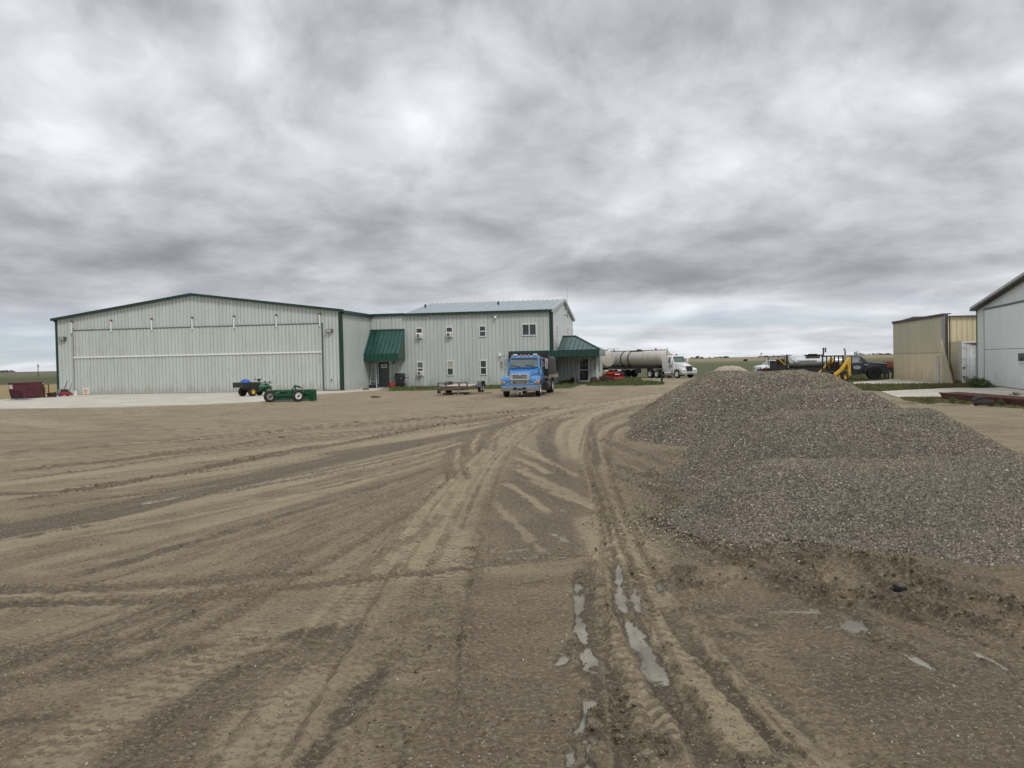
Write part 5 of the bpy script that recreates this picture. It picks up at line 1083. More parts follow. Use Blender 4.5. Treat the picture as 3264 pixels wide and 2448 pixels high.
# ---------------------------------------------------------------- tank trailers
TKC=M('tank_cream',(.50,.475,.42),.42,.1,.08,.8,dirt=(.25,.22,.18),dirt_amt=.55)
def tanker(loc,rz,L,r,label,rings,hatch):
    t=thing('tank_trailer',label,'tank trailer',loc,rz,'cream tank trailers beside the office'); zc=1.18+r
    pr=[(-L,.02),(-L,r*.55),(-L+.10,r*.85),(-L+.30,r),(-.30,r),(-.10,r*.85),(0,r*.55),(0,.02)]
    tk=MB().lathe((0,0,zc),(0,1,0),pr,36).build('tank',TKC,t,smooth=True)
    for y in rings: MB().lathe((0,-y,zc),(0,1,0),[(-.07,r+.01),(-.07,r+.045),(.07,r+.045),(.07,r+.01)],36).build('hoop',DK,tk)
    MB().bb(-.09,.09,-L*.97,-.3,zc+r-.02,zc+r+.06).build('spill_rail',DK,tk)
    for y in hatch: 
        h=MB().bb(-.38,.38,-y-1.1,-y+1.1,zc+r-.12,zc+r+.05).cyl((0,-y,zc+r),(0,-y,zc+r+.16),.26,n=16).build('manhole',DK,tk)
    for y in (L*.18,L*.9): MB().cyl((0,-y,zc+r),(0,-y,zc+r+.2),.09,n=10).build('vent_cap',DK,tk)
    MB().tube([(-.3,-L+.2,zc+r-.1),(-.3,-L+.2,zc+r+.32),(-.3,-L+1.4,zc+r+.32),(-.3,-L+1.4,zc+r)],.022).tube([(.3,-L+.2,zc+r-.1),(.3,-L+.2,zc+r+.32),(.3,-L+1.4,zc+r+.32),(.3,-L+1.4,zc+r)],.022).build('guard_rail',ALU,tk)
    MB().bb(-.5,-.38,-L+.3,-.8,.98,1.22).bb(.38,.5,-L+.3,-.8,.98,1.22).bb(-.9,.9,-L+.4,-L*.55,1.08,1.16).build('subframe',DK,t)
    for s in (-1,1):
        for k in range(3): wheel(t,s*.86,-L+1.3+k*1.12,.43,.43,.44,s,rim=GREY)
        MB().bb(s*.6,s*1.08,-L+.55,-L+3.9,.93,.98).build('mudguard',ALU,t)
        MB().tube([(s*.8,-L*.60,.2),(s*.8,-L*.60,1.1)],.05).build('landing_leg',DK,t)
        wv_=MB().bb(s*.7,s*.95,-4.2,-3.5,.5,1.0).build('hose_box',DK,t)
    return t
hdv=Vector((.5,-.866,0))
tf=at(2128,92.2,0)
tanker(tf,rzw,10.2,.86,'long cream tank trailer coupled to the white tractor',(5.6,6.9),(4.7,))
tg=at(1942,90.5,0)
tanker(tg,rzw,8.,.88,'cream tank trailer half hidden behind the porch roof',(4.,),(4.,))
# ---------------------------------------------------------------- red snow plough
pl=thing('snow_plough','bright red snow plough blade standing beside the bushes','snow plough',at(1955,87.3,0),R(-4))
pr=[(0,0),(.10,.10),(.14,.3),(.06,.5),(-.06,.63),(-.03,.64),(.10,.5),(.18,.3),(.14,.08),(.03,-.02)]
REDP=M('plough_red',(.42,.025,.022),.35,.0,.1,3.,coat=.3)
bl=MB().prism([(y,z) for y,z in pr],'x',-1.03,1.03).build('blade',REDP,pl)
MB().bb(-1.03,1.03,-.04,.0,.0,.07).build('cutting_edge',DK,bl)
for x in (-.9,-.45,0,.45,.9): MB().prism([(.12,.05),(.20,.05),(.22,.3),(.1,.58),(.04,.58),(.12,.3)],'x',x-.02,x+.02).build('blade_rib',REDP,bl)
text('lettering','BOSS',.13,WHT,bl,(.42,-.065,.55),(R(78),0,0),.004,1.6,.006)
MB().bb(-.55,.55,.30,.42,.66,.80).bb(-.5,-.4,.2,.9,.3,.72).bb(.4,.5,.2,.9,.3,.72).bb(-.5,.5,.8,.95,.25,.8).build('push_frame',REDP,pl)
for s in (-1,1): MB().bb(s*.45,s*.8,.25,.4,.86,.98).build('plough_lamp',WHT,pl)
# ---------------------------------------------------------------- navy tank truck
hd=Vector((.955,-.30,0)); rzn=math.atan2(-hd.x,hd.y)
n0=at(2783,70.6,0)-hd*0
NAV=M('navy_paint',(.018,.020,.034),.30,.0,.15,2.,dirt=(.06,.055,.05),dirt_amt=.3,coat=.4)
nt_=thing('tank_truck','navy blue truck with a silver tank and tall exhaust, behind the loader','tank truck',n0,rzn,)
# origin under the front axle
MB().loft([sec(.95,[(.78,.55),(.80,1.05),(.76,1.24),(.5,1.28)]),sec(.2,[(.80,.55),(.84,1.12),(.78,1.34),(.5,1.37)]),sec(-.55,[(.82,.55),(.86,1.15),(.80,1.42),(.5,1.44)])]).build('hood',NAV,nt_,bevel=.02)
def nf(s):
    poly=[(.98,.45),(.98,1.02),(.80,1.12),(.4,1.16),(-.4,1.14),(-.66,.9),(-.80,.45),(-.62,.45),(-.55,.74),(-.3,.93),(0,.99),(.3,.93),(.55,.74),(.62,.45)]
    MB().loft([[(s*x,y,z) for y,z in poly] for x in (.45,.90,.98)]).build('fender',NAV,nt_,bevel=.02)
    wheel(nt_,s*.86,0,.45,.46,.26,s,rim=DK,rr=.52); wheel(nt_,s*.80,-4.1,.45,.46,.46,s,rim=DK,rr=.52)
    MB().bb(s*.76,s*.84,.96,.99,.85,1.0).build('headlight',M('lamp_glass',(.35,.35,.32),.1,.5),nt_)
    MB().bb(s*.5,s*.98,-2.6,-.95,.42,.75).build('fuel_tank',DK,nt_)
sym(nf)
MB().bb(-.78,.78,.98,1.0,.7,1.22).build('grille',ALU,nt_); MB().bb(-.98,.98,.98,1.12,.45,.66).bb(-.05,.05,1.1,1.2,.0,.5).build('bumper',DK,nt_,bevel=.02)
MB().bb(.80,.86,1.13,1.19,0,.62).build('marker_post',WHT,nt_)
cb=MB().loft([sec(-.50,[(.84,.55),(.88,1.10),(.84,1.38),(.7,1.42)]),sec(-.58,[(.86,.50),(.90,1.10),(.87,1.42),(.72,1.46)]),sec(-.98,[(.87,.50),(.91,1.1),(.80,1.84),(.68,1.90)]),sec(-1.25,[(.87,.50),(.91,1.1),(.79,1.86),(.62,1.95)]),sec(-1.98,[(.87,.50),(.91,1.1),(.80,1.85),(.62,1.93)])]).build('cab',NAV,nt_,bevel=.02)
MB().add([(-.80,-.50,1.44),(.80,-.50,1.44),(.73,-.90,1.84),(-.73,-.90,1.84)],[(0,1,2,3)]).build('windscreen',WIN,cb)
LG=M('light_glass',(.24,.28,.28),.12,.0,.3,4.,spec=.8)
for s in (-1,1): MB().add([(s*.892,-.86,1.36),(s*.892,-1.62,1.36),(s*.822,-1.58,1.80),(s*.826,-1.05,1.80)],[(0,1,2,3)]).build('side_window',LG,cb)
for s in (1,):
    em=[(1.0*math.cos(a)*.27,1.0*math.sin(a)*.13) for a in [k*math.tau/20 for k in range(20)]]
    e_=MB().add([(s*.915,-1.25+a,.98+b) for a,b in em]+[(s*.90,-1.25+a,.98+b) for a,b in em],[tuple(range(20))]+[(k,(k+1)%20,20+(k+1)%20,20+k) for k in range(20)]).build('door_emblem',M('pale_decal',(.45,.47,.50),.4,var=.1),cb)
    MB().bb(.914,.92,-1.42,-1.10,.93,.955).bb(.914,.92,-1.40,-1.2,1.02,1.04).bb(.914,.92,-1.36,-1.12,.975,.985).build('lettering',SGT,e_)
MB().bb(.914,.93,-.72,-.42,1.16,1.24).build('side_badge',ALU,nt_)
MB().tube([(.96,-1.02,1.45),(1.02,-1.0,1.62)],.05).build('mirror',BLK,cb)
MB().cyl((.95,-2.12,.62),(.95,-2.12,2.30),.075,n=14).cyl((.95,-2.12,2.30),(.95,-2.20,2.52),.075,.07,14).build('exhaust_stack',ALU,nt_)
TKS=M('tank_silver',(.58,.585,.58),.30,.35,.08,1.,dirt=(.08,.075,.07),dirt_amt=.6)
tk=MB().loft([[(.98*f_*math.cos(a),y,1.50+.50*f_*math.sin(a)) for a in [k*math.tau/32 for k in range(32)]] for y,f_ in ((-6.45,.70),(-6.38,.95),(-6.25,1.),(-2.35,1.),(-2.25,.95),(-2.18,.7))]).build('tank',TKS,nt_,smooth=True)
MB().bb(-.2,.2,-5.2,-3.7,1.96,2.08).bb(-.3,.3,-4.9,-4.2,2.05,2.14).build('manway',M('tar_black',(.012,.011,.010),.8),tk)
MB().loft([[(1.0*math.cos(a),y,1.50+.51*math.sin(a)) for a in (.6,.9,1.2,1.57,1.9,2.2)] for y in (-5.1,-4.0)],cap=False,closed=False).build('tar_stain',M('tar_black',(.012,.011,.010),.8),tk)
text('lettering','CANADIAN',.24,M('letter_ink',(.03,.035,.05),.5),tk,(.995,-5.0,1.56),(math.pi/2,0,math.pi/2),.012,1.15,.004)
m=MB().bb(.80,.92,-4.05,-3.9,1.95,2.05)
m=MB().bb(-.06,.06,-3.78,-3.66,2.0,2.62).build('flag_post',BLK,nt_)
for k in range(3): MB().cyl((.0,-3.62,2.30+k*.13),(.0,-3.50,2.30+k*.13),.065,n=10).build('lamp',BLK,m)
MB().bb(-.45,-.35,-8.6,-.5,.75,.98).bb(.35,.45,-8.6,-.5,.75,.98).bb(-.9,.9,-8.4,-2.3,.80,1.05).bb(.5,.96,-6.2,-2.2,.5,.95).build('chassis',DK,nt_)
sp=MB().bb(-.95,.95,-7.9,-6.6,.9,1.25).bb(-.9,-.1,-7.4,-6.7,1.25,1.75).bb(.3,.9,-7.9,-7.3,1.25,1.65).bb(.05,.15,-7.3,-7.2,1.2,1.75).bb(-.9,.9,-8.9,-7.9,.85,.98).build('spray_gear',DK,nt_)
MB().tube([(.9,-8.0,1.2),(.9,-8.0,1.95),(.9,-6.6,1.95),(-.9,-6.6,1.95),(-.9,-8,1.95),(.9,-8,1.95)],.03).bb(.82,.98,-6.62,-6.46,1.0,2.12).tube([(.95,-6.4,1.9),(1.0,-5.6,1.15)],.025).tube([(.9,-7.9,1.3),(.9,-6.7,1.9)],.025).build('gear_frame',BLK,sp)
MB().box((.5,-6.95,1.55),(.3,.9,.12),rx=-.8).bb(.55,.7,-6.75,-6.65,1.2,1.85).build('yellow_bracket',YEL,sp)
MB().prism([(-8.25,.95),(-8.05,.95),(-8.15,1.25)],'x',.93,.96).build('red_reflector',REDL,sp)
# ---------------------------------------------------------------- skid steer loader
hd=Vector((-.80,-.60,0)); rzs=math.atan2(-hd.x,hd.y)
s0=at(2655,66.5,0)
ss=thing('skid_loader','yellow skid steer loader with black cab frame behind the heaps','loader',s0,rzs)
def sside(s):
    for y in (-.42,.42): wheel(ss,s*.66,y,.36,.36,.26,s,rim=YEL,rr=.5)
    # lift arm: rear tower top down to the front
    poly=[(-1.05,1.02),(-1.12,1.78),(-.95,1.84),(-.72,1.70),(.10,1.02),(.95,.62),(1.22,.55),(1.26,.30),(1.10,.22),(1.0,.40),(.0,.80),(-.62,1.35),(-.75,1.02)]
    MB().loft([[(s*x,y,z) for y,z in poly] for x in (.66,.82)]).build('lift_arm',YEL,ss,bevel=.015)
    MB().bb(s*.58,s*.80,-1.12,-.80,.45,1.25).build('rear_tower',YEL,ss,bevel=.02)
    MB().tube([(s*.72,-.80,.75),(s*.72,-.1,.98)],.05,8).build('lift_cylinder',GREY,ss)
    MB().bb(s*.46,s*.54,.50,.58,.8,1.92).bb(s*.46,s*.54,-.58,-.50,.9,1.92).bb(s*.46,s*.54,-.02,.04,.9,1.92).bb(s*.46,s*.54,-.58,.58,1.88,1.95).build('cab_post',BLK,ss)
sym(sside)
MB().bb(-.53,.53,-1.15,.75,.30,.82).build('body',M('loader_grey',(.05,.05,.05),.6),ss,bevel=.03); MB().bb(-.52,.52,-1.16,-.60,.82,1.35).build('engine_cover',YEL,ss,bevel=.05)
MB().bb(-.56,.56,-.62,.68,1.90,1.98).build('cab_roof',BLK,ss,bevel=.02); MB().bb(-.25,.25,-.35,.1,.82,1.0).bb(-.25,.25,-.42,-.3,.95,1.5).build('seat',BLK,ss,bevel=.03)
MB().prism([(1.15,.05),(1.75,.03),(1.78,.06),(1.2,.14),(1.12,.5),(1.3,.72),(1.26,.75),(1.08,.52)],'x',-.85,.85).build('bucket',DK,ss)
# ---------------------------------------------------------------- white sport utility car behind the heap
v0=at(2462,100,0); rv_=math.atan2(.93,-.35)
sv=thing('parked_car','white sport utility car seen over the top of the farthest heap','car',v0,rv_)
MB().loft([sec(2.0,[(.70,.35),(.78,.60),(.72,.85),(.5,.88)]),sec(1.6,[(.84,.28),(.88,.7),(.80,.98),(.5,1.0)]),sec(.95,[(.86,.28),(.90,.8),(.82,1.05),(.5,1.08)]),sec(-1.9,[(.86,.28),(.90,.8),(.84,1.08),(.5,1.1)]),sec(-2.1,[(.80,.35),(.84,.8),(.80,1.02),(.5,1.05)])]).build('body',WPT,sv,bevel=.03)
gh=MB().loft([sec(.98,[(.80,1.02),(.79,1.05)]),sec(.25,[(.82,1.04),(.66,1.58)]),sec(-1.5,[(.82,1.05),(.66,1.58)]),sec(-1.98,[(.80,1.05),(.66,1.45)])]).build('cabin',WPT,sv,bevel=.02)
MB().add([(-.74,.93,1.10),(.74,.93,1.10),(.64,.33,1.54),(-.64,.33,1.54)],[(0,1,2,3)]).build('windscreen',M('sky_glass',(.20,.26,.28),.1,.0,.2,3.,spec=.9),gh)
for s in (-1,1):
    for (a,b,c,d) in ((.62,-.22,-.20,.28),(-.30,-1.05,-1.02,-.28),(-1.15,-1.75,-1.6,-1.13)):
        MB().add([(s*.815,a,1.10),(s*.815,b,1.10),(s*.685,c,1.52),(s*.685,d,1.52)],[(0,1,2,3)]).build('side_window',GLS,gh)
    wheel(sv,s*.78,1.25,.34,.34,.22,s); wheel(sv,s*.78,-1.35,.34,.34,.22,s)
    MB().bb(s*.86,s*1.02,.55,.66,1.02,1.16).build('mirror',BLK,sv); MB().tube([(s*.6,.1,1.58),(s*.6,.0,1.64),(s*.6,-1.4,1.64),(s*.6,-1.5,1.58)],.02).build('roof_rail',BLK,gh)
    MB().bb(s*.45,s*.72,1.96,2.03,.62,.76).build('headlight',M('lamp_glass',(.35,.35,.32),.1,.5),sv)
# ---------------------------------------------------------------- rusty machine right of the navy truck
r0=at(2834,74,0); rm=thing('farm_implement','rusty red box on a black frame between navy truck and tan shed','farm machine',r0,R(-15))
MB().bb(-.45,.55,-.4,.4,.85,1.38).build('hopper',M('rust_red',(.20,.055,.035),.8,.1,.3,4.),rm,bevel=.02)
MB().bb(-1.1,.7,-.35,.35,.55,.85).bb(-.75,-.62,-.1,.1,0,1.05).bb(-1.2,.8,-.05,.05,.45,.6).build('frame',DK,rm)
for s in (-1,1): wheel(rm,.0+s*.0+.35*s,.0,.28,.28,.16,s)
# ---------------------------------------------------------------- four wheeler with a box
hd=Vector((.56,.83,0)); rza=math.atan2(-hd.x,hd.y)
a0=at(789,60.4,0)
at_=thing('quad_bike','green four-wheeler with black cargo box and yellow wheels on the apron','quad bike',(a0.x,a0.y,.02),rza)
AGR=M('tractor_green',(.014,.11,.042),.35,.0,.1,3.,coat=.3)
WYL=M('rim_yellow',(.68,.46,.03),.4)
for s in (-1,1): wheel(at_,s*.50,0,.30,.30,.26,s,rim=WYL,rr=.50); wheel(at_,s*.47,1.42,.29,.29,.20,s,rim=WYL,rr=.5)
bx=MB().bb(-.62,.62,-.72,-.68,.62,.95).bb(-.62,-.58,-.68,.48,.62,.95).bb(.58,.62,-.68,.48,.62,.95).bb(-.62,.62,.44,.48,.62,.95).bb(-.62,.62,-.70,.46,.60,.64).build('cargo_box',BLK,at_,bevel=.01)
MB().bb(.30,.42,-.735,-.72,.55,.9).build('reflector_strip',M('dull_red',(.10,.04,.035),.7),bx)
MB().loft([sec(-.15,[(.30,.42),(.56,.60),(.60,.66),(.3,.74)]),sec(.35,[(.25,.40),(.56,.66),(.60,.72),(.28,.86)]),sec(.62,[(.18,.40),(.40,.55),(.42,.60),(.2,.82)])]).build('rear_fender',BLK,at_,bevel=.02)
MB().loft([sec(.40,[(.15,.70),(.18,.80),(.16,.90)]),sec(1.0,[(.14,.70),(.17,.78),(.13,.86)])]).build('seat',BLK,at_,bevel=.03)
MB().loft([sec(.70,[(.16,.30),(.24,.52),(.20,.66),(.10,.70)]),sec(1.05,[(.20,.28),(.52,.60),(.50,.70),(.18,.80)]),sec(1.55,[(.20,.32),(.56,.60),(.52,.68),(.25,.78)]),sec(1.85,[(.16,.40),(.42,.52),(.38,.60),(.2,.68)])]).build('front_body',AGR,at_,bevel=.02)
MB().bb(-.24,.24,.15,1.6,.25,.45).build('chassis',DK,at_)
MB().bb(-.40,.40,1.28,1.82,.79,.82).tube([(-.4,1.3,.9),(.4,1.3,.9),(.4,1.8,.9),(-.4,1.8,.9),(-.4,1.3,.9)],.018).build('front_rack',BLK,at_)
h=MB().tube([(0,1.15,.8),(0,.98,1.05)],.035).tube([(-.40,.85,1.10),(-.15,.98,1.06),(.15,.98,1.06),(.40,.85,1.10)],.022).bb(-.09,.09,.95,1.08,1.02,1.16).build('handlebar',BLK,at_)
for s in (-1,1):
    MB().tube([(s*.25,.95,1.07),(s*.36,.98,1.30)],.012).build('mirror_stalk',BLK,h); MB().lathe((s*.38,.97,1.34),(0,-1,0),[(-.02,.03),(-.01,.06),(.01,.06),(.015,.01)],12).build('mirror',CHR,h)
    MB().lathe((s*.24,1.75,.92),(0,1,0),[(-.05,.02),(-.03,.06),(.03,.06)],12).build('lamp',BLK,at_)
trp=thing('blue_tarp','crumpled bright blue tarp piled in the cargo box','tarp',(a0.x,a0.y,.02),rza)
gx,gy=np.meshgrid(np.linspace(-.5,.42,26),np.linspace(-.6,.38,26)); rr_=np.hypot((gx+.04)/.46,(gy+.1)/.5)
hz=.72+.50*np.clip(1-rr_**2,0,1)*(.6+.6*fbm(gx*5,gy*5,3,4)); o=grid_obj('tarp_sheet',gx,gy,hz,M('tarp_blue',(.012,.075,.42),.45,.0,.3,5.,bump=.5,bscale=14),parent=trp)
# ---------------------------------------------------------------- box scraper
g0=at(900,49.9,0)
sc_=thing('box_scraper','green box scraper with two white rimmed wheels at the apron edge','scraper',(g0.x,g0.y,0),BA+R(6))
SG=M('scraper_green',(.011,.082,.034),.5,.0,.15,3.,dirt=(.07,.07,.04),dirt_amt=.3)
lx,rx_=at(828,50.3,0).x-g0.x,at(1000,50.3,0).x-g0.x
bk=MB().prism([(.42,.02),(.50,.02),(.62,.30),(.60,.64),(.52,.68),(.44,.64),(.50,.32)],'x',lx+.30,rx_-.0).bb(lx+.3,rx_-.25,.38,.46,.42,.50).build('blade',SG,sc_,bevel=.01)
MB().bb(lx+.3,rx_,.36,.44,.0,.10).build('cutting_edge',M('worn_edge',(.20,.20,.17),.5,.5),bk)
MB().add([(rx_-.30,.40,.03),(rx_-.30,.42,.66),(rx_+.14,.05,.60),(rx_+.14,.05,.03),(rx_-.26,.44,.03),(rx_-.26,.46,.66),(rx_+.18,.09,.60),(rx_+.18,.09,.03)],[(0,1,2,3),(4,7,6,5),(0,4,5,1),(1,5,6,2),(2,6,7,3),(3,7,4,0)]).bb(rx_-.4,rx_+.16,.42,.46,.03,.66).build('end_plate',SG,sc_)
xa=at(853,49.3,0).x-g0.x; xb=at(946,49.3,0).x-g0.x
MB().box(((xa+xb)/2+.05,-.10,.40),(xb-xa-.1,.10,.10)).tube([(xa+.15,-.1,.42),(xa+.65,.42,.60)],.05).tube([(xb-.05,-.1,.42),(xb+.2,.42,.58)],.05).build('axle_beam',SG,sc_)
MB().tube([(xa+1.02,.05,.42),(xa+1.30,.30,.86)],.04).tube([(xa+1.30,.30,.86),(xa+1.34,.42,.66)],.04).bb(xa+.5,xb-.1,.20,.3,.55,.60).build('lift_link',SG,sc_)
hy=MB().cyl((xa+1.27,.30,.90),(xa+1.58,.42,.80),.055,n=10).build('hydraulic_ram',DK,sc_); MB().cyl((xa+1.5,.39,.825),(xa+1.72,.46,.755),.04,n=10).build('ram_rod',M('rust_rod',(.30,.10,.03),.5,.5),hy)
for xx_,rm_ in ((xa,ALU),(xb,WHT)):
    w_=wheel(sc_,0,0,0,.33,.20,1,rim=rm_,rr=.56); w_.location=(xx_,-.18,.33); w_.rotation_euler=(0,0,R(-52))
    MB().cyl((.02,0,0),(.16,0,0),.06,n=10).build('hub',DK,w_)
# ---------------------------------------------------------------- flat trailer
f0=at(1443,54.8,0)
ft=thing('flat_trailer','rusty tandem axle flat trailer parked in front of the office','trailer',f0,BA+R(1.5)+math.pi)
# local +y forward (towards the yard); +x is the left side in the photo
RB=M('trailer_brown',(.105,.080,.062),.8,.1,.3,4.,dirt=(.2,.12,.07),dirt_amt=.5)
MB().bb(-.93,.93,-5.2,0,.50,.56).build('deck',M('pale_deck',(.42,.38,.31),.85,.0,.25,3.),ft)
MB().bb(-.95,.95,-.06,.02,.30,.56).bb(-.95,-.88,-5.2,0,.36,.50).bb(.88,.95,-5.2,0,.36,.50).build('frame',RB,ft)
r_=MB()
for x in (-.92,-.42,.42,.92): r_.bb(x-.04,x+.04,-.06,.03,.30,.78)
r_.bb(-.95,.95,-.06,.03,.74,.79).build('front_rail',RB,ft)
tg_=MB().tube([(-.7,.0,.42),(.55,1.0,.36)],.06,6).tube([(.8,0,.42),(.62,1.0,.36)],.06,6).bb(.48,.70,.9,1.2,.32,.46).build('tongue',RB,ft); MB().bb(.50,.68,1.1,1.3,.16,.34).build('coupler',DK,tg_)
jk=MB().cyl((-.40,.22,.08),(-.40,.22,.62),.045,n=10).build('jack',GREY,ft); MB().bb(-.7,-.1,.05,.45,0,.07).build('wood_block',WOOD,jk)
for s in (-1,1):
    fn_=MB().loft([[(s*x,y,z) for y,z in ((-4.85,.40),(-4.70,.66),(-4.45,.78),(-3.45,.78),(-3.15,.66),(-3.0,.40),(-3.05,.40),(-3.2,.63),(-3.47,.745),(-4.43,.745),(-4.66,.63),(-4.80,.40))] for x in (.96,1.24)]).build('mudguard',M('guard_grey',(.06,.065,.075),.5),ft)
    for y in (-4.33,-3.58): wheel(ft,s*1.09,y,.33,.33,.20,s,rim=GREY)
MB().bb(-.95,-.60,-5.4,-5.2,.42,.62).build('tail_light_bracket',RB,ft)
lp_=thing('loose_plank','long pale plank lying under the flat trailer','plank',at(1490,56.3,0),R(4)); MB().bb(-1.55,1.55,-.12,.12,.02,.11).build('board',WOOD,lp_,bevel=.01)
# ================================================================== small things
def simple(name,label,cat,loc,rz,parts,group=None):
    t=thing(name,label,cat,loc,rz,group)
    for nm,m,mt,*r in parts: m.build(nm,mt,t,bevel=(r[0] if r else 0.))
    return t
# barbecue
g=at(1276,75.2,0); bb=simple('barbecue','black gas barbecue with side shelves near the grey side door','barbecue',(g.x,g.y,0),BA,[
 ('cart',MB().bb(-.32,.32,-.25,.25,.12,.72).bb(.36,.40,-.22,-.18,0,.8),BLK,.01),
 ('firebox',MB().bb(-.40,.40,-.28,.28,.70,.88),BLK,.02),
 ('lid',MB().prism([(-.30,.88),(-.28,1.04),(-.18,1.18),(.05,1.22),(.26,1.16),(.30,.88)],'x',-.39,.39),BLK,.03),
 ('side_shelf',MB().bb(-.72,-.40,-.2,.2,.80,.84),BLK),('side_shelf',MB().bb(.40,.74,-.2,.2,.80,.84),BLK),
 ('control_knobs',MB().cyl((-.22,-.28,.79),(-.22,-.32,.79),.03,n=8),GREY),('nameplate',MB().bb(.06,.24,-.295,-.28,.76,.82),GREY)])
for s in (-1,1): wheel(bb,s*.34,.0,.08,.08,.05,s)
g=at(1250,75.0,0); simple('fuel_can','red plastic fuel can beside the barbecue','fuel can',(g.x,g.y,0),BA,[('can',MB().prism([(-.19,0),(.19,0),(.19,.34),(.08,.44),(-.12,.44),(-.19,.34)],'y',-.12,.12),M('can_red',(.45,.035,.02),.45),.03),('spout',MB().tube([(-.08,0,.42),(-.14,0,.52)],.025),BLK)])
g=at(1190,75.2,0)
ld=MB().tube([(-.30,0,0),(-.17,.30,2.0)],.028).tube([(.30,0,0),(.17,.30,2.0)],.035)
for k in range(6):
    z=.28+k*.3; f=z/2.0; ld.bb(-.30+.13*f,.30-.13*f,.30*f-.05,.30*f+.05,z-.015,z+.015)
simple('step_ladder','white step ladder left of the grey side door','ladder',(g.x,g.y,0),BA,[('front_frame',ld,WHT),('rear_frame',MB().tube([(-.26,.62,0),(-.17,.32,2.)],.022).tube([(.26,.62,0),(.17,.32,2.)],.022).bb(-.24,.24,.55,.58,.4,.43),ALU),('top_cap',MB().bb(-.2,.2,.2,.42,1.98,2.04),WHT)])
g=at(1187,74.6,0); simple('storage_bin','dark navy bin at the foot of the ladder','bin',(g.x,g.y,0),BA,[('bin_body',MB().bb(-.28,.28,-.15,.15,0,.26),M('navy_plastic',(.015,.018,.04),.5),.02),('bin_lid',MB().bb(-.30,.30,-.17,.17,.26,.30),M('navy_plastic',(.015,.018,.04),.5),.01)])
g=at(1202,75.3,0); simple('storage_box','small dark box between ladder and side door','box',(g.x,g.y,0),BA,[('box_body',MB().bb(-.10,.10,-.1,.1,0,.30),M('navy_plastic',(.015,.018,.04),.5),.01),('box_lid',MB().bb(-.11,.11,-.11,.11,.30,.33),BLK)])
rk=M('brown_rock',(.13,.095,.06),.9,var=.3,scale=8)
def rock(name,label,cat,loc,sx,sy,sz,mat,seed,sub=2):
    bm=bmesh.new(); bmesh.ops.create_icosphere(bm,subdivisions=sub,radius=1.); r=random.Random(seed)
    for v in bm.verts: v.co*=r.uniform(.78,1.12); v.co.x*=sx; v.co.y*=sy; v.co.z=max(v.co.z*sz,-sz*.3)
    me=bpy.data.meshes.new(name); bm.to_mesh(me); bm.free(); o=bpy.data.objects.new(name,me); COL.objects.link(o); me.materials.append(mat); o.location=(loc[0],loc[1],loc[2]+sz*.25); tag(o,label,cat); return o
p=G(1166,1243.5); rock('rag_heap','small brown heap of rags at the foot of the hangar side wall','rag heap',p,.26,.2,.16,rk,4)
p=G(1199,1268); simple('wooden_block','short brown timber block lying alone on the dirt','timber',p,BA,[('timber',MB().bb(-.28,.28,-.1,.1,0,.12),M('brown_timber',(.13,.085,.045),.85,var=.3,scale=6),.01),('end_board',MB().bb(.24,.285,-.105,.105,0,.125),WOOD)])
# skip (dumpster), facing the yard
d0=at(58,64.8,0)
MAR=M('maroon_paint',(.085,.014,.024),.5,.0,.15,2.,dirt=(.05,.02,.02),dirt_amt=.4)
dm=thing('dumpster','maroon steel dumpster with sloping ends left of the hangar','dumpster',(d0.x,d0.y,0),BA)
bd=MB(); yy=.9
bd.prism([(-1.08,1.18),(1.10,1.22),(1.10,.70),(.92,.05),(-.80,.03),(-1.05,.62)],'y',0.0,.05).prism([(-1.08,1.18),(1.10,1.22),(1.10,.70),(.92,.05),(-.80,.03),(-1.05,.62)],'y',1.6,1.65)
bd.add([(-1.08,0,1.18),(-1.08,1.65,1.18),(-1.05,1.65,.62),(-1.05,0,.62)],[(0,1,2,3)]).add([(-1.05,0,.62),(-1.05,1.65,.62),(-.80,1.65,.03),(-.80,0,.03)],[(0,1,2,3)]).add([(1.10,0,1.22),(1.10,1.65,1.22),(1.10,1.65,.7),(1.10,0,.7)],[(0,1,2,3)]).add([(1.10,0,.7),(1.10,1.65,.7),(.92,1.65,.05),(.92,0,.05)],[(0,1,2,3)]).add([(-.8,0,.03),(.92,0,.05),(.92,1.65,.05),(-.8,1.65,.03)],[(0,1,2,3)])
db=bd.build('bin',MAR,dm)
MB().bb(-1.12,1.14,-.06,-.0,1.13,1.20).bb(-1.12,1.14,1.65,1.7,1.13,1.2).build('rim',MAR,dm)
MB().prism([(-1.0,.60),(.28,.62),(.36,.40),(.52,.05),(-.76,.03)],'y',-.05,-.005).build('lower_plate',M('dark_maroon',(.035,.008,.012),.6,var=.2),db)
for z in (.98,.82):
    s_=MB().bb(-1.0,-.62 if z>.9 else -.60,-.012,-.002,z-.05,z+.06).build('sticker',WHT,db); MB().bb(-.95,-.68,-.016,-.011,z-.01,z+.02).build('lettering',M('sticker_ink',(.35,.12,.16),.6),s_)
p=G(62,1276); tpm=M('grey_blue_tarp',(.10,.13,.20),.6,.0,.3,4.)
gx,gy=np.meshgrid(np.linspace(-1.0,1.0,24),np.linspace(-.35,.35,12)); hz=.02+.14*np.clip(fbm(gx*3,gy*3,3,8)-.35,0,1)*2*np.clip(1-(gx/1.0)**2,0,1)*np.clip(1-(gy/.35)**2,0,1)
tp=thing('crumpled_tarp','grey blue tarp scraps in front of the maroon dumpster','tarp',(p.x,p.y,.02),BA); grid_obj('sheet',gx,gy,hz,tpm,parent=tp)
dm.scale=(.70,1,1)
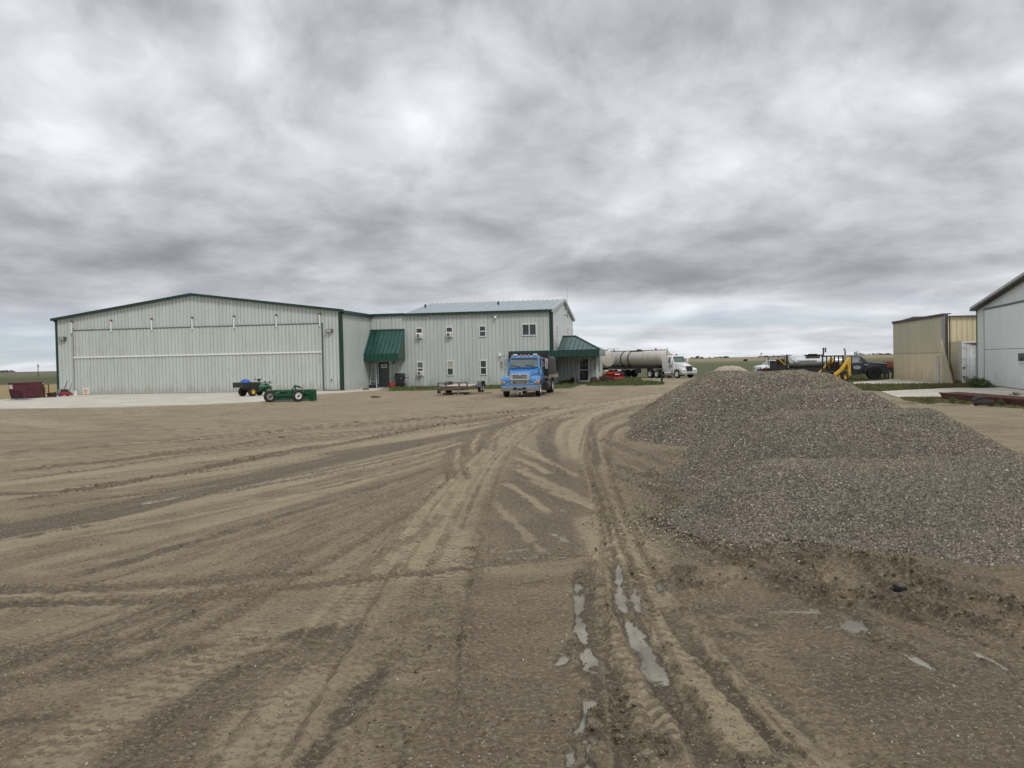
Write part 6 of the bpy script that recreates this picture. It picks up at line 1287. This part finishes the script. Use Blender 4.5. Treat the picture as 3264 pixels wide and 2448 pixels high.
# rack beside the skip
r0=at(130,66.8,0); rk_=MB()
for x in (-.28,.28): rk_.bb(x-.035,x+.035,-.03,.03,0,1.02).bb(x-.035,x+.035,.5,.56,0,1.02)
rk_.bb(-.30,.30,-.03,.03,.96,1.03)
simple('steel_rack','rusty upright steel rack with gas bottles beside the dumpster','rack',(r0.x,r0.y,0),BA,[('frame',rk_,M('rack_brown',(.12,.06,.03),.8,var=.3),0),('bottle',MB().cyl((-.12,.25,0),(-.12,.25,.85),.09,n=12),M('pale_bottle',(.42,.40,.36),.5)),('bottle',MB().cyl((.10,.25,0),(.10,.25,.8),.09,n=12),DK),('yellow_box',MB().bb(-.14,.16,.1,.3,.72,.92),YEL,.01),('top_can',MB().bb(-.1,.08,.1,.25,1.03,1.14),WHT,.01)])
r0=at(157,67.4,0); simple('yellow_drill','low yellow auger machine lying beside the rack','machine',(r0.x,r0.y,0),BA,[('auger_tube',MB().cyl((-.5,0,.25),(.35,0,.42),.07,n=10),YEL),('engine',MB().bb(-.05,.5,-.2,.2,.02,.35),DK,.04),('base_plate',MB().bb(-.55,.45,-.25,.25,0,.08),RUST)])
r0=at(168,68.5,0); simple('scrap_pile','dark scrap parts lying against the hangar corner','scrap',(r0.x,r0.y,0),BA,[('drum',MB().cyl((-.3,0,.2),(.2,.1,.2),.19,n=12),DK),('bracket',MB().box((.3,0,.22),(.5,.3,.12),rz=.4,ry=.3),RUST,.01)])
r0=at(206,69.2,0); pm_=simple('lawn_machine','red and grey lawn machine with upright handle before the hangar','lawn machine',(r0.x,r0.y,0),BA,[('engine',MB().bb(-.15,.25,-.2,.2,.28,.55),DK,.04),('deck',MB().loft([[(-.3,-.3,.08),(.55,-.3,.08),(.55,.3,.08),(-.3,.3,.08)],[(-.1,-.2,.40),(.40,-.2,.36),(.40,.2,.36),(-.1,.2,.40)]]),M('mower_red',(.22,.02,.02),.45),.02),('handle',MB().tube([(-.1,0,.35),(.08,.3,1.25)],.025),BLK),('grey_cover',MB().bb(-.45,-.2,-.15,.15,.05,.60),GREY,.03)])
for s in (-1,1): wheel(pm_,s*.34+.12,-.22,.15,.15,.08,s)
r0=at(222,69.9,0); simple('garden_tool','thin dark handled tool leaning on the hangar wall','garden tool',(r0.x,r0.y,0),BA,[('shaft',MB().tube([(-.05,-.1,0),(.04,.28,1.05)],.018),BLK),('head',MB().bb(-.1,.02,-.14,-.08,0,.14),DK)])
r0=at(240,70.2,0); simple('white_bucket','white plastic bucket at the left edge of the hangar door','bucket',(r0.x,r0.y,.02),BA,[('pail',MB().lathe((0,0,0),(0,0,1),[(0,.14),(.38,.165)],20),WHT,),('rim',MB().lathe((0,0,.36),(0,0,1),[(0,.175),(.03,.18)],20),WHT),('print_mark',MB().bb(-.10,-.04,-.172,-.155,.16,.20),GREY)])
# post by the tanker
p=G(2110,1219.5); simple('bollard','short dark post in the grass before the tanker wheels','bollard',p,0,[('post',MB().cyl((0,0,-.1),(0,0,1.12),.085,n=12),DK),('cap',MB().lathe((0,0,1.1),(0,0,1),[(0,.10),(.06,.09),(.09,.02)],12),BLK),('bracket',MB().bb(.06,.18,-.04,.04,.55,.65),RUST)])
p=G(2330+0,1213); 
# garden statue and flower pot by the porch
p=G(1834,1224); simple('garden_ornament','small pale garden ornament in the grass beside the glass door','ornament',(p.x,p.y,0),0,[('pedestal',MB().lathe((0,0,0),(0,0,1),[(0,.16),(.06,.15),(.10,.08),(.3,.06),(.36,.10)],14),M('pale_stone',(.36,.34,.31),.8),),('figure',MB().lathe((0,0,.36),(0,0,1),[(0,.09),(.1,.12),(.2,.08),(.3,.09),(.38,.02)],14),M('pale_stone',(.36,.34,.31),.8))])
p=G(1892,1222); simple('planter','brown wooden barrel planter right of the glass door','planter',(p.x,p.y,0),0,[('barrel',MB().lathe((0,0,0),(0,0,1),[(0,.24),(.25,.30),(.46,.27),(.44,.24),(.38,.22)],18),M('barrel_brown',(.10,.055,.04),.85,var=.25,scale=8)),('hoop',MB().lathe((0,0,.12),(0,0,1),[(0,.285),(.04,.295)],18),DK)])
# rusty trough on the right
t0=G(3006,1272.5); t1=G(3264,1297)
dv=(t1-t0); ta=math.atan2(dv.y,dv.x)
tr_=thing('steel_trough','long rusty red steel trough lying on the ground at right','steel trough',t0,ta)
TR=M('trough_rust',(.135,.062,.046),.85,.0,.25,2.,dirt=(.13,.11,.085),dirt_amt=.75,bump=.4,bscale=20)
L_=11.; h_=.27
pf=[(0,0),(-.10,h_),(-.06,h_+.02),(.05,.03),(.50,.03),(.60,h_+.04),(.66,h_+.04),(.55,0)]
MB().prism(pf,'x',0,L_).build('channel',TR,tr_,bevel=.008)
MB().add([(0,0,0),(-.12,-.10,h_),(-.12,.64,h_+.04),(0,.55,0),(.05,0,0),(-.06,-.10,h_),(-.06,.64,h_+.04),(.05,.55,0)],[(0,1,2,3),(4,7,6,5),(0,4,5,1),(1,5,6,2),(2,6,7,3),(3,7,4,0)]).build('end_plate',TR,tr_)
MB().bb(-.08,L_,-.14,-.05,h_-.03,h_+.03).build('lip',M('lip_red',(.13,.045,.036),.8,.0,.2,3.),tr_)
# torn tyres in front of it
def tornarc(name,label,px,py,r,w,a0,a1,rz,tilt,sc=1.):
    p=G(px,py); t=thing(name,label,'torn tyre',(p.x,p.y,0),rz,'torn tyre pieces before the trough'); m=MB(); secs=[]; n=16
    for k in range(n+1):
        a=a0+(a1-a0)*k/n; jr=1+.04*math.sin(k*2.3); c=Vector((math.cos(a)*r*jr,0,math.sin(a)*r*.6*jr)); d=Vector((math.cos(a),0,math.sin(a)))
        secs.append([tuple(c+d*u+Vector((0,v,0))) for u,v in ((-.02,-w),(.05,-w*.9),(.07,0),(.05,w*.9),(-.02,w),(.0,0))])
    m.loft(secs); o=m.build('tread_strip',RUB,t,bevel=.01); o.rotation_euler=(tilt,0,0); o.location=(0,0,.12)
    return t
tornarc('torn_tyre','black torn tyre piece standing up against the rusty trough',3118,1291,.30,.09,.2,2.9,R(20),R(25))
tornarc('torn_tyre','black torn tyre piece lying flat on the right of its twin',3136,1296,.28,.10,-.1,3.3,R(-8),R(70))
p=G(3097,1293); rock('pale_stone','white stone lying beside the torn tyres','stone',p,.035,.03,.035,M('white_stone',(.6,.58,.54),.8),3)
p=G(2330,1440) if False else G(2154,1334); 
# blue scrap of litter and clods on the heap foot
def rockz(px,Y,z): a=at(px,Y,z); return a
p=G(1978+85,1347); rock('mud_lump','dark mud lump lying left of the gravel heaps','mud lump',p,.06,.05,.06,rk,11)
p=at(2157,24.6,.58); lit=MB().box((0,0,0),(.16,.10,.02),ry=.3,rz=.5).box((.05,.03,.02),(.09,.08,.02),ry=-.4).build('litter_scrap',M('pale_blue_litter',(.35,.50,.60),.5)); bpy.context.view_layer.update(); hit=SC.ray_cast(bpy.context.evaluated_depsgraph_get(),(p.x,p.y,8),(0,0,-1)); lit.location=(p.x,p.y,(hit[1].z if hit[0] else p.z)+.02); tag(lit,'pale blue scrap of litter on the left slope of the heaps','litter')
p=G(2862,1905); lit=MB().box((0,0,0.06),(.11,.08,.05),ry=.3,rz=.5,rx=.2).box((.08,.03,.03),(.10,.06,.03),ry=-.4).build('black_rag',M('black_cloth',(.012,.012,.016),.9)); lit.location=(p.x,p.y,ground_h(p.x,p.y)+.0); lit.scale=(.62,.62,.62); tag(lit,'black rag caught in the mud right of the ruts','rag')
# ================================================================== grass, weeds, bushes
def leafy(name,n,genf,mat,parent=None):
    # genf(i)->(base point, height, width, lean)
    vs=[];fs=[]
    for i in range(n):
        b,h,w,lx,ly,rot=genf(i); c,s=math.cos(rot)*w/2,math.sin(rot)*w/2
        k=len(vs); vs+=[(b[0]-c,b[1]-s,b[2]),(b[0]+c,b[1]+s,b[2]),(b[0]+lx*.5+c*.6,b[1]+ly*.5+s*.6,b[2]+h*.6),(b[0]+lx,b[1]+ly,b[2]+h),(b[0]+lx*.5-c*.6,b[1]+ly*.5-s*.6,b[2]+h*.6)]
        fs.append((k,k+1,k+2,k+3,k+4))
    me=bpy.data.meshes.new(name); me.from_pydata(vs,[],fs); me.materials.append(mat); o=bpy.data.objects.new(name,me); COL.objects.link(o)
    if parent: o.parent=parent
    return o
def leafmat(name,a,b,sc=1.5):
    if name in MATS: return MATS[name]
    m,nt,bs=newmat(name); P=N(nt,'NewGeometry').outputs['Position']
    c=mixc(nt,maprange(nt,noise(nt,P,sc,5,.7),.35,.65),a,b); c=mixc(nt,maprange(nt,noise(nt,P,sc*12,2),.4,.7),c,[x*1.5 for x in b])
    nt.links.new(c,bs.inputs['Base Color']); bs.inputs['Roughness'].default_value=.7; bs.inputs['Specular IOR Level'].default_value=.25; MATS[name]=m; return m
GRS=leafmat('grass_blade',(.05,.078,.022),(.085,.115,.038)); DRYG=leafmat('dry_grass',(.11,.10,.045),(.15,.135,.06)); BSH=leafmat('bush_twigs',(.085,.060,.045),(.13,.09,.065),3.); WEED=leafmat('weed_leaf',(.055,.085,.035),(.09,.12,.05),3.)
def inpoly(x,y,P):
    ins=False; n=len(P)
    for i in range(n):
        x0,y0=P[i];x1,y1=P[(i+1)%n]
        if (y0>y)!=(y1>y) and x<(x1-x0)*(y-y0)/(y1-y0)+x0: ins=not ins
    return ins
def patch(P,n,h,label,mat,w=.035):
    xs=[p[0] for p in P]; ys=[p[1] for p in P]; pts=[]
    for _ in range(n*20):
        if len(pts)>=n: break
        x=random.uniform(min(xs),max(xs)); y=random.uniform(min(ys),max(ys))
        if inpoly(x,y,P) and random.random()<.35+1.2*float(fbm(np.array([x*.8]),np.array([y*.8]),3,55)[0]-.3): pts.append((x,y,0))
    def g(i):
        hh=h*random.uniform(.5,1.5); return pts[i],hh,w*random.uniform(.7,1.6),random.gauss(0,.3)*hh,random.gauss(0,.3)*hh,random.uniform(0,3.14)
    o=leafy('grass',len(pts),g,mat); tag(o,label,'grass',kind='stuff'); return o
patch([p for p in LAWN[0]],9000,.13,'green grass along the foot of the office wall',GRS)
patch(LAWN[1],5000,.15,'green grass around the bushes right of the glass door',GRS); patch(LAWN[2],1200,.14,'grass strip ending at the dark bollard',GRS)
patch(gq([(2700,1243),(2816,1247),(3000,1238),(3120,1236),(3150,1224),(3000,1226),(2730,1227)]),9000,.10,'grass strip between the two pale concrete slabs',leafmat('mixed_grass',(.06,.09,.025),(.11,.115,.045)))
patch(gq([(2700,1243),(2816,1247),(3000,1238),(3120,1236),(3150,1224),(3000,1226),(2730,1227)]),2600,.15,'tufts of dry straw coloured grass between the two slabs',DRYG)
patch(LAWN[0],1200,.20,'taller seeding grass tufts by the office wall',DRYG)
patch(LAWN[1],900,.22,'taller seeding grass tufts right of the porch',DRYG)
patch(gq([(2600,1226),(2730,1218),(2850,1208),(2860,1190),(2640,1195)]),6000,.10,'rough grass under the navy truck',leafmat('mixed_grass',(.06,.09,.025),(.11,.115,.045)))
patch(gq([(2868,1268),(3005,1267),(3010,1282),(2960,1290),(2880,1276)]),3500,.06,'thin dry weeds at the edge of the near slab',DRYG,.02)
patch(gq([(3005,1274),(3264,1298),(3300,1304),(3264,1304),(3000,1284)]),1800,.07,'thin dry weeds along the rusty trough',DRYG,.02)
def bush(px,py,rx,h,mat,label,cat,name,n,group=None,up=.6,w=.05,d=None):
    p=G(px,py) if d is None else at(px,d,0)
    t=thing(name,label,cat,(p.x,p.y,0),0,group)
    st=MB()
    for k in range(7):
        a=random.uniform(0,6.28); r=random.uniform(.2,.7)*rx; st.tube([(0,0,0),(r*.5*math.cos(a),r*.5*math.sin(a),h*.5),(r*math.cos(a),r*math.sin(a),h*.85)],.012,4)
    st.build('stem',M('twig_brown',(.10,.07,.05),.9),t)
    cl=[(random.uniform(-1,1),random.uniform(-1,1),random.uniform(.15,1)) for _ in range(14)]
    def g(i):
        c=cl[i%14]; a,b,c_=[random.gauss(0,.28) for _ in range(3)]
        x=(c[0]*.7+a)*rx; y=(c[1]*.7+b)*rx; z=max(.02,(c[2]*.8+c_*.5)*h*math.sqrt(max(.1,1-.55*(x*x+y*y)/rx/rx)))
        hh=random.uniform(.06,.16)*h*1.4; return (x,y,z*.9),hh,w*random.uniform(.6,1.5),random.gauss(0,.6)*hh,random.gauss(0,.6)*hh,random.uniform(0,3.14)
    leafy('foliage',n,g,mat,t); return t
bush(1829,1222,.36,.66,BSH,'round bare brown bush left of the glass door','bush','bare_bush',900,'bare brown bushes by the porch')
bush(1895,1222,.30,.60,BSH,'small brown shrub growing in the barrel planter','bush','bare_bush',500,'bare brown bushes by the porch')
bush(1925,1219,.62,.70,BSH,'widest brown bush standing before the red plough','bush','bare_bush',1500,'bare brown bushes by the porch')
bush(1947,1217,.45,.52,BSH,'low brown bush at the right end of the bush row','bush','bare_bush',900,'bare brown bushes by the porch')
bush(1802,1224,.55,.36,GRS,'leafy green clump under the porch window','plant','green_clump',900)
bush(3118,1237,.62,.62,WEED,'tall green weeds growing between container and white hangar','weeds','weed_clump',1500)
bush(3136,1236,.35,.40,WEED,'low dark weeds at the corner of the white hangar','weeds','weed_clump',600)
for px,py,r,h,lab in [(2962,1283,.22,.26,'bushy green weed left of the rusty trough'),(2940,1279,.14,.16,'small green weed farther left of the trough'),(3038,1287,.12,.30,'thin tall green weed before the trough end'),(3071,1288,.10,.13,'tiny green weed left of the torn tyres'),(3192,1293,.12,.30,'wispy pale weed right of the torn tyres'),(3236,1262,.30,.18,'low weed growing behind the trough at the photo edge')]:
    bush(px,py,r,h,WEED,lab,'weed','weed_plant',260,'weeds scattered round the trough',w=.02)
# ================================================================== far things
TREE=leafmat('far_tree',(.018,.028,.016),(.035,.045,.025),.05)
def fartree(px,Y,rx,h,label,n=500,mat=TREE,name='tree',cat='tree',group=None,trunk=True):
    p=at(px,Y,0); t=thing(name,label,cat,(p.x,p.y,0),0,group)
    MB().cyl((0,0,0),(0,0,h*.55),rx*.08,rx*.03,6).tube([(0,0,h*.35),(rx*.4,0,h*.65)],rx*.02,4).tube([(0,0,h*.3),(-rx*.4,rx*.2,h*.6)],rx*.02,4).build('trunk',M('bark',(.05,.04,.03),.9),t)
    cl=[(random.uniform(-.8,.8),random.uniform(-.8,.8),random.uniform(.3,.85)) for _ in range(10)]
    def g(i):
        c=cl[i%10]; x=(c[0]+random.gauss(0,.22))*rx; y=(c[1]+random.gauss(0,.22))*rx; z=(c[2]+random.gauss(0,.13))*h
        z=max(h*.06,min(z,h*(1.02-.35*(x*x+y*y)/rx/rx))); hh=h*.10*random.uniform(.6,1.3); return (x,y,z),hh,rx*.16*random.uniform(.6,1.4),random.gauss(0,.5)*hh,random.gauss(0,.5)*hh,random.uniform(0,3.14)
    leafy('crown',n,g,mat,t); return t
T9=1
G1='far trees on the right horizon'
fartree(2224,2000,5,6.4,'largest round tree on the horizon beyond the white tractor',700,group=G1)
fartree(2213,2000,5,3.6,'low tree touching the big round horizon tree',300,group=G1)
fartree(2263,2000,3,4.2,'small lone tree right of the small red barn on the horizon',250,group=G1)
for k,(px,h,rx) in enumerate([(4,7,9),(14,8,9),(24,7.5,9),(34,7,8),(43,4.5,5)]):
    fartree(px,2400,rx,h,['far left horizon tree, first from the photo edge','far left horizon tree, second from the photo edge','far left horizon tree, third from the photo edge','far left horizon tree, fourth from the photo edge','small tree ending the left horizon clump'][k],260,group='trees of the clump on the left horizon')
for k,px in enumerate((2283,2296,2309,2318,2497,2519)):
    fartree(px,2500,8,5 if k<4 else 6,['tiny far tree, first in the line right of the barn','tiny far tree, second in the line right of the barn','tiny far tree, third in the line right of the barn','tiny far tree, last in the line right of the barn','tiny dark tree left of the spray gear','tiny dark tree just over the spray gear'][k],160,group=G1)
for k,px in enumerate((2737,2744,2751,2776,2784,2793,2802)):
    fartree(px,2500,6,7 if k in(1,6) else 5.5,'small tree of the farm windbreak beyond the navy cab, number %s from the left'%('one two three four five six seven'.split()[k]),160,group='windbreak trees of the far farm')
# far wood lines as one mass
def farwood(px0,px1,Y,h,label):
    a=at(px0,Y,0); b=at(px1,Y,0); n=int((b.x-a.x)/3)*5
    def g(i):
        x=random.uniform(a.x,b.x); hh=h*random.uniform(.3,1.)*float(.5+fbm(np.array([x*.03]),np.array([0.]),3,3)[0]); return (x,Y+random.uniform(-8,8),0),hh,3.,0,0,random.uniform(-.6,.6)
    o=leafy('far_wood',n,g,TREE); tag(o,label,'wood',kind='stuff')
farwood(2415,2488,2600,5,'thin dark wood line on the horizon left of the spray gear'); farwood(2300,2322,2600,5,'thin wood line on the horizon'); farwood(2805,2842,2600,5,'faint wood line beside the tan shed')
# far buildings
def farhouse(px,Y,w,d,h,rh,wall,roof,label,name='farm_building'):
    p=at(px,Y,0); t=thing(name,label,'farm building',(p.x,p.y,0),R(10))
    MB().bb(-w/2,w/2,-d/2,d/2,0,h).build('wall',wall,t); MB().prism([(-w/2-.3,h),(w/2+.3,h),(0,h+rh)],'y',-d/2-.3,d/2+.3).build('roof',roof,t)
    MB().bb(-w*.12,w*.12,-d/2-.05,-d/2,0,h*.7).build('door',DK,t); return t
FR=M('far_red',(.16,.07,.06),.8); FW=M('far_white',(.62,.64,.66),.6); FG_=M('far_grey',(.28,.30,.33),.5)
farhouse(2237,1900,6,5,2.6,1.8,FR,FR,'small red barn on the horizon right of the round tree')
farhouse(2205,1900,4.5,5,3.8,1.4,FG_,FW,'pale grey shed on the horizon left of the round tree')
farhouse(2767,2450,16,10,3,2.4,FW,FW,'long white shed on the horizon beyond the navy cab')
farhouse(2376,405,1.45,1.2,.85,.2,DK,DK,'small dark hut standing alone in the far field')
# elevator behind the cab
p=at(2728,2500,0); ge=thing('grain_elevator','pale grey grain bins with a slanting leg above the navy cab','grain elevator',p,0)
for x,r,h in ((-2.6,2.4,9.5),(2.8,2.4,8.5)): b_=MB().cyl((x,0,0),(x,0,h),r,n=16).build('bin',FG_,ge); MB().cyl((x,0,h),(x,0,h+1.4),r,.4,16).build('bin_roof',FG_,b_)
MB().tube([(2,0,13),(9,0,7)],.4,5).bb(1.6,2.4,-.5,.5,0,13.5).build('elevator_leg',FG_,ge)
# water tower left
p=at(2427,1500,0); wtw=thing('water_tower','thin pale tower standing on the horizon above the heaps','tower',p,0); wtw.scale=(.55,.55,.62)
MB().cyl((0,0,0),(0,0,9),1.0,.7,10).lathe((0,0,0),(0,0,1),[(0,3),(1.5,1)],10).build('stem',FG_,wtw); MB().lathe((0,0,8.5),(0,0,1),[(0,.8),(1.5,2.4),(3.4,2.8),(5,1.6),(5.6,.2)],14).build('tank',FG_,wtw)
# utility pole left
p=at(122,330,0); up_=thing('utility_pole','thin wooden power pole in the field left of the hangar','power pole',p,0)
hp=2+24*330/F
MB().cyl((0,0,0),(0,0,hp),.16,.12,8).build('pole',M('pole_wood',(.09,.075,.06),.9),up_); MB().bb(-.45,.45,-.06,.06,hp-.7,hp-.58).build('crossarm',M('pole_wood',(.09,.075,.06),.9),up_)
MB().cyl((.25,0,hp-1.2),(.25,0,hp-.7),.16,n=8).build('transformer',GREY,up_)
